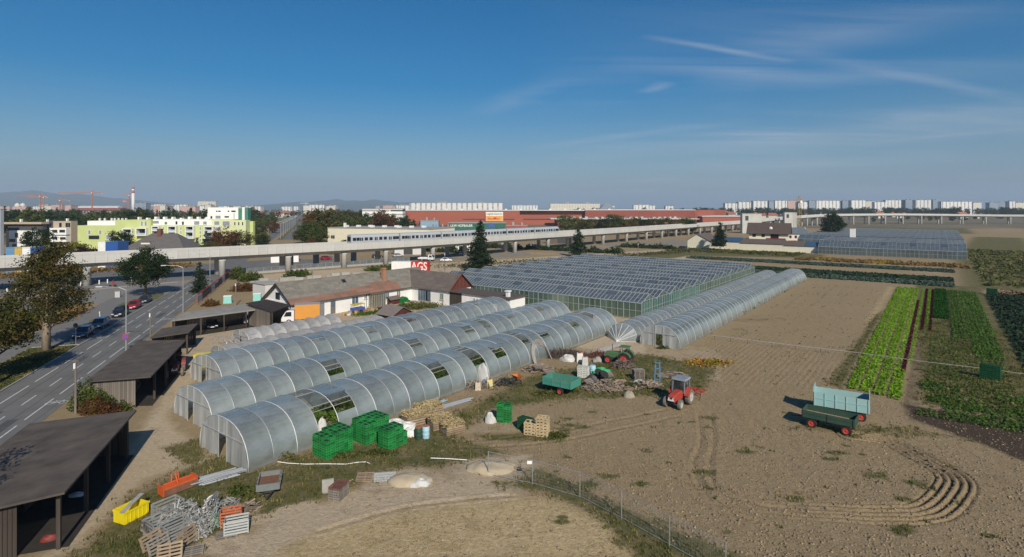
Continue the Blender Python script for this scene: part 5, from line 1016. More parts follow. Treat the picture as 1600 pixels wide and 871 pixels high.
# ------------------------------------------------------------------ vehicles
rub = mat('tyre_rubber', (.022, .021, .020), .85, .3, 6); dusty = mat('dusty_tyre', (.16, .14, .115), .95, .2, 5); chrome = mat('wheel_metal', (.45, .46, .47), .35, .1, 3, metal=.7)
lampm = mat('lamp_glass', (.72, .74, .76), .1, .05, 2, spec=.8); redl = mat('tail_red', (.35, .02, .015), .3, .1, 2)
def paint(name, c): return mat('paint_'+name, c, .28, .06, 1.2, spec=.5, coat=.5)
def loft(q, secs):
    k = len(secs[0]); vv = [p for s_ in secs for p in s_]; ff = [(i*k+j, i*k+(j+1) % k, (i+1)*k+(j+1) % k, (i+1)*k+j) for i in range(len(secs)-1) for j in range(k)]
    ff += [tuple(range(k))[::-1], tuple((len(secs)-1)*k+j for j in range(k))]; return q.add(vv, ff)
WM = {}
def wheel(par, loc, r, w_, rim, tm=rub, key=None):
    key = (r, w_, rim.name, tm.name)
    if key not in WM:
        q = MB(); q.lathe([(r*.62, -w_/2), (r*.94, -w_/2), (r, -w_*.36), (r, w_*.36), (r*.94, w_/2), (r*.62, w_/2), (r*.62, -w_/2)], n=18, axis='y'); q.f = q.f[:-2]; q.m = q.m[:-2]; a = q.mesh('tyre', tm, False)
        q = MB(); q.lathe([(r*.12, -w_*.42), (r*.30, -w_*.30), (r*.58, -w_*.38), (r*.63, -w_*.47), (r*.63, w_*.47), (r*.58, w_*.38), (r*.30, w_*.30), (r*.12, w_*.42)], n=14, axis='y'); b__ = q.mesh('rim', rim, False); WM[key] = (a, b__)
    o = link('wheel', WM[key][0], par, loc); link('rim', WM[key][1], o); return o
def car(label, loc, yaw, m, kind='hatch', group=None, lights=True):
    t = thing('parked_car', label, 'car', loc, yaw, group); L_ = 4.25 if kind != 'suv' else 4.4; hz_ = {'hatch': 1.46, 'sedan': 1.40, 'suv': 1.66, 'wagon': 1.45, 'coupe': 1.28}[kind]; zb = .93 if kind != 'suv' else 1.05; hw = .86
    def sec(x, zt_, w0, zl): return [(x, -w0*.92, zl), (x, -w0, zl+.18), (x, -w0, zt_-.12), (x, -w0*.9, zt_), (x, w0*.9, zt_), (x, w0, zt_-.12), (x, w0, zl+.18), (x, w0*.92, zl)]
    f = L_/4.25; q = MB(); tail = {'sedan': .90, 'coupe': .86}.get(kind, zb)
    loft(q, [sec(-2.12*f, tail-.22, .74, .38), sec(-1.98*f, tail, .82, .26), sec(-1.2*f, zb, hw, .22), sec(.2, zb, hw, .22), sec(1.0*f, zb-.04, hw, .22), sec(1.7*f, zb-.14, .82, .24), sec(2.05*f, zb-.26, .72, .30), sec(2.14*f, zb-.42, .64, .36)]); q.build('body', m, t, smooth=True)
    xr0, xr1, xb0, xb1 = {'hatch': (-1.5, .2, -1.98, 1.0), 'sedan': (-.95, .2, -1.65, 1.0), 'suv': (-1.7, .15, -2.02, .95), 'wagon': (-1.75, .2, -2.02, 1.0), 'coupe': (-.7, .1, -1.7, .9)}[kind]
    q = MB(); wb, wr = .80, .60; zz_ = zb-.02
    b0 = [(xb0*f, -wb, zz_), (xb1*f, -wb*.95, zz_), (xb1*f, wb*.95, zz_), (xb0*f, wb, zz_)]; t0 = [(xr0*f, -wr, hz_-.05), (xr1*f, -wr, hz_-.05), (xr1*f, wr, hz_-.05), (xr0*f, wr, hz_-.05)]
    q.hexa(b0+t0); q.build('windows', glassd, t)
    q = MB(); q.hexa([(p[0]*1.01, p[1]*1.03, p[2]) for p in t0]+[(xr0*f+.08, -wr+.06, hz_), (xr1*f-.1, -wr+.06, hz_), (xr1*f-.1, wr-.06, hz_), (xr0*f+.08, wr-.06, hz_)]); q.build('roof', m, t)
    q = MB()
    for i in range(4): q.bar(b0[i], t0[i], .09)
    for sy in (-1, 1): q.bar((-.35, sy*.805, zz_), (-.4, sy*.61, hz_-.05), .08)
    q.build('pillars', m, t)
    for x in (-1.32*f, 1.3*f):
        for y_ in (-.78, .78): wheel(t, (x, y_, .32), .32, .2, chrome)
    for y_ in (-.55, .55):
        q = MB(); q.box((2.06*f, y_, zb-.36), (.14, .34, .15)); q.build('headlight', lampm, t)
        q = MB(); q.box((-2.08*f, y_*1.1, tail-.3), (.12, .26, .2)); q.build('tail_light', redl, t)
        q = MB(); q.box((.72*f, y_*1.68, zb+.06), (.14, .16, .12)); q.build('door_mirror', m, t)
    q = MB(); q.box((2.12*f, 0, .48), (.08, 1.2, .14)); q.build('grille', dsteel, t)
    q = MB(); q.box((2.17*f, 0, .44), (.02, .5, .11)); q.build('number_plate', white, t)
    return t
pk_g = 'cars parked along the kerb'; DY = ROAD-R(90)
for s_, m, kd, lb, dc in ((99.4, paint('navy', (.012, .022, .075)), 'hatch', 'navy blue hatchback parked first in the kerbside row', 0), (106, paint('steel_blue', (.075, .11, .17)), 'wagon', 'steel blue estate car parked second in the row', 0), (116, paint('black', (.010, .010, .012)), 'suv', 'black high car parked between blue estate and red hatchback', 0), (124, paint('red', (.35, .012, .012)), 'hatch', 'bright red hatchback parked in the kerbside row', 0), (131, paint('dark_grey', (.035, .042, .042)), 'sedan', 'dark grey saloon parked last under the round tree', .1)):
    car(lb, CS(-32+dc, s_, .03), DY+random.uniform(-.02, .02), m, kd, pk_g)
p = G(328, 513); car('black sports coupe parked inside the carport', (p.x, p.y+.6, 0), R(-60), MATS['paint_black'], 'coupe', 'cars in the carport')
p = G(389, 504); car('silver hatchback standing half inside the carport', (p.x, p.y, 0), R(-64)+math.pi, paint('silver', (.42, .43, .44)), 'hatch', 'cars in the carport')
p = G(1068, 389.5); car('small dark blue car beside the cream outbuilding', (p.x, p.y, 0), R(-40), paint('deep_blue', (.02, .03, .06)), 'hatch')
p = G(697, 409); car('white car parked on the gravel behind the viaduct column', (p.x, p.y, 0), R(5), paint('white', (.72, .72, .72)), 'sedan')
for i, (px, py) in enumerate(((426, 363), (429, 366), (436, 360), (470, 365), (473, 369), (466, 357))):
    p = G(px, py); car(['white car on the avenue far beyond the viaduct', 'dark car nearest on the avenue beyond the viaduct', 'red car on the avenue among the lamp posts', 'dark car parked by the avenue trees', 'brown car parked by the avenue trees', 'pale car far up the avenue'][i], (p.x, p.y, .02), DY, [MATS['paint_white'], MATS['paint_black'], MATS['paint_red'], MATS['paint_dark_grey'], paint('brown', (.12, .06, .04)), MATS['paint_silver']][i], 'hatch', 'cars on the avenue')
# white pick-up behind the viaduct
def truck(label, loc, yaw, cabm, boxm, L_, hb, rear=None, flat=False, name='box_truck'):
    t = thing(name, label, 'truck', loc, yaw); q = MB()
    loft(q, [[(x, -.98*k_, .55), (x, -1.0*k_, z_), (x, 1.0*k_, z_), (x, .98*k_, .55)] for x, z_, k_ in ((L_/2-1.9, 2.25, .96), (L_/2-1.0, 2.3, .97), (L_/2-.55, 2.15, .98), (L_/2-.12, 1.35, 1), (L_/2, 1.1, 1), (L_/2+.02, .6, .98))]); q.build('cab', cabm, t)
    q = MB(); q.hexa([(L_/2-.5, -.82, 2.12), (L_/2-.06, -.85, 1.38), (L_/2-.06, .85, 1.38), (L_/2-.5, .82, 2.12), (L_/2-.44, -.82, 2.16), (L_/2-.02, -.85, 1.42), (L_/2-.02, .85, 1.42), (L_/2-.44, .82, 2.16)]); q.build('windscreen', glassd, t)
    for sy in (-1, 1):
        q = MB(); q.prism([(L_/2-1.5, 1.35), (L_/2-.35, 1.35), (L_/2-.7, 2.05), (L_/2-1.5, 2.05)], (sy*.98-.02, sy*.98+.03), 'y'); q.build('side_window', glassd, t)
        q = MB(); q.box((L_/2+.02, sy*.7, .85), (.06, .3, .18)); q.build('headlight', lampm, t)
    if flat:
        q = MB(); q.b2(-L_/2, L_/2-2.0, -1, 1, .75, .9)
        q.b2(-L_/2, L_/2-2.0, -1.02, -.96, .9, 1.3); q.b2(-L_/2, L_/2-2.0, .96, 1.02, .9, 1.3); q.build('load_bed', cabm, t)
    else:
        x0_, x1_ = -L_/2+.7, L_/2-2.0
        q = MB(); q.b2(x0_, x1_, -1.1, 1.1, .8, .8+hb); bo = q.build('cargo_box', boxm, t)
        q = MB(); q.b2(x0_-.02, x1_+.02, -1.12, 1.12, .8+hb, .86+hb); q.build('box_roof', roofg, bo)
        q = MB(); q.b2(-L_/2, x0_-.03, -1.1, 1.1, .75, .84+hb); q.build('rear_section', rear or roofg, bo)
    q = MB(); q.b2(-L_/2+.1, L_/2-.3, -.45, .45, .45, .72); q.build('chassis', dsteel, t)
    for x in (-L_/2+1.5, L_/2-1.1):
        for y_ in (-.85, .85): wheel(t, (x, y_, .42), .42, .26, chrome)
    return t
p = G(473, 505); truck('white cab truck with bright orange cargo box by the farmhouse', (p.x, p.y+.3, 0), R(-162), MATS['paint_white'], mat('orange_box', (.62, .27, .045), .6, .05, 1), 6.6, 2.3, mat('grey_rear', (.16, .17, .175), .6, .1, 1))
p = G(666, 408); truck('white pick-up truck with open bed parked behind the viaduct', (p.x, p.y, 0), R(-8), MATS['paint_white'], white, 5.6, 2.0, None, True, 'pickup_truck')
p = G(643, 428); at_ = thing('trailer_box', 'white trailer box with big red lettering panel behind the farmhouse', 'trailer', (p.x, p.y, 0), R(-9)); 
q = MB(); q.b2(-5.6, .2, -1.2, 1.2, 1.0, 3.5); q.build('box_side', white, at_); q = MB(); q.b2(.22, 5.2, -1.2, 1.2, .9, 3.6); q.build('red_panel', mat('logo_red', (.55, .03, .02), .5, .05, 1), at_)
text_obj('lettering', 'AGS', 3.3, white, at_, (2.7, -1.24, 2.2), wid=4.7, ext=.02); q = MB(); q.b2(-5, 5, -1, 1, .6, .9); q.build('chassis', dsteel, at_)
for x in (-4, -2.9, 3.4):
    for y_ in (-1, 1): wheel(at_, (x, y_, .45), .45, .3, chrome)
# tractors
def tractor(label, loc, yaw, m, rimm, cab=True, tyre=dusty, wb=2.05, name='tractor'):
    t = thing(name, label, 'tractor', loc, yaw); xf, xr = wb/2, -wb/2
    q = MB(); loft(q, [[(x, -w_, z0), (x, -w_, z1-.08), (x, -w_*.7, z1), (x, w_*.7, z1), (x, w_, z1-.08), (x, w_, z0)] for x, w_, z0, z1 in ((-.25, .42, .75, 1.42), (.4, .40, .7, 1.40), (1.1, .36, .68, 1.33), (1.42, .34, .68, 1.26), (1.5, .30, .72, 1.15))]); q.build('hood', m, t)
    q = MB(); q.b2(1.5, 1.53, -.28, .28, .74, 1.12); g_ = q.build('grille', dsteel, t); q = MB(); q.b2(1.53, 1.56, -.30, .30, .80, .92); q.build('light_bar', white, g_)
    for sy in (-.2, .2): q = MB(); q.lathe([(.07, 1.53), (.07, 1.57)], (0, sy, 1.02), 10, 'x'); q.build('headlight', lampm, t)
    q = MB(); q.b2(-1.5, 1.2, -.28, .28, .42, .78); q.b2(.95, 1.15, -.62, .62, .42, .56); q.box((xr, 0, .72), (.3, 1.3, .26)); q.build('chassis', dsteel, t)
    for sy in (-1, 1):
        wheel(t, (xr, sy*.78, .74), .74, .40, rimm, tyre); wheel(t, (xf, sy*.72, .47), .47, .28, rimm, tyre)
        q = MB(); pr_ = [(xr+.86*math.cos(a_), .74+.86*math.sin(a_)) for a_ in [R(x) for x in range(15, 160, 18)]]; pr2 = [(xr+.80*math.cos(a_), .74+.80*math.sin(a_)) for a_ in [R(x) for x in range(15, 160, 18)]][::-1]
        q.prism(pr_+pr2, (sy*.78-.24, sy*.78+.24), 'y'); q.build('fender', m, t)
    q = MB(); q.tube([(.75, -.28, 1.35), (.75, -.28, 2.1), (.68, -.28, 2.2)], .045, 6); q.build('exhaust', dsteel, t)
    q = MB(); q.b2(-1.15, -.7, -.25, .25, .95, 1.1); q.b2(-1.2, -1.08, -.25, .25, 1.1, 1.55); q.build('seat', dsteel, t)
    q = MB(); q.tube([(-.4+.04, .2*math.cos(k_*.5236), 1.5+.2*math.sin(k_*.5236)) for k_ in range(13)], .02, 5); q.tube([(-.1, 0, 1.3), (-.38, 0, 1.5)], .02, 5); q.build('steering_wheel', dsteel, t)
    if cab:
        q = MB(); c0 = [(-1.45, -.62, 1.0), (-.18, -.60, 1.2), (-.18, .60, 1.2), (-1.45, .62, 1.0)]; c1 = [(-1.38, -.6, 2.32), (-.3, -.56, 2.32), (-.3, .56, 2.32), (-1.38, .6, 2.32)]
        q.hexa(c0+c1); q.build('cab_glass', filmmat('cab_glass', (.05, .06, .07), .45, .1, .5, .08, (.5, .55, .6)), t); q = MB()
        for i in range(4): q.bar(c0[i], c1[i], .08); q.bar(c1[i], c1[(i+1) % 4], .08); q.bar(c0[i], c0[(i+1) % 4], .06)
        q.bar((-.85, -.63, 1.0), (-.85, -.6, 2.32), .05); q.bar((-.85, .63, 1.0), (-.85, .6, 2.32), .05); q.build('cab_frame', mat('cab_grey', (.20, .22, .24), .5, .1, 2), t)
        q = MB(); q.box((-.85, 0, 2.42), (1.42, 1.42, .16), 0, .9, .92); q.build('cab_roof', mat('cab_roof_grey', (.22, .25, .29), .5, .1, 2), t)
        for sy in (-.66, .66): q = MB(); q.box((-.25, sy*1.2, 1.95), (.05, .16, .26)); q.build('mirror', dsteel, t)
    else:
        q = MB()
        for sy in (-.55, .55): q.bar((-1.3, sy, .95), (-1.3, sy, 2.05), .06); q.bar((-.45, sy, 1.1), (-.45, sy, 2.05), .05)
        q.build('canopy_frame', dsteel, t); q = MB(); q.box((-.9, 0, 2.1), (1.25, 1.3, .1), 0, .9, .94); q.build('canopy', m, t)
    return t
redm = mat('tractor_red', (.40, .030, .020), .5, .12, 2.2, col2=(.33, .075, .05), detail=9); grm = mat('tractor_green', (.045, .15, .055), .6, .15, 2.2, col2=(.10, .15, .075), detail=9); rimw = mat('rim_grey', (.38, .36, .33), .7, .15, 4); rimr = mat('rim_red', (.48, .05, .03), .5, .15, 4)
tractor('red tractor with grey-roofed cab standing on the tilled soil', (15.95, 54.25, 0), math.atan2(-.77, -.64), redm, rimw)
tractor('old green tractor with open canopy and red wheel rims', (12.95, 69.0, 0), R(153), grm, rimr, False, rub)
p = G(273, 592); tractor('dusty red tractor parked nose out of the middle shed', (p.x-.9, p.y+1.6, 0), R(-62), mat('old_red', (.20, .035, .03), .6, .2, 2), rimw, False)
# red cultivator behind the red tractor
cu = thing('cultivator', 'red tine cultivator hitched behind the red tractor', 'implement', (17.75, 56.2, 0), math.atan2(.77, .64))
for x in (.0, .8, 1.5): q = MB(); q.bar((x, -1.1, .62), (x, 1.1, .62), .1); q.build('cross_beam', redm, cu)
for y_ in (-.7, 0, .7): q = MB(); q.bar((-.5, y_*.5, .7), (1.6, y_, .64), .09); q.build('long_beam', redm, cu)
for i in range(9): q = MB(); x = (i % 3)*.75; y_ = -1.0+i*.25; q.tube([(x, y_, .6), (x+.18, y_, .4), (x+.1, y_, .15), (x-.08, y_, .0)], .03, 5); q.build('tine', dsteel, cu)
# four trailers
def ribbed(q, x0_, x1_, y_, z0, z1, th, nrib, sgn):
    q.b2(x0_, x1_, min(y_, y_+sgn*th), max(y_, y_+sgn*th), z0, z1)
teal_m = mat('trailer_teal', (.032, .25, .19), .6, .14, 1.8, col2=(.10, .235, .18), detail=9); dgr = mat('wagon_green', (.016, .070, .045), .7, .2, 1.8, col2=(.055, .075, .05), detail=9); lbl = mat('trailer_light_blue', (.27, .50, .50), .6, .12, 1.5, col2=(.33, .44, .41), detail=9); rust = mat('rusty_floor', (.17, .085, .05), .9, .25, 3)
def wagon(label, loc, yaw, L_, W_, z0, hs_, m, floor, rimm, four=True, ribs=4, inner=None, wr=.38, high=None, drop=None, name='farm_trailer', side_m=None):
    t = thing(name, label, 'trailer', loc, yaw); inner = inner or m
    q = MB(); q.b2(-L_/2, L_/2, -W_/2, W_/2, z0-.1, z0); q.build('floor', floor, t)
    hh = high or {}
    for nm, x0_, x1_, y0_, y1_ in (('near_side', -L_/2, L_/2, -W_/2-.06, -W_/2), ('far_side', -L_/2, L_/2, W_/2, W_/2+.06), ('front_board', L_/2, L_/2+.06, -W_/2-.06, W_/2+.06), ('tail_board', -L_/2-.06, -L_/2, -W_/2-.06, W_/2+.06)):
        if drop == nm: continue
        h2 = hh.get(nm, hs_); q = MB(); q.b2(x0_, x1_, y0_, y1_, z0-.12, z0+h2); o = q.build(nm, m, t)
        if nm in ('near_side', 'far_side'):
            sg_ = -1 if nm == 'near_side' else 1; yy = y0_ if sg_ < 0 else y1_
            for k_ in range(ribs+1):
                x = -L_/2+.04+(L_-.08)*k_/ribs; q = MB(); q.b2(x-.04, x+.04, min(yy, yy+sg_*.05), max(yy, yy+sg_*.05), z0-.12, z0+h2); q.build('stake', m if m is not dgr else dsteel, o)
            q = MB(); q.b2(-L_/2, L_/2, min(yy, yy+sg_*.03), max(yy, yy+sg_*.03), z0+h2*.48, z0+h2*.54); q.build('seam_rail', m, o)
    q = MB(); q.b2(-L_/2+.2, L_/2-.1, -.35, .35, z0-.34, z0-.12); q.build('chassis', dsteel, t)
    q = MB(); q.bar((L_/2-.2, -.3, z0-.3), (L_/2+1.1, 0, .45), .07); q.bar((L_/2-.2, .3, z0-.3), (L_/2+1.1, 0, .45), .07); q.build('drawbar', dsteel, t)
    for x in ((-L_/2+.6, L_/2-.7) if four else (-.3,)):
        for sy in (-1, 1): wheel(t, (x, sy*(W_/2-.12), wr), wr, .24, rimm, rub)
        q = MB(); q.bar((x, -W_/2+.1, wr), (x, W_/2-.1, wr), .1); q.build('axle', dsteel, t)
    return t
wagon('teal tipping trailer with rusty floor beside the scrap', (5.1, 58.0, 0), R(-35)+math.pi, 3.3, 1.9, .95, .62, teal_m, rust, rimr, False, 3, wr=.36)
wagon('dark green flat farm wagon with red wheels on the tilled field', (27.35, 48.45, 0), R(-40)+math.pi, 3.9, 1.75, .95, .5, dgr, mat('wagon_boards', (.30, .23, .165), .9, .25, 2, stretch=(4, .3, 1)), rimr, True, 2, wr=.40)
bt = wagon('light blue high-sided trailer standing behind the dark green wagon', (30.15, 51.55, 0), R(-32.5)+math.pi, 4.3, 1.8, .95, 1.1, lbl, rust, rimr, True, 5, wr=.40, high={'front_board': 1.5, 'tail_board': 1.5})
wagon('small grey car trailer with empty rusty bed before the front tunnel', tuple(G(421, 766))[:2]+(0,), R(-72), 1.9, 1.25, .55, .32, mat('trailer_grey', (.17, .18, .175), .6, .12, 2), rust, rimw, False, 3, wr=.27)
# orange tiller
tl = thing('rotary_tiller', 'orange rotary tiller lying beside the pipe bundle', 'implement', ((-22.8-21.7)/2-.25, 37.9, 0), R(54)); org = mat('machine_orange', (.55, .10, .025), .6, .15, 2)
q = MB(); q.prism([(-.45, .15), (.35, .15), (.35, .42), (.1, .62), (-.45, .62)], (-1, 1), 'x'); q.build('hood', org, tl); q = MB(); q.b2(-1, 1, -.52, -.47, .08, .5); q.build('rear_flap', rust, tl)
for x in (-1.05, 1.05): q = MB(); q.b2(x-.03, x+.03, -.5, .4, .1, .72); q.build('end_plate', org, tl)
q = MB(); q.tube([(-.35, .1, .6), (-.3, .15, 1.15), (.1, .15, 1.15), (.1, .1, .6)], .05, 6); q.tube([(-.1, -.3, .6), (-.1, .15, 1.15)], .045, 6); q.build('headstock', org, tl); q = MB(); q.bar((-.9, .0, .70), (.95, .0, .70), .09); q.build('tool_bar', org, tl)
# wheelbarrow
p = G(808, 597); wbw = thing('wheelbarrow', 'orange wheelbarrow standing by the front tunnel', 'wheelbarrow', (p.x, p.y, 0), R(-60))
q = MB(); b0 = [(-.35, -.25, .42), (.4, -.22, .38), (.4, .22, .38), (-.35, .25, .42)]; b1 = [(-.55, -.38, .72), (.68, -.36, .76), (.68, .36, .76), (-.55, .38, .72)]; q.add(b0+b1, [(3, 2, 1, 0), (0, 1, 5, 4), (1, 2, 6, 5), (2, 3, 7, 6), (3, 0, 4, 7)]); q.build('tub', mat('barrow_orange', (.50, .15, .04), .7, .2, 3), wbw)
for sy in (-1, 1): q = MB(); q.tube([(.75, sy*.06, .2), (-.1, sy*.25, .4), (-.95, sy*.32, .62)], .022, 5); q.build('handle', wood, wbw); q = MB(); q.tube([(-.15, sy*.26, .42), (-.35, sy*.28, .0)], .02, 5); q.build('leg', dsteel, wbw)
wheel(wbw, (.75, 0, .2), .2, .08, chrome)

# ------------------------------------------------------------------ crates, pallets and yard clutter
def crate_mesh(name, lx, ly, lz, m, rows=3, th=.022, cols=3, inner=None):
    q = MB(); ms = [m, inner or m]; b0_, b1_ = lz*.0, lz*.30; t0_, t1_ = lz*.66, lz*.90
    for sx_ in (-1, 1):
        x = sx_*(lx/2-th/2)
        for z0, z1 in ((b0_, b1_), (t0_, t1_)): q.box((x, 0, (z0+z1)/2), (th, ly, z1-z0)); q.box((0, sx_*(ly/2-th/2), (z0+z1)/2), (lx-.002, th*.96, z1-z0))
        for c in range(cols+1): q.box((x, -ly/2+th/2+(ly-th)*c/cols, lz*.48), (th*1.1, th*2.2, lz*.4)); q.box((-lx/2+th+(lx-2*th)*c/cols, sx_*(ly/2-th/2), lz*.48), (th*2.2, th*1.08, lz*.4))
    q.box((0, 0, th/2+.002), (lx-.03, ly-.03, th))
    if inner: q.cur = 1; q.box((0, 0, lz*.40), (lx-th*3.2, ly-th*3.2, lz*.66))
    return q.mesh(name, ms)
gcm = mat('crate_green', (.022, .24, .055), .5, .15, 2, rand=.35); gcd = mat('crate_dark_green', (.012, .085, .03), .55, .15, 2, rand=.2); wcm = mat('crate_white', (.66, .66, .62), .6, .08, 2, rand=.08); pine = mat('pine_slats', (.48, .37, .22), .8, .18, 2, rand=.12)
shadow_in = mat('crate_slot_shade', (.006, .035, .012), .8, .2, 4); shadow_w = mat('crate_slot_shade_pale', (.20, .19, .17), .8, .2, 4)  # dark inner boxes paint in the shade behind the crate slots
gcr = crate_mesh('plastic_crate', .59, .39, .2, gcm, 2, .02, 2, shadow_in); gcr2 = crate_mesh('plastic_crate', .59, .39, .2, gcd, 2, .02, 2, shadow_in); wcr = crate_mesh('plastic_crate', .59, .39, .2, wcm, 2, .02, 2, shadow_w); pcr = crate_mesh('slatted_crate', 1.0, .8, .26, pine, 2, .04)
def crate_stack(me, label, group, v0, u0, nx, ny, heights, lx=.6, ly=.4, lz=.203, rot=FARM, name='plastic_crate', shell=True, base=None):
    o0 = UV(v0, u0) if base is None else Vector(base); cr, sr = math.cos(rot), math.sin(rot)
    for i in range(nx):
        for j in range(ny):
            hgt = heights(i, j)
            for k_ in range(hgt):
                # only what the photograph shows: the two faces towards the yard and the top layers
                if shell and i < nx-1 and j > 0 and k_ < min(hgt-1, heights(i+1, j)-1, heights(i, j-1)-1): continue
                x = (i+.5)*lx+random.uniform(-.012, .012); y_ = (j+.5)*ly+random.uniform(-.012, .012)
                o = link(name, me, None, (o0.x+x*cr-y_*sr, o0.y+x*sr+y_*cr, .02+k_*lz), rot+random.uniform(-.02, .02)); tag(o, label, 'crate', group)
crate_stack(gcr, 'green plastic crate in the tall stack nearest the grey trailer', 'green crates, front stack', -38.4, 25.3, 3, 6, lambda i, j: 8+(j > 1)-(i == 2 and j == 0)-(i == 1 and j == 3))
crate_stack(gcr, 'green plastic crate in the tall stack against the front tunnel', 'green crates, rear stack', -38.2, 28.8, 3, 6, lambda i, j: (9 if j > 1 else 8+(i == 0))-(i == 2 and j == 2))
crate_stack(gcr, 'green plastic crate in the stack beside the two barrels', 'green crates, stack by the barrels', -35.4, 29.2, 2, 5, lambda i, j: 8 if j < 4 else 5)
crate_stack(gcr, 'green plastic crate in the slim stack beside the grey sack', 'green crates, slim stack', *toUV(G(776, 660)), 2, 2, lambda i, j: 8, rot=FARM+R(20))
crate_stack(gcr2, 'green plastic crate behind the pale wooden crates', 'green crates, behind wooden crates', *toUV(G(808, 671)), 2, 2, lambda i, j: 5, rot=FARM)
crate_stack(wcr, 'white plastic crate stacked behind the teal trailer', 'white crates', *toUV(G(902, 590)), 2, 2, lambda i, j: 6, rot=FARM+R(15))
crate_stack(gcr2, 'dark green crate stacked among the vegetable rows', 'green crates on the field', *toUV(G(1530, 591)), 3, 2, lambda i, j: 8, rot=FARM-R(12))
crate_stack(gcr2, 'dark green crate stacked at the head of the cabbage field', 'green crates by the cabbage', *toUV(G(1541, 461)), 3, 2, lambda i, j: 7, rot=FARM-R(15))
crate_stack(gcr, 'green crate in the pile beside the farmhouse wall', 'green crates at the farmhouse', *toUV(G(622, 474)), 3, 4, lambda i, j: 6-j % 2-(i == 2)*2, rot=FARM)
crate_stack(gcr, 'green crate dumped before the truck cab', 'green crates at the truck', *toUV(G(454, 505)), 3, 2, lambda i, j: 2+(i == 1), rot=FARM+R(30))
crate_stack(pcr, 'pale wooden slatted crate stacked by the field edge', 'pale wooden crates', *toUV(G(818, 680)), 2, 1, lambda i, j: 6-i*0-(i == 0)*2, 1.03, .83, .265, FARM+R(18), 'slatted_crate', False)
palw = mat('pallet_wood', (.27, .20, .135), .9, .25, 3, rand=.22); palg = mat('grey_pallet', (.22, .195, .165), .9, .25, 3, rand=.2); palr = mat('red_pallet', (.17, .075, .06), .9, .25, 3, rand=.15)
PM = {}
def pallet(label, loc, yaw, m=palw, tilt=(0, 0), group=None, z_=0.0, lx=1.2, ly=.8):
    key = (m.name, lx, ly)
    if key not in PM: PM[key] = (MB().box((0, 0, 0), (lx, .1, .022)).mesh('deck_board', m), MB().box((0, 0, 0), (.1, ly, .078)).mesh('block_row', m))
    t = thing('pallet', label, 'pallet', (loc[0], loc[1], z_), yaw, group); t.rotation_euler = (tilt[0], tilt[1], yaw)
    for i in range(5): link('deck_board', PM[key][0], t, (0, -ly/2+.05+(ly-.1)*i/4, .133))
    for x in (-lx/2+.05, 0, lx/2-.05): link('block_row', PM[key][1], t, (x, 0, .06))
    for y_ in (-ly/2+.05, 0, ly/2-.05): link('deck_board', PM[key][0], t, (0, y_, .011))
    return t
# stack of brown pallets
p = G(527, 781)
for k_ in range(6): pallet('brown pallet in the neat stack beside the sandy track' if k_ < 5 else 'reddish pallet on top of the neat stack', (p.x, p.y+.3), R(75)+random.uniform(-.05, .05), palr if k_ == 5 else palg, (0, 0), 'stacked brown pallets' if k_ < 5 else None, .01+k_*.15)
p = G(569, 752); pallet('single pallet lying beside the grey mesh panel', (p.x, p.y+.3), R(5), palw, (R(12), 0), None, .08)
# pallets leaning at the scrap pile, bottom left
for px, py, yaw, tl_, lb, m in ((232, 862, 70, (R(62), 0), 'weathered pallet leaning upright on the left of the scrap pile', palw), (243, 868, 66, (R(66), 0), 'weathered pallet leaning against its left neighbour at the scrap pile', palg), (262, 880, 25, (R(58), 0), 'pallet leaning at the very front of the scrap pile', palw), (288, 855, 74, (R(70), 0), 'brown pallet standing on edge between cages and steel heap', palw), (296, 868, 24, (R(6), 0), 'pallet lying flat before the steel heap', palg), (224, 845, 120, (R(55), 0), 'grey pallet tipped against the cages from the left', palg), (352, 641+200, 20, (0, 0), 'pallet under the grey lattice box', palg)):
    p = G(px, py); pallet(lb, (p.x, p.y+.2), R(yaw), m, tl_, None, .5 if tl_[0] > .6 else .02)
cagem = mat('cage_steel', (.31, .315, .30), .6, .2, 3, metal=.3)
def cage(name, label, loc, yaw, lx, ly, lz, m, z_=0.0, fill=None, slat=True, cat='lattice box'):
    t = thing(name, label, cat, (loc[0], loc[1], z_), yaw)
    for x in (-lx/2, lx/2):
        for y_ in (-ly/2, ly/2): q = MB(); q.bar((x, y_, 0), (x, y_, lz), .06); q.build('corner_post', m, t)
    n_ = 5
    for k_ in range(n_):
        zz_ = .1+(lz-.14)*k_/(n_-1)
        for sy in (-1, 1): q = MB(); q.box((0, sy*ly/2, zz_), (lx-.06, .025, lz/n_*.6)); q.build('side_slat', m, t); q = MB(); q.box((sy*lx/2, 0, zz_), (.025, ly-.06, lz/n_*.6)); q.build('end_slat', m, t)
    q = MB(); q.box((0, 0, .08), (lx-.04, ly-.04, .04)); q.build('floor', m, t)
    return t
p = G(247, 838); cage('lattice_box', 'big grey metal lattice box on the left of the scrap pile', (p.x, p.y+.4), R(57), 1.5, 1.1, .95, cagem); p = G(268, 842); cage('lattice_box', 'grey metal lattice box with green netting in the scrap pile', (p.x+.2, p.y+.1), R(57), 1.3, 1.0, .9, cagem)
p = G(259, 812); cage('lattice_box', 'grey metal lattice box at the back of the scrap pile', (p.x, p.y+.2), R(57), 1.4, 1.0, 1.0, cagem)
p = G(366, 838); cage('lattice_box', 'pale grey slatted box at the right end of the scrap pile', (p.x, p.y+.3), R(22), 1.25, .8, .8, mat('pale_grey_slats', (.40, .41, .39), .7, .1, 3), .1); p = G(357, 824); cage('lattice_box', 'orange-red slatted box behind the pale grey one', (p.x, p.y+.35), R(22), 1.1, .7, .9, mat('box_orange', (.45, .12, .05), .7, .15, 3))
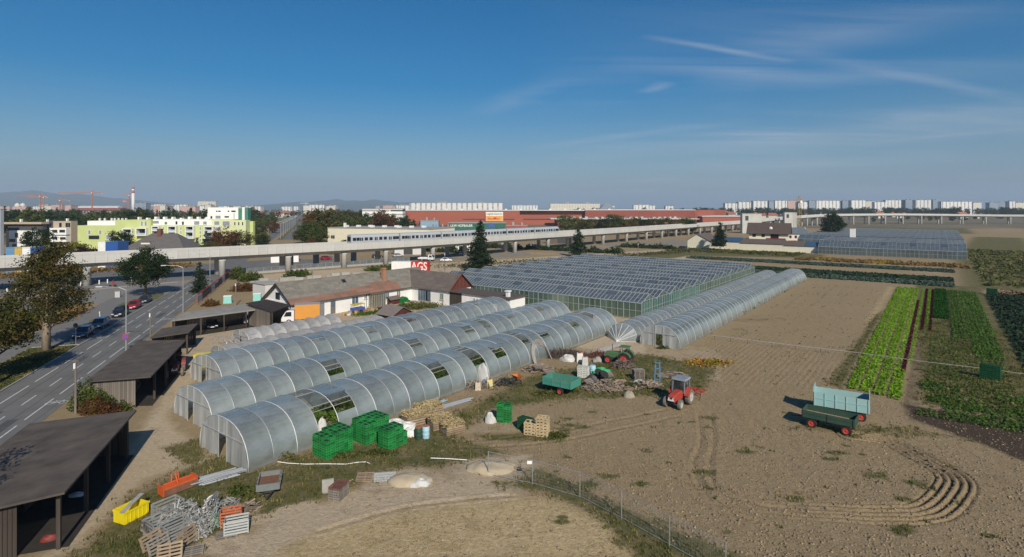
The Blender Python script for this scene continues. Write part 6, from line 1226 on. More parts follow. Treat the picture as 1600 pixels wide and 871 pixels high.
def heap_bars(name, label, c, rx, ry, hz_, n_, ln, m, seed, thick=.045, spread=1.0, dirn=None):
    rr = random.Random(seed); q = MB()
    for i in range(n_):
        a_ = rr.uniform(0, 6.28); r_ = math.sqrt(rr.random()); x = c[0]+rx*r_*math.cos(a_); y_ = c[1]+ry*r_*math.sin(a_); z_ = hz_*(1-r_*r_)*rr.uniform(.3, 1)+.04; d = (dirn+rr.gauss(0, .25)) if dirn is not None else rr.uniform(0, 3.14); l_ = ln*rr.uniform(.5, 1); dz = rr.gauss(0, .14)*spread*l_
        v_ = Vector((math.cos(d)*l_/2, math.sin(d)*l_/2, dz)); P_ = Vector((x, y_, z_)); a__ = P_-v_; b__ = P_+v_; a__.z = max(a__.z, .03); b__.z = max(b__.z, .03); q.bar(a__, b__, thick*rr.uniform(.6, 1.6), thick*rr.uniform(.4, 1.2)*(.25 if m is scrapw else 1))
    o = q.build(name, m); return tag(o, label, None, None, 'stuff')
scrapm = mat('scrap_metal', (.34, .34, .32), .65, .25, 1.5, metal=.3, island=.45); scrapw = mat('scrap_wood', (.25, .20, .15), .9, .3, 1.5, island=.5)
p = G(303, 838); heap_bars('scrap_heap', 'tangled heap of grey steel brackets in the scrap pile', (p.x, p.y+.5), .75, 1.1, 1.05, 420, .55, scrapm, 1, .05, 2.5)
p = G(262, 826); heap_bars('scrap_heap', 'loose steel parts filling the lattice boxes', (p.x, p.y+.6), 1.2, .9, 1.15, 260, .7, scrapm, 2, .05, 1.0)
p = G(322, 815); heap_bars('scrap_heap', 'bundle of steel brackets standing behind the tangled heap', (p.x, p.y+.6), .5, .7, 1.25, 130, 1.1, scrapm, 3, .05, 1.2, R(100))
p = G(350, 800); heap_bars('scrap_heap', 'small heap of metal oddments behind the orange box', (p.x, p.y+.4), .9, .5, .6, 120, .5, scrapm, 4)
p = G(388, 800); heap_bars('scrap_heap', 'old boards dumped at the right end of the scrap pile', (p.x, p.y+.3), .5, .5, .5, 40, .8, scrapw, 5, .08)
p = G(948, 612); heap_bars('scrap_heap', 'jumble of broken pallets and boards right of the teal trailer', (p.x, p.y+1.0), 2.3, 1.3, .9, 240, 1.0, scrapw, 6, .16)
p = G(1012, 608); heap_bars('scrap_heap', 'loose boards and pallet wood below the blue frame', (p.x, p.y+.8), 1.7, .9, .6, 150, 1.1, scrapw, 7, .16)
p = G(1055, 592); heap_bars('scrap_heap', 'stack of dark boards behind the red tractor', (p.x, p.y+.6), 1.6, .6, .55, 120, 1.2, scrapw, 8, .17, .3, R(-30))
p = G(840, 582); heap_bars('scrap_heap', 'grey weathered boards heaped at the front tunnel', (p.x, p.y+.6), 1.5, .9, .8, 130, 1.4, scrapw, 9, .18, .5, R(20))
p = G(873, 560); heap_bars('brushwood', 'long heap of dry brushwood before the front tunnel', (p.x+.6, p.y+.8), 3.4, 1.3, .9, 700, .8, mat('brush', (.085, .065, .05), .95, .3, 2, island=.5), 10, .03, 3)
p = G(945, 560); heap_bars('brushwood', 'rusty brown vine heap beside the green tractor', (p.x-.6, p.y+.6), 1.5, .8, .7, 420, .6, mat('rust_brush', (.14, .055, .035), .95, .3, 2, island=.5), 11, .03, 3)
p = G(746, 610); heap_bars('scrap_heap', 'stakes and broken wood beside the yellow canister', (p.x, p.y+.6), 2.2, .7, .8, 130, 1.0, scrapw, 12, .06, 2)
p = G(790, 603); heap_bars('scrap_heap', 'dark tangle of wire and hoops before the front tunnel', (p.x, p.y+.4), 1.3, .8, .7, 160, .9, mat('dark_wire', (.06, .06, .05), .8, .3, 2, island=.4), 13, .04, 2)
for k_ in range(7): p = G(1000, 596); pallet('dark pallet in the stack beside the blue frame', (p.x, p.y+.8), R(10)+random.uniform(-.06, .06), palg, (0, 0), 'pallets beside the blue frame', .01+k_*.155)
for i, (px, py, yaw, tx, z0, m, lb) in enumerate(((935, 614, 20, .1, .1, palg, 'grey pallet lying at the front of the jumble right of the teal trailer'), (958, 612, -25, .3, .25, palw, 'tilted pallet at the right end of the jumble'), (922, 606, 50, .5, .4, palg, 'tilted grey pallet between teal trailer and jumble'), (972, 600, 10, .08, .05, palw, 'pallet lying alone left of the pallet stack'), (1040, 590, -35, .1, .05, palg, 'grey pallet lying behind the red tractor cab'), (1062, 588, -30, .1, .05, palg, 'grey pallet lying behind the red cultivator'), (950, 598, 15, .2, .7, palg, 'grey pallet thrown on top of the jumble'), (985, 612, 60, .15, .05, palw, 'pallet beside the round grey stone'), (860, 590, 30, .2, .3, palg, 'grey pallet leaning behind the teal trailer'), (842, 585, 25, .1, .6, palg, 'weathered pallet on the boards at the front tunnel'))): p = G(px, py); pallet(lb, (p.x, p.y+.5), R(yaw), m, (tx, .05), None, z0)
p = G(975, 576); heap_bars('scrap_heap', 'spiky farm implement parts under the green tractor', (p.x, p.y+.5), 1.5, .7, .9, 120, 1.0, mat('implement_rust', (.16, .12, .10), .8, .2, 2, island=.4), 41, .07, 1.5)
p = G(285, 822); heap_bars('scrap_heap', 'steel brackets piled over the middle of the scrap pile', (p.x, p.y+.4), 1.1, .9, 1.2, 300, .7, scrapm, 42, .05, 2)
p = G(335, 826); heap_bars('scrap_heap', 'greenish metal brackets left of the orange box', (p.x, p.y+.3), .6, .5, .7, 120, .6, mat('green_scrap', (.16, .22, .18), .7, .2, 2, island=.5), 43, .05, 2)
bf = thing('blue_frame', 'upright blue steel frame standing among the pallets', 'frame', tuple(G(1027, 601))[:2]+(0,), R(60)); blm = mat('steel_blue_paint', (.09, .24, .40), .6, .15, 2)
for y_ in (-.3, .3): q = MB(); q.bar((0, y_, 0), (.15, y_*.7, 2.4), .1); q.build('upright', blm, bf)
for z_ in (.5, 1.1, 1.7, 2.3): q = MB(); q.bar((.06, -.28, z_), (.06, .28, z_), .09); q.build('cross_bar', blm, bf)
# pipe bundles
pipe_m = mat('pipe_grey', (.33, .345, .36), .4, .1, 2, metal=.2, rand=.15)
def pipes(label, group, a, b_, n_, r_, rows, seed, m=pipe_m):
    rr = random.Random(seed); a = Vector(a); b_ = Vector(b_); d = (b_-a).normalized(); s_ = Vector((-d.y, d.x, 0)); 
    for i in range(n_):
        row = i//rows; c = (i % rows)-(rows-1)/2; o_ = s_*(c*r_*2.3+rr.uniform(-.03, .03)); z_ = Vector((0, 0, r_+row*r_*1.9)); q = MB(); e0 = a+o_+z_+d*rr.uniform(-.4, .4); e1 = b_+o_*rr.uniform(.5, 1.3)+z_+d*rr.uniform(-.4, .4); q.tube([e0, e0.lerp(e1, .5)+Vector((0, 0, rr.uniform(-.01, .02))), e1], r_, 6); tag(q.build('pipe', m), label, 'pipe', group)
pipes('grey pipe in the bundle beside the orange tiller', 'pipes beside the tiller', G(306, 757), G(376, 737), 22, .055, 9, 1); pipes('grey pipe in the bundle near the straw boxes', 'pipes near the straw boxes', G(672, 645), G(735, 627), 8, .07, 4, 2); pipes('blue plastic pipe lying along the front tunnel', 'blue pipes at the tunnel', G(664, 638), G(697, 626), 3, .05, 3, 3, mat('pipe_blue', (.25, .42, .52), .5, .1, 2)); pipes('long grey beam stacked behind the green tractor', 'beams behind the green tractor', G(925, 556), G(967, 540), 12, .09, 6, 4, mat('beam_grey', (.33, .31, .28), .8, .15, 2))
# barrels and canisters
def barrel(label, p, r_, h_, m, lid=None, name='barrel', cat='barrel'):
    t = thing(name, label, cat, (p.x, p.y, 0)); q = MB(); q.lathe([(r_*.95, 0), (r_, .05), (r_, h_*.33), (r_*1.03, h_*.35), (r_, h_*.37), (r_, h_*.64), (r_*1.03, h_*.66), (r_, h_*.68), (r_, h_*.96), (r_*.95, h_)], n=18); q.build('drum', m, t, smooth=True)
    q = MB(); q.lathe([(r_*.9, h_), (r_*.9, h_+.03), (r_*.3, h_+.05)], n=16); q.build('lid', lid or m, t)
lidr = mat('lid_rust', (.35, .13, .06), .8, .2, 3)
barrel('dark green barrel with rusty lid beside the white bags', G(654, 686), .3, .95, mat('barrel_green', (.03, .07, .04), .5, .15, 2), lidr); barrel('light blue barrel with rusty lid beside the white bags', G(665.5, 685), .3, 1.0, mat('barrel_blue', (.36, .55, .66), .5, .1, 2), lidr); barrel('light blue barrel behind the green netting heap', G(926, 583), .36, .85, MATS['barrel_blue']); barrel('black rain barrel beside the barn door', G(409, 505), .4, 1.2, dsteel)
def canister(label, p, s_, m, yaw=0.0):
    t = thing('canister', label, 'canister', (p.x, p.y, 0), yaw); q = MB(); q.box((0, 0, s_*.55), (s_*.8, s_*.6, s_*1.1), 0, .86, .86); q.build('tank', m, t); q = MB(); q.lathe([(s_*.14, s_*1.1), (s_*.14, s_*1.22)], n=10); q.build('cap', redl, t)
canister('beige plastic canister leaning among the stakes', G(747, 610), .75, mat('can_beige', (.55, .47, .36), .6, .1, 2)); canister('yellow plastic canister beside the dark wire tangle', G(765.5, 606), .8, mat('can_yellow', (.62, .58, .25), .6, .1, 2)); canister('small blue canister behind the yellow one', G(757, 603), .55, blm); canister('white and orange tank behind the white crates', G(906, 566), 1.0, mat('can_white', (.68, .66, .6), .6, .1, 2)); canister('pale grey tank below the white and orange one', G(914, 571), .9, mat('can_grey', (.5, .5, .47), .6, .1, 2))
# lumps: bags, tarps, heaps
def lump(name, label, c, rx, ry, rz_, m, seed, cat, sharp=.22, kind=None, n1_=20, n2_=9, flat=0.0, yaw=0.0):
    r2 = np.random.default_rng(seed); ph = r2.uniform(0, 6.28, 8); q = MB(); vv = []
    for i in range(n2_+1):
        a_ = (i/n2_)*math.pi/2
        for j in range(n1_):
            t = 2*math.pi*j/n1_; k_ = 1+sharp*(math.sin(2*t+ph[0])*.4+math.sin(3*t+ph[1]+i*.4)*.35+math.sin(5*t+ph[2]+i)*.25+math.sin(7*t+ph[3]-i*.8)*.15); r_ = math.cos(a_)**(.8)*k_; z_ = math.sin(a_)**(1+flat)*(1+sharp*.5*math.sin(t*2+ph[4]+i)); vv.append((rx*r_*math.cos(t), ry*r_*math.sin(t), max(z_, 0)*rz_))
    ff = [(i*n1_+j, i*n1_+(j+1) % n1_, (i+1)*n1_+(j+1) % n1_, (i+1)*n1_+j) for i in range(n2_) for j in range(n1_)]; q.add(vv, ff); o = q.build(name, m, None, (c[0], c[1], 0), True, yaw); return tag(o, label, cat if kind is None else None, None, kind)
bagm = mat('white_bag', (.66, .65, .62), .6, .12, 3, bump=.6, bscale=6); sandm = mat('pale_sand', (.42, .345, .235), .95, .1, 2, bump=.4, bscale=14); straw = mat('straw_heap', (.34, .26, .13), .95, .25, 3, bump=1, bscale=12, col2=(.46, .37, .20)); tarpm = mat('pale_tarp', (.50, .49, .46), .6, .15, 2, bump=.5, bscale=5)
for px, py, rx, ry, rz_, lb in ((618, 668, .9, .7, .55, 'white bulk bag nearest the rear crate stack'), (634, 672, .9, .7, .5, 'white bulk bag with brown top in the middle of the bags'), (643, 682, .8, .6, .6, 'white bulk bag next to the barrels')):
    p = G(px, py); lump('bulk_bag', lb, (p.x, p.y+.4), rx, ry, rz_, bagm, int(px), 'bag')
p = G(640, 752); lump('sand_heap', 'round pale sand heap beside the sandy track', (p.x, p.y), 1.55, .95, .42, sandm, 3, 'sand', .1); p = G(656, 757); lump('tarpaulin', 'crumpled white tarpaulin on the round sand heap', (p.x, p.y), .75, .5, .36, tarpm, 4, 'tarpaulin', .35)
p = G(768, 733); lump('sand_heap', 'pale gravel heap at the end of the wire fence', (p.x, p.y), 1.9, 1.0, .45, sandm, 5, 'sand', .2); p = G(766, 660); lump('sack', 'crumpled grey sack beside the slim green crate stack', (p.x, p.y), .5, .4, .8, tarpm, 6, 'sack', .3)
p = G(464, 708); lump('foil_bundle', 'white foil bundle standing in the open front tunnel panel', (UV(-39.9, 27.2).x, UV(-39.9, 27.2).y), .5, .5, 1.8, tarpm, 7, 'foil', .25); p = UV(-39.15, 46.6); lump('foil_bundle', 'pale hanging foil at the side of the front tunnel', (p.x, p.y), .35, .9, 2.1, tarpm, 8, 'foil', .2, yaw=FARM+R(90))
p = G(939, 583); lump('netting_heap', 'bright green netting heap beside the light blue barrel', (p.x, p.y), 1.25, .8, .55, mat('net_green', (.04, .36, .14), .7, .2, 3, bump=.8, bscale=8), 9, 'netting', .35); p = G(958, 590); 
for px, py, lb in ((946, 603, 'dark tyre lying on the jumble of pallets'), (938, 600, 'dark tyre leaning on the jumble of pallets')):
    p = G(px, py); q = MB(); q.lathe([(.28, -.1), (.42, -.12), (.5, -.05), (.5, .05), (.42, .12), (.28, .1)], n=18, axis='z'); o = q.build('old_tyre', rub, None, (p.x, p.y+.8, 1.0), True); o.rotation_euler = (.5, .4, 0); tag(o, lb, 'tyre')
p = G(984, 622); lump('stone_lump', 'round grey stone lump at the edge of the tilled soil', (p.x, p.y+.3), .55, .5, .55, mat('stone_grey', (.30, .27, .22), .95, .2, 2, bump=.6, bscale=6), 11, 'stone', .15)
p = G(70, 850); lump('red_cowling', 'red machine cowling lying beside the big shed', (p.x, p.y+.3), .42, .22, .34, mat('cowl_red', (.17, .025, .02), .6, .2, 2), 12, 'cowling', .15, yaw=.5); p = G(120, 775); lump('plastic_sheet', 'pale plastic sheet lying in the shade of the big shed', (p.x, p.y), .5, .3, .2, bagm, 14, 'sheet', .3)
p = G(330, 800); lump('white_sack', 'long white sack on top of the scrap pile', (p.x, p.y), .25, .6, .95, bagm, 15, 'sack', .2, yaw=-.4)
for i, (px, py, rx, ry, h2, m, lb) in enumerate(((930, 598, .9, .5, .7, dsteel, 'black crumpled sheet on the jumble of pallets'), (967, 607, .6, .5, .6, mat('rust_block', (.13, .07, .05), .9, .2, 3), 'rusty brown drum-like block in the jumble'), (1003, 603, .8, .5, .4, tarpm, 'pale crumpled sheet below the blue frame'), (888, 566, 1.0, .6, .7, tarpm, 'grey foil roll beside the brushwood heap'), (935, 567, .6, .5, .5, mat('grey_block', (.30, .29, .27), .9, .2, 3), 'grey lump beside the rusty vine heap'))): p = G(px, py); lump('scrap_lump', lb, (p.x, p.y+.6), rx, ry, h2, m, 60+i, 'scrap', .35)
# straw boxes
rg = np.random.default_rng(5)
for i, (px, py, lx, ly, h_, lb) in enumerate(((652, 664, 2.6, 1.4, 1.0, 'big wooden box heaped with straw behind the white bags'), (686, 672, 1.8, 1.2, .9, 'straw-filled wooden box behind the blue barrel'), (706, 680, 1.7, 1.2, .8, 'straw-filled wooden box at the outer end of the row'), (668, 652, 2.4, 1.3, 1.0, 'straw-filled wooden box closest to the front tunnel'))):
    p = G(px, py); t = thing('straw_box', lb, 'box', (p.x, p.y+.6, 0), FARM+R(70)); q = MB()
    for sy in (-1, 1):
        for k_ in range(4): q = MB(); q.box((0, sy*ly/2, .1+k_*h_*.2), (lx, .03, h_*.15)); q.build('side_board', palw, t); q = MB(); q.box((sy*lx/2, 0, .1+k_*h_*.2), (.03, ly, h_*.15)); q.build('end_board', palw, t)
    q = MB(); N_ = 12; vv = [((a_/N_-.5)*lx, (b__/N_-.5)*ly, h_*.75+.28*math.sin(math.pi*a_/N_)*math.sin(math.pi*b__/N_)+random.uniform(-.03, .05)) for a_ in range(N_+1) for b__ in range(N_+1)]; q.add(vv, [(a_*(N_+1)+b__, (a_+1)*(N_+1)+b__, (a_+1)*(N_+1)+b__+1, a_*(N_+1)+b__+1) for a_ in range(N_) for b__ in range(N_)]); q.build('straw', straw, t)
    P_ = np.stack([rg.uniform(-.52*lx, .52*lx, 900), rg.uniform(-.54*ly, .54*ly, 900), h_*.74+rg.uniform(0, .36, 900)], 1); o = cards_obj('straw_wisps', P_, .09, straw, rg, t, .4, 4); o['kind'] = 'stuff'
# yellow bin, mesh panel, slab, hose
t = thing('yellow_bin', 'bright yellow plastic bin with a grey plank across, bottom left', 'bin', (-23.35, 34.55, 0), R(68)); ym = mat('bin_yellow', (.72, .58, .01), .5, .08, 2)
q = MB(); 
for x0_, x1_, y0_, y1_, nm in ((-.75, .75, -.5, -.46, 'side'), (-.75, .75, .46, .5, 'side'), (-.75, -.71, -.46, .46, 'end'), (.71, .75, -.46, .46, 'end')): q = MB(); q.b2(x0_, x1_, y0_, y1_, .02, .75); q.build(nm, ym, t)
q = MB(); q.b2(-.71, .71, -.46, .46, .05, .09); q.build('base', ym, t); q = MB(); q.b2(-.79, .79, -.54, -.5, .66, .76); q.b2(-.79, .79, .5, .54, .66, .76); q.build('rim', ym, t)
for k_ in range(6): q = MB(); x = -.62+k_*.25; q.b2(x-.02, x+.02, -.525, -.5, .05, .66); q.build('rib', ym, t)
q = MB(); q.bar((-.85, -.4, .8), (.9, .35, 1.0), .28, .03); tag(q.build('plank', mat('grey_plank', (.30, .30, .29), .8, .15, 3), None, (-23.35, 34.55, 0), rz=R(68)), 'grey plank lying across the yellow bin', 'plank')
t = thing('yellow_bin', 'yellow container beside the rear tunnel entrance', 'bin', G(316, 574).to_2d().to_3d(), R(10)); q = MB(); q.b2(-.75, .75, -.6, .6, .02, 1.5); q.build('body', ym, t); q = MB(); q.b2(-.8, .8, -.65, .65, 1.5, 1.58); q.build('lid', ym, t)
p = G(600, 752); t = thing('mesh_panel', 'grey wire mesh panel lying on bricks by the track', 'panel', (p.x, p.y+.2, 0), R(10)); t.rotation_euler = (R(22), 0, R(8)); q = MB(); q.b2(-.75, .75, -.55, .55, .05, .08); q.build('backing', mat('panel_pale', (.36, .36, .34), .8, .1, 4), t)
for k_ in range(9): q = MB(); q.b2(-.75+k_*.1875-.012, -.75+k_*.1875+.012, -.55, .55, .08, .10); q.build('wire', steel, t)
for k_ in range(6): q = MB(); q.b2(-.75, .75, -.55+k_*.22-.012, -.55+k_*.22+.012, .102, .12); q.build('wire', steel, t)
p = G(510, 772); q = MB(); q.box((0, 0, .4), (.75, .16, .85)); q.box((0, 0, .02), (.6, .4, .04)); o = q.build('concrete_slab', concr, None, (p.x, p.y+.3, 0), rz=R(20)); tag(o, 'grey concrete slab standing behind the neat pallet stack', 'slab')
q = MB(); q.tube([G(x, y, .05) for x, y in ((428, 721), (450, 724), (478, 725.5), (510, 725), (540, 725.5), (560, 722.5), (572, 722), (578, 724.5))], .03, 5); tag(q.build('hose', white), 'thin white hose lying in the grass before the green crates', 'hose'); q = MB(); q.tube([G(x, y, .12) for x, y in ((673, 716), (700, 717), (730, 719))], .035, 5); tag(q.build('pole', white), 'white pole lying in the grass beside the gravel heap', 'pole')
# heaps of vegetables waste by the field
p = G(1107, 568); tag(cards_obj('pumpkin_leaves', np.stack([p.x+rg.normal(0, 1.4, 460), p.y+rg.normal(0, .8, 460), rg.uniform(.03, .26, 460)], 1), .24, leafmat('waste_leaf', (.10, .12, .02), (.42, .26, .04), (.45, .12, .02), .1, .9), rg, None, .5), 'heap of yellow and orange vegetable leaves on the field', None, None, 'stuff')

# ------------------------------------------------------------------ fences, poles, lamps, pipe line
fe = thing('wire_fence', 'grey tubular wire fence running down to the bottom edge', 'fence'); fp_ = [G(763, 743), G(832, 757), G(906, 778), G(971, 811), G(1046, 853), G(1134, 902)]
for p in fp_: q = MB(); q.tube([p, p+Vector((0, 0, 1.72))], .035, 6); q.build('post', steel, fe)
for a, b_ in zip(fp_, fp_[1:]):
    q = MB(); q.tube([a+Vector((0, 0, 1.68)), b_+Vector((0, 0, 1.66))], .018, 5); q.build('top_rail', steel, fe); q = MB(); q.tube([a+Vector((0, 0, .1)), b_+Vector((0, 0, .08))], .02, 5); q.build('bottom_rail', steel, fe)
    w3 = MB(); n_ = 16
    for k_ in range(1, 8): z_ = .1+1.55*k_/8; w3.bar(a+Vector((0, 0, z_)), b_+Vector((0, 0, z_)), .004)
    for k_ in range(1, n_*2): pp = a.lerp(b_, k_/(n_*2)); w3.bar(pp+Vector((0, 0, .1)), pp+Vector((0, 0, 1.66)), .0035)
    o = w3.build('wire_mesh', steel, fe); o['kind'] = 'stuff'
q = MB(); pz = fp_[1]; q.box((pz.x-.2, pz.y, 1.5), (.35, .02, .22)); q.build('notice_plate', white, fe)
def lamp_post(label, p, h_, yaw, arm, group='street lamps along the road', two=False, tk=1.0):
    t = thing('street_lamp', label, 'street lamp', (p.x, p.y, 0), yaw, group); q = MB(); q.tube([(0, 0, 0), (0, 0, h_*.5), (0, 0, h_)], [.1*tk, .085*tk, .06*tk], 8); q.build('pole', steel, t)
    for sg_ in ((1, -1) if two else (1,)):
        q = MB(); q.tube([(0, 0, h_-.1), (sg_*arm*.3, 0, h_+.25), (sg_*arm, 0, h_+.4)], .045*tk, 6); q.build('arm', steel, t); q = MB(); q.box((sg_*(arm+.35), 0, h_+.38), (.8, .26, .13)); q.build('luminaire', mat('luminaire', (.55, .56, .57), .4, .05, 2), t)
    return t
l1 = lamp_post('tall street lamp with round red sign beside the middle shed', G(197, 549), 8.2, R(185), 3.0); q = MB(); q.lathe([(.4, -.03), (.4, .0)], (0, -.14, 2.1), 18, 'y'); 
l2 = lamp_post('street lamp beside the end of the carport', G(286, 488), 8.2, R(195), 2.8); lamp_post('street lamp standing before the viaduct near the small conifer', G(328, 456), 8.2, R(190), 2.8)
p = G(197, 549); t = thing('road_sign', 'round red and blue no-stopping sign on the lamp pole', 'sign', (p.x, p.y-.14, 0)); q = MB(); q.lathe([(.42, 0), (.42, .03)], (0, -.03, 1.95), 20, 'y'); q.build('plate', mat('sign_red2', (.50, .03, .05), .5, .05, 2), t); q = MB(); q.lathe([(.32, -.05), (.32, -.03)], (0, 0, 1.95), 20, 'y'); q.build('blue_field', mat('sign_blue', (.10, .12, .40), .5, .05, 2), t)
q = MB(); q.bar((-.2, -.06, 1.75), (.2, -.06, 2.15), .06, .02); q.bar((.2, -.06, 1.75), (-.2, -.06, 2.15), .06, .02); q.build('cross', MATS['sign_red2'], t)
t = thing('road_sign', 'round sign seen from behind on a post at the verge', 'sign', G(118.5, 538).to_2d().to_3d()); q = MB(); q.tube([(0, 0, 0), (0, 0, 2.9)], .035, 6); q.build('post', steel, t); q = MB(); q.lathe([(.34, 0), (.34, .03)], (0, -.06, 2.6), 18, 'y'); q.build('plate', dsteel, t)
def wpole(label, p, h_, r_=.11):
    t = thing('utility_pole', label, 'pole', (p.x, p.y, 0)); q = MB(); q.tube([(0, 0, 0), (0, 0, h_)], [r_, r_*.75], 8); q.build('shaft', greyw, t); q = MB(); q.box((.0, -.12, h_-.55), (.14, .12, .5)); q.build('junction_box', white, t); q = MB(); q.bar((-.3, 0, h_-.12), (.3, 0, h_-.12), .06); q.build('crossarm', greyw, t)
wpole('weathered utility pole beside the near shed', G(118, 647), 5.0); wpole('weathered utility pole rising behind the middle shed roof', G(235, 544), 5.0); wpole('dark wooden pole beside the carport roof', G(368.5, 478), 4.6); wpole('wooden post at the glasshouse edge beside the tall spruce', G(695, 427), 6, .14); wpole('wooden post before the viaduct right of the second spruce', G(997, 405), 6, .16)
# construction hoarding with red frames
ho = thing('hoarding', 'construction hoarding with red frames along the road', 'fence')
for i in range(10):
    s_ = 124+i*5.2; p = CS(-21.4, s_); q = MB(); q.b2(-.06, .06, -.06, .06, 0, 2.2); q.build('post', mat('frame_red', (.42, .045, .03), .6, .1, 2), ho, p, rz=ROAD); 
    if i < 9: q = MB(); q.b2(-.03, .03, .1, 5.0, .3, 1.5+.3*(i % 2)); q.build('panel', dk if i % 3 else conc, ho, p, rz=ROAD); q = MB(); q.b2(-.05, .05, .08, 5.1, 1.95, 2.1); q.build('rail', MATS['frame_red'], ho, p, rz=ROAD)
# irrigation pipe across the field
ir = thing('irrigation_pipe', 'thin white irrigation pipe crossing the vegetable beds', 'pipe'); ip = [G(1112, 524, .6), G(1200, 535, .6), G(1330, 550, .6), G(1450, 566, .6), G(1545, 577, .6), G(1640, 590, .6)]
q = MB(); q.tube(ip, .028, 6); q.build('pipe', mat('pipe_pale', (.38, .38, .36), .5, .1, 2), ir)
for a, b_ in zip(ip, ip[1:]):
    for f in (.05, .35, .65): p = a.lerp(b_, f); q = MB(); q.bar((p.x, p.y, 0), (p.x, p.y, .58), .04); q.build('stand', dsteel, ir)
# bollards, cabinet, avenue lamps
bo_ = MB(); bo_.lathe([(.13, 0), (.13, .95), (.1, 1.05)], n=10); bmm = bo_.mesh('bollard', white)
for px, py in ((11, 458), (25, 456), (126, 447), (155, 444.5), (168, 443), (205, 440), (250, 437)): p = G(px, py); tag(link('bollard', bmm, None, (p.x, p.y, 0)), 'white bollard along the side street under the viaduct', 'bollard', 'white bollards')
p = G(184, 465); t = thing('utility_cabinet', 'grey utility cabinet at the corner of the footpath', 'cabinet', (p.x, p.y, 0), ROAD); q = MB(); q.b2(-.45, .45, -.25, .25, 0, 1.25); q.build('body', mat('cabinet_grey', (.48, .48, .46), .6, .06, 2), t); q = MB(); q.b2(-.5, .5, -.3, .3, 1.25, 1.32); q.build('lid', concr, t); q = MB(); q.b2(-.4, .4, -.27, -.25, .1, 1.15); q.build('door', mat('cabinet_door', (.44, .44, .43), .6, .06, 2), t)
p = G(124.5, 516); t = thing('marker_post', 'slim white marker post at the footpath edge', 'post', (p.x-2, p.y+7, 0)); q = MB(); q.lathe([(.06, 0), (.05, 1.6)], n=8); q.build('shaft', white, t); q = MB(); q.box((0, -.06, 1.4), (.14, .03, .3)); q.build('plate', white, t)
for i in range(10): s_ = 370+i*34; lamp_post('double-armed lamp on the green median of the avenue', CS(-19, s_), 9.5, ROAD, 1.8, 'lamps along the avenue', True, 2.2)
# guard rail under the viaduct
gr_ = thing('guard_fence', 'low metal guard fence on a concrete base under the viaduct', 'fence'); a, b_ = G(385, 429), G(640, 410)
q = MB(); q.bar(a+Vector((0, 0, .3)), b_+Vector((0, 0, .3)), .3, .6); q.build('base_wall', concr, gr_); q = MB(); q.bar(a+Vector((0, 0, 1.7)), b_+Vector((0, 0, 1.7)), .08); q.build('rail', steel, gr_)
for k_ in range(24): p = a.lerp(b_, k_/23); q = MB(); q.box((p.x, p.y, 1.15), (.1, .1, 1.1)); q.build('post', steel, gr_)
q = MB(); pa = a.lerp(b_, .01); q.slab([a+Vector((0, .05, .62)), b_+Vector((0, .05, .62)), b_+Vector((0, .05, 1.6)), a+Vector((0, .05, 1.6))], .02); q.build('infill', filmmat('fence_infill', (.22, .24, .26), .35, .1, .1), gr_)
# concrete blocks beside the cleared strip
for i in range(12): p = G(400+i*14+random.uniform(-4, 4), 444-i*1.2+random.uniform(-3, 2)); q = MB(); q.box((0, 0, .4), (2.2, .8, .8)); q.box((0, 0, .84), (2.0, .3, .08)); tag(q.build('concrete_block', concr, None, (p.x, p.y, 0), rz=random.uniform(.4, .9)), 'grey concrete block dumped behind the farmhouse', 'block', 'concrete blocks behind the farmhouse')
for px, py, lb in ((356, 474, 'turquoise tank beside the dark wooden pole'), (402, 470, 'turquoise-topped container left of the farmhouse gable')): p = G(px, py); t = thing('site_tank', lb, 'tank', (p.x, p.y, 0), .3); q = MB(); q.box((0, 0, .7), (1.5, 1.1, 1.4), 0, .92, .92); q.build('body', mat('turquoise', (.25, .55, .50), .6, .08, 2), t); q = MB(); q.box((0, 0, 1.46), (1.5, 1.1, .12)); q.build('lid', white, t)
p = G(405, 466); t = thing('garage', 'small pale garage behind the dark-roofed barn', 'garage', (p.x+.5, p.y+3, 0), FARM); q = MB(); q.b2(-2.5, 2.5, -2, 2, 0, 2.8); q.build('wall', mat('pale_wall', (.58, .57, .55), .9, .05, 1), t); q = MB(); q.b2(-2.7, 2.7, -2.2, 2.2, 2.8, 2.95); q.build('roof', concr, t)
# yard clutter before the farmhouse
cl = [mat('clutter_red', (.35, .08, .05), .8, .2, 3), mat('clutter_yellow', (.55, .42, .06), .7, .2, 3), mat('clutter_clay', (.34, .17, .10), .9, .2, 3), bagm, dsteel, mat('clutter_grey', (.33, .32, .30), .8, .2, 3)]
ck = [('flower_pot', 'pot', [(.16, 0), (.22, .4), (.24, .4)]), ('bucket', 'bucket', [(.15, 0), (.2, .34), (.21, .34)]), ('tub', 'tub', [(.3, 0), (.36, .28), (.38, .28)])]
pm_ = {}
for i in range(70):
    f = RNG.uniform(0, 1); p = UV(hv+1.4+RNG.uniform(0, 2.2)+f*1.2, hu+8+f*17); nm, ct2, pr2 = ck[i % 3]; m = cl[int(RNG.integers(0, 6))]; key = (nm, m.name)
    if key not in pm_: pm_[key] = MB().lathe(pr2, n=10).mesh(nm, m)
    o = link(nm, pm_[key], None, (p.x, p.y, 0), 0, RNG.uniform(.8, 1.5)); tag(o, f'small {nm.replace("_", " ")} in the clutter along the farmhouse wall', ct2, f'{nm.replace("_", " ")}s along the farmhouse wall')
p = UV(hv+2.6, hu+11.5); t = thing('market_cart', 'yellow-topped cart with dark tubs in the farmhouse yard', 'cart', p, FARM); q = MB(); q.b2(-.6, .6, -1.2, 1.2, 1.5, 1.62); q.build('canopy', cl[1], t); q = MB(); q.b2(-.6, .6, -1.2, 1.2, .5, .95); q.build('bin', MATS['panel_blue'], t)
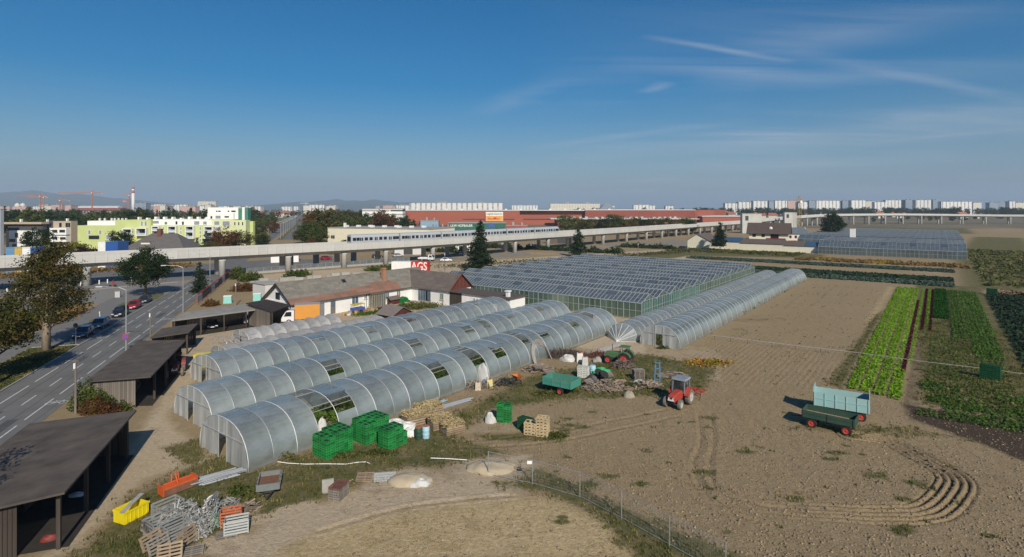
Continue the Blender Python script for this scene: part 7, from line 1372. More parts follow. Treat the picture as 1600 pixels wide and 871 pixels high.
for x in (-.5, .5):
    for y_ in (-1.1, 1.1): q = MB(); q.bar((x, y_, .0), (x, y_, 1.5), .06); q.build('leg', steel, t)
p = UV(-57.5, 77); 
p = G(816, 484); t = thing('paddling_pool', 'bright blue water basin beside the glasshouse wall', 'basin', (p.x-1, p.y, 0), FARM); q = MB(); q.b2(-1.6, 1.6, -2.4, 2.4, 0, .5); q.build('wall', mat('basin_blue', (.05, .30, .52), .5, .08, 2), t); q = MB(); q.b2(-1.45, 1.45, -2.25, 2.25, .5, .52); q.build('water', mat('basin_water', (.08, .38, .58), .1, .05, 2), t)
# cyclist under the viaduct
p = G(176, 449.5); bk = thing('bicycle', 'bicycle ridden along the side street under the viaduct', 'bicycle', (p.x, p.y, 0), R(25))
for x in (-.52, .52): q = MB(); q.lathe([(.30, -.02), (.34, -.02), (.34, .02), (.30, .02)], (x, 0, .34), 18, 'y'); q.build('wheel', rub, bk)
for a, b_ in (((-.52, 0, .34), (-.1, 0, .85)), ((-.1, 0, .85), (.42, 0, .85)), ((.42, 0, .95), (.52, 0, .34)), ((-.52, 0, .34), (0, 0, .3)), ((0, 0, .3), (.42, 0, .8)), ((0, 0, .3), (-.12, 0, .95))): q = MB(); q.tube([a, b_], .02, 5); q.build('frame_tube', dsteel, bk)
q = MB(); q.tube([(.36, -.26, 1.02), (.42, 0, .98), (.36, .26, 1.02)], .016, 5); q.build('handlebar', dsteel, bk); q = MB(); q.box((-.14, 0, .97), (.26, .14, .06), 0, .6, .8); q.build('saddle', dsteel, bk)
def person_skin(label, loc, yaw):
    J = [('pel', (-.12, 0, 1.05), .15), ('chest', (.02, 0, 1.38), .17), ('neck', (.10, 0, 1.6), .06), ('head', (.14, 0, 1.72), .10), ('top', (.14, 0, 1.85), .08)]
    vv = [j[1] for j in J]; rr_ = [j[2] for j in J]; ee = [(0, 1), (1, 2), (2, 3), (3, 4)]
    for sy in (-1, 1):
        k_ = len(vv); vv += [(.04, sy*.2, 1.5), (.2, sy*.26, 1.24), (.36, sy*.25, 1.06), (.0, sy*.11, .98), (.30 if sy > 0 else .24, sy*.12, .78 if sy > 0 else .68), (.10 if sy > 0 else -.05, sy*.12, .38 if sy > 0 else .26), (.24 if sy > 0 else .08, sy*.12, .33 if sy > 0 else .2)]; rr_ += [.07, .055, .045, .10, .075, .05, .05]; ee += [(1, k_), (k_, k_+1), (k_+1, k_+2), (0, k_+3), (k_+3, k_+4), (k_+4, k_+5), (k_+5, k_+6)]
    me = bpy.data.meshes.new('person'); me.from_pydata(vv, ee, []); o = bpy.data.objects.new('person', me); COL.objects.link(o); o.location = loc; o.rotation_euler = (0, 0, yaw)
    sk = o.modifiers.new('skin', 'SKIN'); 
    if not me.skin_vertices: me.attributes.new('skin', 'FLOAT', 'POINT') if False else None
    bpy.context.view_layer.update()
    sv = me.skin_vertices[0].data if len(me.skin_vertices) else None
    if sv:
        for i, r_ in enumerate(rr_): sv[i].radius = (r_, r_); sv[i].use_root = (i == 0)
    o.modifiers.new('sub', 'SUBSURF').levels = 1
    me.materials.append(mat('red_jacket', (.30, .05, .04), .9, .15, 4)); return tag(o, label, 'person')
person_skin('cyclist in a reddish jacket bent over the handlebar', (p.x, p.y, 0), R(25))
# ------------------------------------------------------------------ vegetation
bark = mat('bark', (.10, .078, .058), .95, .3, 3, bump=.6, bscale=8, stretch=(1, 1, .3)); barkp = mat('pale_bark', (.26, .20, .14), .95, .3, 3, bump=.6, bscale=8, stretch=(1, 1, .3))
L_green = leafmat('leaf_green', (.031, .056, .014), (.091, .119, .028), (.147, .147, .042)); L_dark = leafmat('leaf_dark', (.017, .034, .013), (.050, .077, .022)); L_brown = leafmat('leaf_autumn', (.036, .056, .014), (.105, .095, .025), (.165, .095, .030)); L_rust = leafmat('leaf_rust', (.063, .031, .017), (.154, .070, .028), (.105, .091, .028)); L_yel = leafmat('leaf_yellow', (.084, .098, .017), (.224, .196, .042)); L_pur = leafmat('leaf_purple', (.022, .010, .012), (.05, .02, .02)); L_con = leafmat('needle', (.014, .028, .014), (.042, .064, .028), None, .1); L_blu = leafmat('needle_blue', (.035, .059, .056), (.091, .126, .105), None, .1)
def crown_points(rng, h0, h1, rx, ncl, per, spread, shape=None, gap=.0):
    C_ = []; hc = (h0+h1)/2; hh = (h1-h0)/2
    while len(C_) < ncl:
        d = rng.normal(size=3); d /= np.linalg.norm(d); r_ = rng.uniform(.35, 1.0)**.6; p = d*r_
        sc = 1.0 if shape is None else shape(p[2])
        C_.append((p[0]*rx*sc, p[1]*rx*sc, hc+p[2]*hh))
    C_ = np.array(C_); P_ = np.repeat(C_, per, 0)+rng.normal(size=(ncl*per, 3))*np.array([spread, spread, spread*.62]); return C_, P_
def tree_meshes(seed, h0, h1, rx, ncl, per, spread, leaf, m, bm=bark, tr=.25, shape=None, limbs=7, lean=(0, 0), trunk_to=None):
    rng = np.random.default_rng(seed); C_, P_ = crown_points(rng, h0, h1, rx, ncl, per, spread, shape); f = (P_[:, 2:3]-0)/h1; P_[:, :2] += np.array(lean)*f; C_[:, :2] += np.array(lean)*C_[:, 2:3]/h1
    V_, F_ = cards(P_, leaf, rng, .25, 1.5); cm = np_mesh('crown', V_, F_, m); q = MB(); tt = trunk_to or (h0+(h1-h0)*.55)
    q.tube([(0, 0, -.2), (.05, .03, tt*.35), (lean[0]*.3, lean[1]*.3, tt*.7), (lean[0]*.6, lean[1]*.6, tt)], [tr*1.25, tr, tr*.7, tr*.25], 8)
    for i in range(limbs):
        c = C_[int(rng.integers(0, len(C_)))]; z_ = rng.uniform(.4, .9)*min(tt, c[2]); a = Vector((lean[0]*.5*z_/tt, lean[1]*.5*z_/tt, z_)); b_ = Vector(c); mid = a.lerp(b_, .5)+Vector((0, 0, -.1*(b_-a).length+.2)); q.tube([a, mid, b_], [tr*.45, tr*.28, tr*.08], 5)
    return q.mesh('trunk', bm, True), cm
def conifer_meshes(seed, h_, r_, lev, per, m, tr=.2, base=.08, droop=.35, card=.3, open_=0.0):
    rng = np.random.default_rng(seed); P_ = []; q = MB(); q.tube([(0, 0, -.2), (0, 0, h_*.5), (0, 0, h_*.98)], [tr, tr*.6, .02], 7)
    for k_ in range(lev):
        f = k_/lev; z_ = h_*(base+(1-base)*f); R_ = r_*(1-f)**.72*rng.uniform(.75, 1.12)+.15; nb3 = max(4, int(9*(1-f)+3))
        for j in range(nb3):
            if rng.random() < open_: continue
            a_ = rng.uniform(0, 6.28); l_ = R_*rng.uniform(.65, 1.1); tip = (math.cos(a_)*l_, math.sin(a_)*l_, z_-droop*l_*rng.uniform(.3, 1)); 
            if k_ % 2 == 0 and j < 4: q.tube([(0, 0, z_), tip], [tr*.16, .015], 4, False)
            n_ = max(3, int(per*l_/r_)+2); t_ = rng.uniform(.12, 1, n_); p = np.stack([tip[0]*t_, tip[1]*t_, z_+(tip[2]-z_)*t_**1.3], 1)+rng.normal(size=(n_, 3))*np.array([.16, .16, .10])*(r_/3+.2); P_.append(p)
    P_ = np.concatenate(P_); V_, F_ = cards(P_, card, rng, .45, 2.0); return q.mesh('trunk', bark, True), np_mesh('crown', V_, F_, m)
def plant_tree(name, label, loc, ms, sc=1.0, group=None, rz=None, cat='tree', nt='trunk', nc='crown'):
    t = thing(name, label, cat, (loc[0], loc[1], 0), random.uniform(0, 6.28) if rz is None else rz, group); t.scale = (sc, sc, sc) if isinstance(sc, (int, float)) else sc
    link(nt, ms[0], t); link(nc, ms[1], t); return t
# individual trees
plant_tree('bare_tree', 'sparse tree outside the left edge whose shadow falls on the near shed roof', (-29.9, 28.0), tree_meshes(11, 5.2, 9.6, 1.9, 26, 22, .3, .16, L_brown, bark, .12, None, 14), rz=0)
plant_tree('maple_tree', 'tall autumn-brown tree with thick pollarded trunk on the verge', G(72, 549), tree_meshes(1, 4.0, 14.6, 3.8, 150, 80, .58, .21, L_brown, barkp, .42, lambda z: 1-.34*z, 14, (1.0, 0)), rz=0)
p = (-55.5, 60.5); plant_tree('maple_tree', 'autumn-brown tree cut by the left picture edge', p, tree_meshes(2, 3.4, 9.2, 3.6, 120, 85, .5, .2, L_brown, bark, .3, None, 10), rz=0)
plant_tree('roadside_tree', 'round dark green tree beside the last parked car', G(227, 463), tree_meshes(3, 2.3, 10.2, 4.7, 190, 60, .55, .24, L_dark, bark, .24, lambda z: 1-.1*z, 10), rz=0)
plant_tree('conifer', 'small ragged conifer before the red hoarding', G(313, 458), conifer_meshes(4, 7.0, 2.6, 22, 26, L_con, .16, .1, .25, .22, .15), rz=0)
plant_tree('spruce', 'tall dark spruce standing before the viaduct', G(750, 425), conifer_meshes(5, 15.2, 5.0, 38, 44, L_con, .25, .06, .3, .36, .06), rz=0); plant_tree('spruce', 'shorter spruce before the viaduct right of the tall one', G(904, 402), conifer_meshes(6, 11.4, 4.0, 30, 40, L_con, .2, .05, .3, .36, .05), rz=0)
plant_tree('spruce', 'dark conifer before the cream outbuilding', G(1125, 391.5), conifer_meshes(7, 12.6, 4.2, 24, 44, L_con, .22, .18, .12, .42, .2), rz=0)
plant_tree('black_pine', 'broad dark pine among the far glasshouses', (189, 332), tree_meshes(8, 3.5, 16.2, 6.2, 110, 60, .8, .5, L_con, bark, .35, lambda z: 1-.35*z, 8), rz=0)
def at_d(px, Y): return ((px-800)*Y/FOC, Y)
md = [tree_meshes(20+i, *a) for i, a in enumerate(((2.0, 10.5, 4.4, 90, 42, .62, .36, L_dark), (1.5, 10.8, 5.0, 95, 42, .66, .36, L_green), (1.2, 9.5, 5.4, 95, 42, .66, .36, L_brown), (1.0, 10, 5.2, 95, 42, .66, .36, L_rust), (.6, 6.5, 3.6, 80, 40, .5, .32, L_yel), (.3, 5.5, 3.2, 80, 40, .5, .32, L_pur)))]
for px, Y, k_, sc, nm, lb in ((58, 212, 0, 1.12, 'round_tree', 'dense round dark tree beside the white cubic house'), (187, 205, 0, 1.05, 'round_tree', 'round dark tree before the lime-green building'), (352, 226, 3, 1.12, 'maple_tree', 'rust-brown maple right of the hipped villa'), (338, 222, 3, .85, 'maple_tree', 'lower rust-brown maple beside the grey conifer'), (374, 232, 2, 1.05, 'maple_tree', 'olive-brown tree at the right end of the lime-green building'), (330, 205, 2, .72, 'shrub', 'olive bush behind the viaduct parapet below the maples'), (116, 190, 4, 1.15, 'shrub', 'yellow-green bush behind the viaduct beside the containers'), (137, 188, 5, 1.1, 'shrub', 'dark purple bush behind the viaduct'), (104, 186, 2, .6, 'shrub', 'small brown bush left of the yellow-green one'), (483, 262, 1, 1.15, 'roadside_tree', 'big green tree on the right side of the avenue'), (488, 240, 3, .62, 'shrub', 'rust-red bush at the foot of the big avenue tree'), (497, 275, 1, .95, 'roadside_tree', 'green tree behind the big avenue tree'), (472, 300, 2, .9, 'roadside_tree', 'brownish tree further up the avenue'), (426, 420, 3, .95, 'roadside_tree', 'orange-brown tree left of the avenue lamps'), (412, 290, 4, .95, 'shrub', 'yellow-green bush left of the avenue lamps'), (404, 330, 1, 1.0, 'roadside_tree', 'green tree left of the avenue bushes'), (408, 250, 0, .7, 'shrub', 'dark bush beside the lime-green building corner'), (538, 272, 1, .35, 'shrub', 'round green bush at the cream warehouse wall')):
    plant_tree(nm, lb, at_d(px, Y), md[k_], sc)
sc_ = conifer_meshes(9, 8.5, 2.0, 20, 16, L_con, .14, .04, .2, .3); sb_ = conifer_meshes(10, 9, 2.4, 20, 18, L_blu, .14, .04, .2, .32)
plant_tree('conifer', 'small pointed dark conifer before the lime-green balconies', at_d(308, 212), sc_, .95); plant_tree('conifer', 'grey-blue conifer beside the rust-brown maple', at_d(322, 218), sb_, 1.15); plant_tree('conifer', 'slim dark conifer peeping over the viaduct by the villa', at_d(297, 206), sc_, .5)
for i in range(15): plant_tree('row_tree', 'bushy tree in the row before the long red hall', at_d(884+i*14.2+random.uniform(-4, 4), 405+random.uniform(-8, 8)), md[[1, 1, 2, 1, 0][i % 5]], random.uniform(1.05, 1.4), 'row of trees before the red hall')
# woods and gardens beyond, trees one can still tell apart
far = [tree_meshes(40+i, 1.0, 11.5+i % 3, 4.6+.3*(i % 4), 42, 26, .85, .72, m, limbs=3) for i, m in enumerate((L_green, L_dark, L_brown, L_dark, L_green, L_rust))]+[conifer_meshes(50, 14, 3, 18, 12, L_con, .2, .05, .3, .6)]
rw = np.random.default_rng(77)
def scatter(n_, px0, px1, y0, y1, label, group, kinds, s0=.8, s1=1.25, avoid=None):
    k2 = 0; tries = 0
    while k2 < n_ and tries < n_*20:
        tries += 1; px = rw.uniform(px0, px1); Y = 1/rw.uniform(1/y1, 1/y0); x = (px-800)*Y/FOC; c = x*NX.x+Y*NX.y
        if -38 < c < -2: continue
        if avoid and avoid(px, Y): continue
        plant_tree('background_tree', label, (x, Y), far[kinds[int(rw.integers(0, len(kinds)))]], rw.uniform(s0, s1), group); k2 += 1
scatter(88, -20, 400, 335, 620, 'tree in the belt behind the lime-green housing', 'tree belt behind the lime-green housing', [0, 1, 1, 2, 3, 4, 6], 1.05, 1.5, avoid=lambda px, Y: 130 < px < 400 and Y < 345)
scatter(92, 400, 640, 290, 800, 'tree in the wooded gardens around the avenue', 'trees around the avenue', [0, 0, 1, 2, 3, 4, 5, 2], .9, 1.35, avoid=lambda px, Y: px > 505 and Y < 330 or (545 < px < 640 and 440 < Y < 540))
scatter(24, 500, 632, 560, 900, 'tree behind the white office building', 'trees behind the office building', [0, 1, 2, 3])
scatter(28, -20, 640, 1000, 2000, 'distant tree on the left horizon', 'distant trees on the left horizon', [0, 1, 3], 1.0, 1.4)
scatter(52, 1130, 1620, 1050, 1450, 'distant tree below the high-rise skyline', 'trees below the high-rise skyline', [1, 3, 0, 1], 1.35, 1.8)
scatter(18, 1140, 1610, 700, 1000, 'tree in the far gardens beyond the curving viaduct', 'trees beyond the curving viaduct', [1, 3, 0, 2], .5, .8, avoid=lambda px, Y: abs(px-1250) < 20)
scatter(16, 880, 1130, 1000, 1500, 'distant tree behind the red hall', 'trees behind the red hall', [1, 3], 1.3, 1.7)
Pm = []
for i in range(260):
    px = rw.uniform(1125, 1640); Y = rw.uniform(1250, 1560); x = (px-800)*Y/FOC; h_ = rw.uniform(12, 21); d = rw.normal(size=(60, 3)); d /= np.linalg.norm(d, axis=1)[:, None]; d *= rw.uniform(.5, 1, (60, 1)); Pm.append(np.stack([x+d[:, 0]*6, Y+d[:, 1]*6, h_*.55+d[:, 2]*h_*.45], 1))
for i in range(300):
    px = rw.uniform(-40, 640); Y = rw.uniform(1000, 2300); x = (px-800)*Y/FOC; h_ = rw.uniform(9, 16); d = rw.normal(size=(50, 3)); d /= np.linalg.norm(d, axis=1)[:, None]; d *= rw.uniform(.5, 1, (50, 1)); Pm.append(np.stack([x+d[:, 0]*6.5, Y+d[:, 1]*6, h_*.55+d[:, 2]*h_*.45], 1))
tag(cards_obj('far_wood', np.concatenate(Pm), 2.2, L_dark, rw), 'far-off belt of dark trees along the horizon', None, None, 'stuff')
# small houses between the far trees
rfm = mat('far_red_roof', (.30, .10, .06), .9, .15, .5, rand=.25); q = MB(); q.b2(-5, 5, -4, 4, -.3, 4.5); hwm = q.mesh('wall', mat('far_house_wall', (.62, .58, .50), .9, .1, .3, rand=.15)); q = MB(); q.prism([(-4.6, 4.4), (4.6, 4.4), (0, 8)], (-5.4, 5.4), 'x'); hrm = q.mesh('roof', rfm)
for i in range(46):
    if i < 20: px = rw.uniform(1140, 1600); Y = rw.uniform(950, 1300); lb = 'small red-roofed house below the high-rise skyline'; gp_ = 'houses below the skyline'
    else: px = rw.uniform(0, 620); Y = rw.uniform(600, 1500); lb = 'small house half hidden by the far trees on the left'; gp_ = 'houses among the far trees'
    c = (px-800)*Y/FOC*NX.x+Y*NX.y
    if -38 < c < 0: continue
    t = thing('small_house', lb, 'house', ((px-800)*Y/FOC, Y, 0), rw.uniform(-.6, .6), gp_); s_ = rw.uniform(.9, 1.5); t.scale = (s_, s_, s_); link('wall', hwm, t); link('roof', hrm, t)
# shrubs, rough growth
def bush(name, label, P_, size, m, rng=rg, flat=.2, kind='stuff', aspect=1.5): return tag(cards_obj(name, P_, size, m, rng, None, flat, aspect), label, None, None, kind)
def blob(c, rx, ry, h_, n_, rng=rg):
    d = rng.normal(size=(n_, 3)); d /= np.linalg.norm(d, axis=1)[:, None]; r_ = rng.uniform(.2, 1, n_)**.5; P_ = d*r_[:, None]; return np.stack([c[0]+P_[:, 0]*rx*(1+.25*np.sin(P_[:, 1]*9)), c[1]+P_[:, 1]*ry, np.abs(P_[:, 2])*h_*(1+.2*np.sin(P_[:, 0]*11))], 1)
drygr = leafmat('dry_grass', (.13, .085, .03), (.30, .20, .08), None, .2); weed = leafmat('weed', (.03, .05, .012), (.09, .10, .03), (.17, .14, .06), .2)
def line_pts(a, b_, wd, h_, n_, rng=rg): t_ = rng.uniform(0, 1, n_); return np.stack([a.x+(b_.x-a.x)*t_+rng.normal(0, wd, n_), a.y+(b_.y-a.y)*t_+rng.normal(0, wd, n_), rng.uniform(0, 1, n_)**1.5*h_], 1)
bush('dry_tall_grass', 'tall dry golden grass beside the footpath corner', line_pts(CS(-41.3, 108), CS(-41.3, 124), .9, 1.3, 5000), .28, drygr, aspect=4)
bush('roadside_shrubbery', 'mixed olive and brown shrubs along the far side of the footpath', np.concatenate([blob(CS(-42.5+random.uniform(-1, 1), s_), 1.9, 1.9, random.uniform(1.8, 3.4), 900) for s_ in range(62, 108, 3)]), .24, L_brown)
bush('undergrowth', 'dry undergrowth under the far left span of the viaduct', line_pts(G(-40, 437), G(300, 416), 1.5, 1.2, 3500), .35, drygr, aspect=3)
bush('undergrowth', 'green bushes beside the viaduct column at the hoarding', np.concatenate([blob(G(372, 436), 2.2, 2.2, 3.2, 1300), blob(G(388, 440), 2.5, 2, 2.4, 1000), blob(G(398, 437), 2, 2, 2, 700)]), .3, L_green); bush('undergrowth', 'brown dry weeds left of the farmhouse gable', np.concatenate([blob(G(380, 455), 3, 2, 1.8, 900), blob(G(395, 452), 2.4, 2, 1.5, 700), blob(G(330, 478), 1.6, 1.6, 1.2, 400)]), .28, L_rust)
bush('undergrowth', 'low hedge behind the long farmhouse roof', np.concatenate([blob(G(455+i*7, 434-i*.6), 2.2, 1.6, 1.9, 500) for i in range(4)]+[blob(G(580+i*7, 424-i*.5), 2.5, 1.6, 1.6, 400) for i in range(6)]), .3, L_green)
bush('undergrowth', 'scrub and rubble weeds on the cleared strip by the viaduct', line_pts(G(690, 418), G(1060, 395), 3, .7, 2500), .35, weed, aspect=2)
bush('undergrowth', 'hedges and bushes behind the viaduct columns', np.concatenate([blob(at_d(px, 232+(i*37) % 40)+(0,), random.uniform(2, 5), 2.5, random.uniform(1.5, 3.6), 420) for i, px in enumerate(range(520, 1060, 17))]), .5, L_dark)
for i, (px, Y, m, lb) in enumerate(((590, 214, 'paint_black', 'black car parked behind the viaduct columns left'), (622, 218, 'paint_silver', 'silver car parked behind the viaduct columns'), (725, 226, 'paint_white', 'white car parked behind the tall spruce'), (790, 262, 'paint_dark_grey', 'dark car parked beyond the viaduct right of the spruce'), (835, 275, 'paint_silver', 'silver car parked beyond the viaduct near the shorter spruce'), (510, 206, 'paint_red', 'red car standing under the viaduct near the warehouse'))): car(lb, (*at_d(px, Y), 0), R(30+i*5), MATS[m], 'hatch', 'cars behind the viaduct')
for i, (px, Y, w_, h_, m, lb) in enumerate(((445, 196, 9, 3.6, white, 'white hall wall seen under the left viaduct span'), (640, 228, 12, 4.2, MATS['pale_wall'], 'pale shed front seen under the middle viaduct span'), (722, 246, 7, 3.4, white, 'white kiosk seen under the viaduct beside the spruce'), (770, 270, 14, 4.0, roofg, 'grey shed seen under the viaduct right of the spruce'), (880, 300, 16, 4.0, MATS['brown_roof'], 'brown shed seen under the viaduct beyond the shorter spruce'))):
    t = thing('yard_shed', lb, 'shed', (*at_d(px, Y), 0), .3); q = MB(); q.b2(-w_/2, w_/2, 0, 5, -.2, h_); q.build('wall', m, t); q = MB(); q.b2(-w_/2-.3, w_/2+.3, -.3, 5.3, h_, h_+.3); q.build('roof', roofg, t); q = MB(); q.b2(-w_*.2, w_*.1, -.06, 0, .1, h_*.7); q.build('door', dsteel, t)
sc0 = CS(-20.2, 63.6); bush('climbing_plant', 'green and red climber overgrowing the plank end of the middle shed', np.concatenate([blob(CS(-20.2, 63.2), 1.5, .9, 2.7, 1500), blob(CS(-18.8, 62.3), 1.4, .8, 1.9, 1100), blob(CS(-17.0, 61.6), 1.2, .6, 1.0, 600)]), .15, L_green); bush('climbing_plant', 'reddish creeper in front of the plank shed end', np.concatenate([blob(CS(-19.0, 61.6), 1.6, .7, 1.6, 900), blob(CS(-17.6, 61.2), 1.2, .5, 1.2, 500)]), .14, L_rust)
bush('garden_growth', 'vegetable patch with bean rows in the farmhouse yard', line_pts(UV(hv+6, hu+19), UV(hv+9, hu+24), 1.3, .8, 2200), .2, weed); bush('garden_growth', 'bright green lawn plants beside the garden shed', line_pts(UV(hv+4.5, hu+10), UV(hv+5.5, hu+15), .8, .25, 1500), .14, leafmat('lawn', (.04, .12, .02), (.08, .2, .03)))
# crops
lett = leafmat('lettuce', (.10, .22, .012), (.26, .42, .035), None, .3, 1.5); purp = leafmat('red_lettuce', (.030, .006, .012), (.075, .016, .022), None, .1, 1.5); pars = leafmat('parsley', (.012, .055, .008), (.035, .12, .018), None, .2, 1.2); bedg = leafmat('bed_green', (.042, .095, .015), (.10, .175, .04), None, .2, .6); cabb = leafmat('cabbage', (.022, .050, .034), (.075, .115, .085), (.13, .17, .14), .1, 1.0); cabd = leafmat('cabbage_dark', (.014, .034, .018), (.040, .070, .042), None, .1, 1.0)
rc = np.random.default_rng(3)
def uvp(v_, u_, z_): return np.stack([v_*VX.x+u_*UX.x, v_*VX.y+u_*UX.y, z_], 1)
def crop(name, label, v0, v1, u0, u1, dens, h_, size, m, rowsp=None, along='u', flat=.45, aspect=1.2, gaps=.0):
    n_ = int((v1-v0)*(u1-u0)*dens); v_ = rc.uniform(v0, v1, n_); u_ = rc.uniform(u0, u1, n_)
    if rowsp:
        if along == 'u': v_ = v0+(np.floor((v_-v0)/rowsp)+.5)*rowsp+rc.normal(0, rowsp*.2, n_)
        else: u_ = u0+(np.floor((u_-u0)/rowsp)+.5)*rowsp+rc.normal(0, rowsp*.2, n_)
    if gaps: k_ = wav(v_*1.1, u_*1.1, 9) > -1+gaps*2; v_, u_ = v_[k_], u_[k_]
    return bush(name, label, uvp(v_, u_, h_*rc.uniform(.15, 1, len(v_))), size, m, rc, flat, 'stuff', aspect)
for i, lb in enumerate(('bright lettuce bed farthest from the green beds', 'second bright lettuce bed', 'third bright lettuce bed')): crop('lettuce_bed', lb, -7.75+i*1.22, -6.72+i*1.22, 68.4-i*.3, 163, 62, .24, .2, lett, .34, gaps=.13)
crop('lettuce_bed', 'fourth lettuce bed, short bright lower end', -4.05, -2.95, 67.3, 80, 62, .24, .2, lett, .36, gaps=.1); crop('lettuce_bed', 'thin bright lettuce row left of the purple row', -4.1, -3.5, 80, 163, 40, .22, .19, lett, .3); crop('red_lettuce_bed', 'long purple lettuce row beside the bright beds', -3.4, -3.02, 79, 142, 70, .22, .18, purp); crop('lettuce_bed', 'thin bright lettuce row right of the purple row', -2.9, -2.5, 84, 163, 36, .2, .18, lett); crop('red_lettuce_bed', 'second purple lettuce row', -2.2, -1.82, 108, 163, 70, .22, .18, purp); crop('lettuce_bed', 'narrow bright lettuce row between purple rows', -1.7, -1.25, 113, 163, 55, .22, .19, lett); crop('red_lettuce_bed', 'third purple lettuce row next to the parsley', -1.12, -.82, 108, 163, 70, .22, .18, purp)
crop('parsley_bed', 'dense dark green parsley bed', -.6, 1.5, 121, 163, 110, .45, .2, pars); crop('herb_bed', 'green herb rows right of the parsley', 1.7, 3.6, 104, 163, 55, .32, .2, bedg, .45); crop('herb_bed', 'wide green herb rows beside the grass track', 3.8, 6.6, 92, 163, 55, .3, .2, bedg, .5); crop('herb_bed', 'thin stubble rows below the herb beds', -1.0, 6.4, 68, 104, 26, .18, .17, leafmat('stubble_green', (.05, .09, .018), (.11, .16, .04), (.24, .22, .09), .2, .5), .5, gaps=.12); crop('herb_bed', 'rank green strip at the lower end of the beds', -1.6, 8.0, 63.5, 76, 34, .3, .2, bedg, None, gaps=.45)
crop('cabbage_field', 'dark blue-green cabbage field at the right edge', 8.2, 46, 58, 160, 13, .42, .42, cabd, .6); crop('cabbage_strip', 'pale green cabbage strip nearest the lettuce beds', -57, 3.2, 170.5, 180, 11, .4, .46, cabb, .62, 'v'); crop('cabbage_strip', 'dark cabbage strip behind the pale one', -60, 3.2, 182, 191, 13, .5, .48, cabd, .62, 'v'); crop('cabbage_strip', 'blue-green cabbage strip nearest the far glasshouse', -76, 4, 208, 217.5, 10, .42, .5, cabb, .7, 'v')
crop('weed_strip', 'brown dying weeds strip before the far glasshouse', -42, 8, 226, 238, 5, .5, .6, drygr, None, 'v', .3, 2, .4); crop('weed_strip', 'yellow flowering patch in the weeds strip', -18, -10, 228, 234, 7, .6, .5, leafmat('yellow_flower', (.35, .25, .02), (.6, .45, .03)), None, 'v', .3); crop('weed_strip', 'second small yellow patch in the weeds strip', -36, -30, 230, 235, 5, .6, .5, MATS['yellow_flower'], None, 'v', .3)
crop('soil_heap', 'brown earth clods at the head of the cabbage field', 10.5, 24, 161, 165, 9, .8, .6, leafmat('clod', (.12, .08, .05), (.26, .19, .12), None, 0.0), None)
crop('weed_strip', 'sparse green weed lines on the tilled upper field', -26, -10, 74, 163, 1.0, .12, .16, weed, 1.9, gaps=.55)
crop('rough_pasture', 'rough pasture at the right edge beyond the cabbage field', 9, 75, 178, 330, 1.1, .3, .6, weed, None, 'u', .3, 2.5, .35)
crop('rough_pasture', 'grass margin before the cream outbuilding', -98, -44, 240, 262, 2.0, .3, .5, weed, None, 'u', .3, 2.5, .3)
# plants inside the clear tunnels
for v0, v1, u0, u1, lb in ((-46.2, -40.2, 24, 78, 'rows of green plants inside the front tunnel'), (-55.6, -49.4, 26, 80, 'rows of green plants inside the middle tunnel'), (-65.6, -59.6, 32, 77, 'rows of green plants inside the rear tunnel')): crop('tunnel_crop', lb, v0, v1, u0, u1, 22, .55, .26, leafmat('tunnel_leaf', (.045, .11, .012), (.12, .21, .03), None, .3, 1.0), .9)
crop('tunnel_crop', 'rows of green plants inside the long field tunnel', -32.6, -28, 75, 163, 9, .7, .35, MATS['tunnel_leaf'], .9); crop('glasshouse_crop', 'dark green crop inside the large glasshouse', -91, -41, 90.5, 162, 2.4, 1.9, .7, pars, 1.6)
# grass tufts and weeds near the camera
def tufts(name, label, n_, keep, h_, m, seed, rngx, rngy, wd=.035):
    r2 = np.random.default_rng(seed); x = r2.uniform(*rngx, n_); y_ = r2.uniform(*rngy, n_); gi = np.clip(np.searchsorted(np.array(xs), x), 0, nx_-1); gj = np.clip(np.searchsorted(np.array(ys), y_), 0, ny_-1); k_ = gj*nx_+gi; w_ = keep(k_); s_ = r2.random(n_) < w_*(wav(x*.9, y_*.9, seed)*.6+.55); x, y_, zz_ = x[s_], y_[s_], z[k_[s_]]
    B = 6; X = np.repeat(x, B)+r2.normal(0, .10, len(x)*B); Y = np.repeat(y_, B)+r2.normal(0, .10, len(x)*B); Z = np.repeat(zz_, B)-.02; hh = h_*r2.uniform(.4, 1.3, len(X)); a_ = r2.uniform(0, 6.28, len(X)); le = r2.uniform(.1, .7, len(X))*hh; dx, dy = np.cos(a_), np.sin(a_); ww = wd*r2.uniform(.6, 1.4, len(X))
    V_ = np.stack([np.stack([X-dy*ww, Y+dx*ww, Z], 1), np.stack([X+dy*ww, Y-dx*ww, Z], 1), np.stack([X+dx*le, Y+dy*le, Z+hh], 1)], 1).reshape(-1, 3); return tag(link(name, np_mesh(name, V_, np.arange(len(V_)).reshape(-1, 3), m)), label, None, None, 'stuff')
gblade = leafmat('grass_blade', (.045, .066, .015), (.13, .13, .042), (.31, .24, .11), .25, .35)
tufts('grass', 'rough grass growing in the farm yard and along the fence', 60000, lambda k_: grass[k_], .22, gblade, 5, (-40, 35), (24, 78)); tufts('dry_grass', 'dry straw-coloured stubble on the worn track', 26000, lambda k_: dry[k_]*.8+grass[k_]*.25, .10, drygr, 6, (-30, 30), (24, 55), .02)
tufts('grass', 'grass and weeds along the right-hand beds', 40000, lambda k_: grass[k_]*.8, .2, gblade, 8, (28, 75), (44, 100), .045); tufts('weeds', 'scattered weeds on the tilled soil', 2600, lambda k_: np.clip(grass[k_]*.4+.25*(soil[k_] > .6)*(gc[k_] > 5), 0, 1)*.3, .2, weed, 9, (-20, 60), (28, 90), .06)
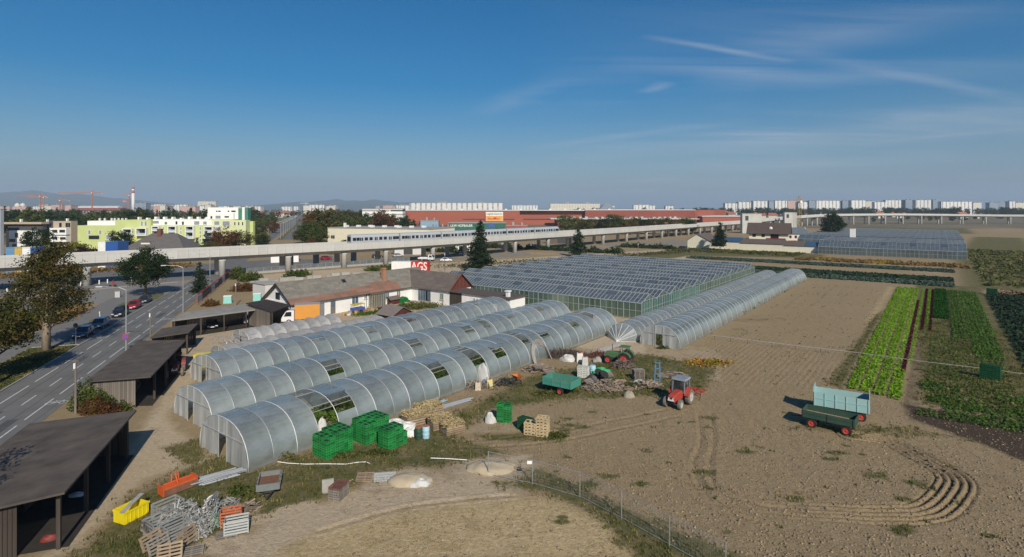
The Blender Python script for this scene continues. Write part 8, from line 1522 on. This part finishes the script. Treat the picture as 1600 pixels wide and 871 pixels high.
bush('weeds', 'tall weeds beside the pale wooden crates', np.concatenate([blob(G(870, 683), .9, .5, .4, 400), blob(G(880, 612), 1.6, .6, .6, 500), blob(G(850, 617), 1.2, .5, .5, 400), blob(G(990, 605), 1.5, .7, .5, 400), blob(G(540, 715), 1.2, .5, .4, 300), blob(G(592, 710), 1.5, .5, .4, 300), blob(G(440, 717), 1.2, .6, .5, 400), blob(G(395, 775), .8, .6, .5, 300), blob(G(372, 770), .7, .6, .6, 300), blob(G(1035, 545), .9, .6, .4, 250)]), .14, weed)
# verge grass and clods
r3 = np.random.default_rng(9); n_ = 14000; c = r3.uniform(-36, -30.7, n_); s_ = r3.uniform(30, 93, n_); P_ = np.stack([c*NX.x+s_*RX.x, c*NX.y+s_*RX.y, r3.uniform(.05, .14, n_)], 1); bush('verge_grass_blades', 'grass blades on the mown verge', P_, .13, gblade, r3, 0, 'stuff', 3)
def clods(name, label, n_, keep, m, seed, s0, s1):
    r2 = np.random.default_rng(seed); yy = 1/r2.uniform(1/72, 1/26, n_); xx = yy*r2.uniform(-.35, .98, n_); gi = np.clip(np.searchsorted(np.array(xs), xx), 0, nx_-1); gj = np.clip(np.searchsorted(np.array(ys), yy), 0, ny_-1); k_ = gj*nx_+gi; o_ = r2.random(n_) < keep(k_); xx, yy, zz_ = xx[o_], yy[o_], z[k_[o_]]; m_ = len(xx); s_ = s0*(s1/s0)**(r2.random(m_)**2.2)
    base = np.array([(1, 0, 0), (-1, 0, 0), (0, 1, 0), (0, -1, 0), (0, 0, 1), (0, 0, -.6)], float); V_ = base[None]*s_[:, None, None]*r2.uniform(.6, 1.25, (m_, 6, 1))+r2.normal(0, .18, (m_, 6, 3))*s_[:, None, None]; V_[:, :, 2] *= .62; V_ += np.stack([xx, yy, zz_+s_*.12], 1)[:, None]
    f0 = np.array([(0, 2, 4), (2, 1, 4), (1, 3, 4), (3, 0, 4), (2, 0, 5), (1, 2, 5), (3, 1, 5), (0, 3, 5)]); F_ = (f0[None]+np.arange(m_)[:, None, None]*6).reshape(-1, 3); return tag(link(name, np_mesh(name, V_.reshape(-1, 3), F_, m)), label, None, None, 'stuff')
clods('clods', 'clods of dry earth scattered over the tilled field', 60000, lambda k_: soil[k_]*(gc[k_] > 2)*.9, mat('clod_earth', (.24, .185, .12), .98, .2, 2, island=.35), 21, .025, .12); clods('stones', 'pale pebbles and litter on the sandy yard', 9000, lambda k_: np.clip(sand[k_]+dry[k_], 0, 1)*.5, mat('pebble', (.38, .34, .28), .95, .2, 2, island=.3), 22, .015, .07)
# hills
def hill(label, px0, px1, Y, prof, m):
    q = MB(); n_ = 60; vv = []; 
    for i in range(n_+1):
        f = i/n_; px = px0+(px1-px0)*f; h_ = np.interp(f, [p[0] for p in prof], [p[1] for p in prof]); wob = .9+.06*math.sin(f*37)+.05*math.sin(f*83+1); x = (px-800)*Y/FOC
        vv += [(x, Y-2500, -.3), (x, Y-900, h_*.6*wob), (x, Y, h_*wob), (x, Y+2500, -.3)]
    q.add(vv, [(i*4+j, i*4+4+j, i*4+5+j, i*4+1+j) for i in range(n_) for j in range(3)]); return tag(q.build('hill', m, None, None, True), label, None, None, 'structure')
hm2 = mat('wooded_hill', (.030, .042, .020), .95, .3, .002, col2=(.05, .06, .03)); hill('long wooded hill on the left horizon', -120, 330, 8200, [(0, 180), (.2, 255), (.33, 290), (.42, 265), (.6, 210), (.8, 105), (1, 0)], hm2); hill('low wooded hill range on the middle horizon', 380, 760, 8600, [(0, 0), (.15, 90), (.35, 152), (.55, 148), (.75, 95), (1, 0)], hm2)
# ------------------------------------------------------------------ air
q = MB(); q.b2(-13000, 13000, -300, 11800, -1.4, 325); hz_o = q.build('haze', []); 
hmm = bpy.data.materials.new('haze'); hmm.use_nodes = True; n = hmm.node_tree.nodes; l = hmm.node_tree.links; n.remove(n['Principled BSDF']); pv = n.new('ShaderNodeVolumePrincipled'); pv.inputs['Density'].default_value = 1.3e-4; pv.inputs['Color'].default_value = (.66, .82, 1.0, 1); pv.inputs['Anisotropy'].default_value = 0; l.new(pv.outputs[0], n['Material Output'].inputs['Volume']); hz_o.data.materials.append(hmm); tag(hz_o, 'thin blue autumn haze over the whole plain', None, None, 'stuff')
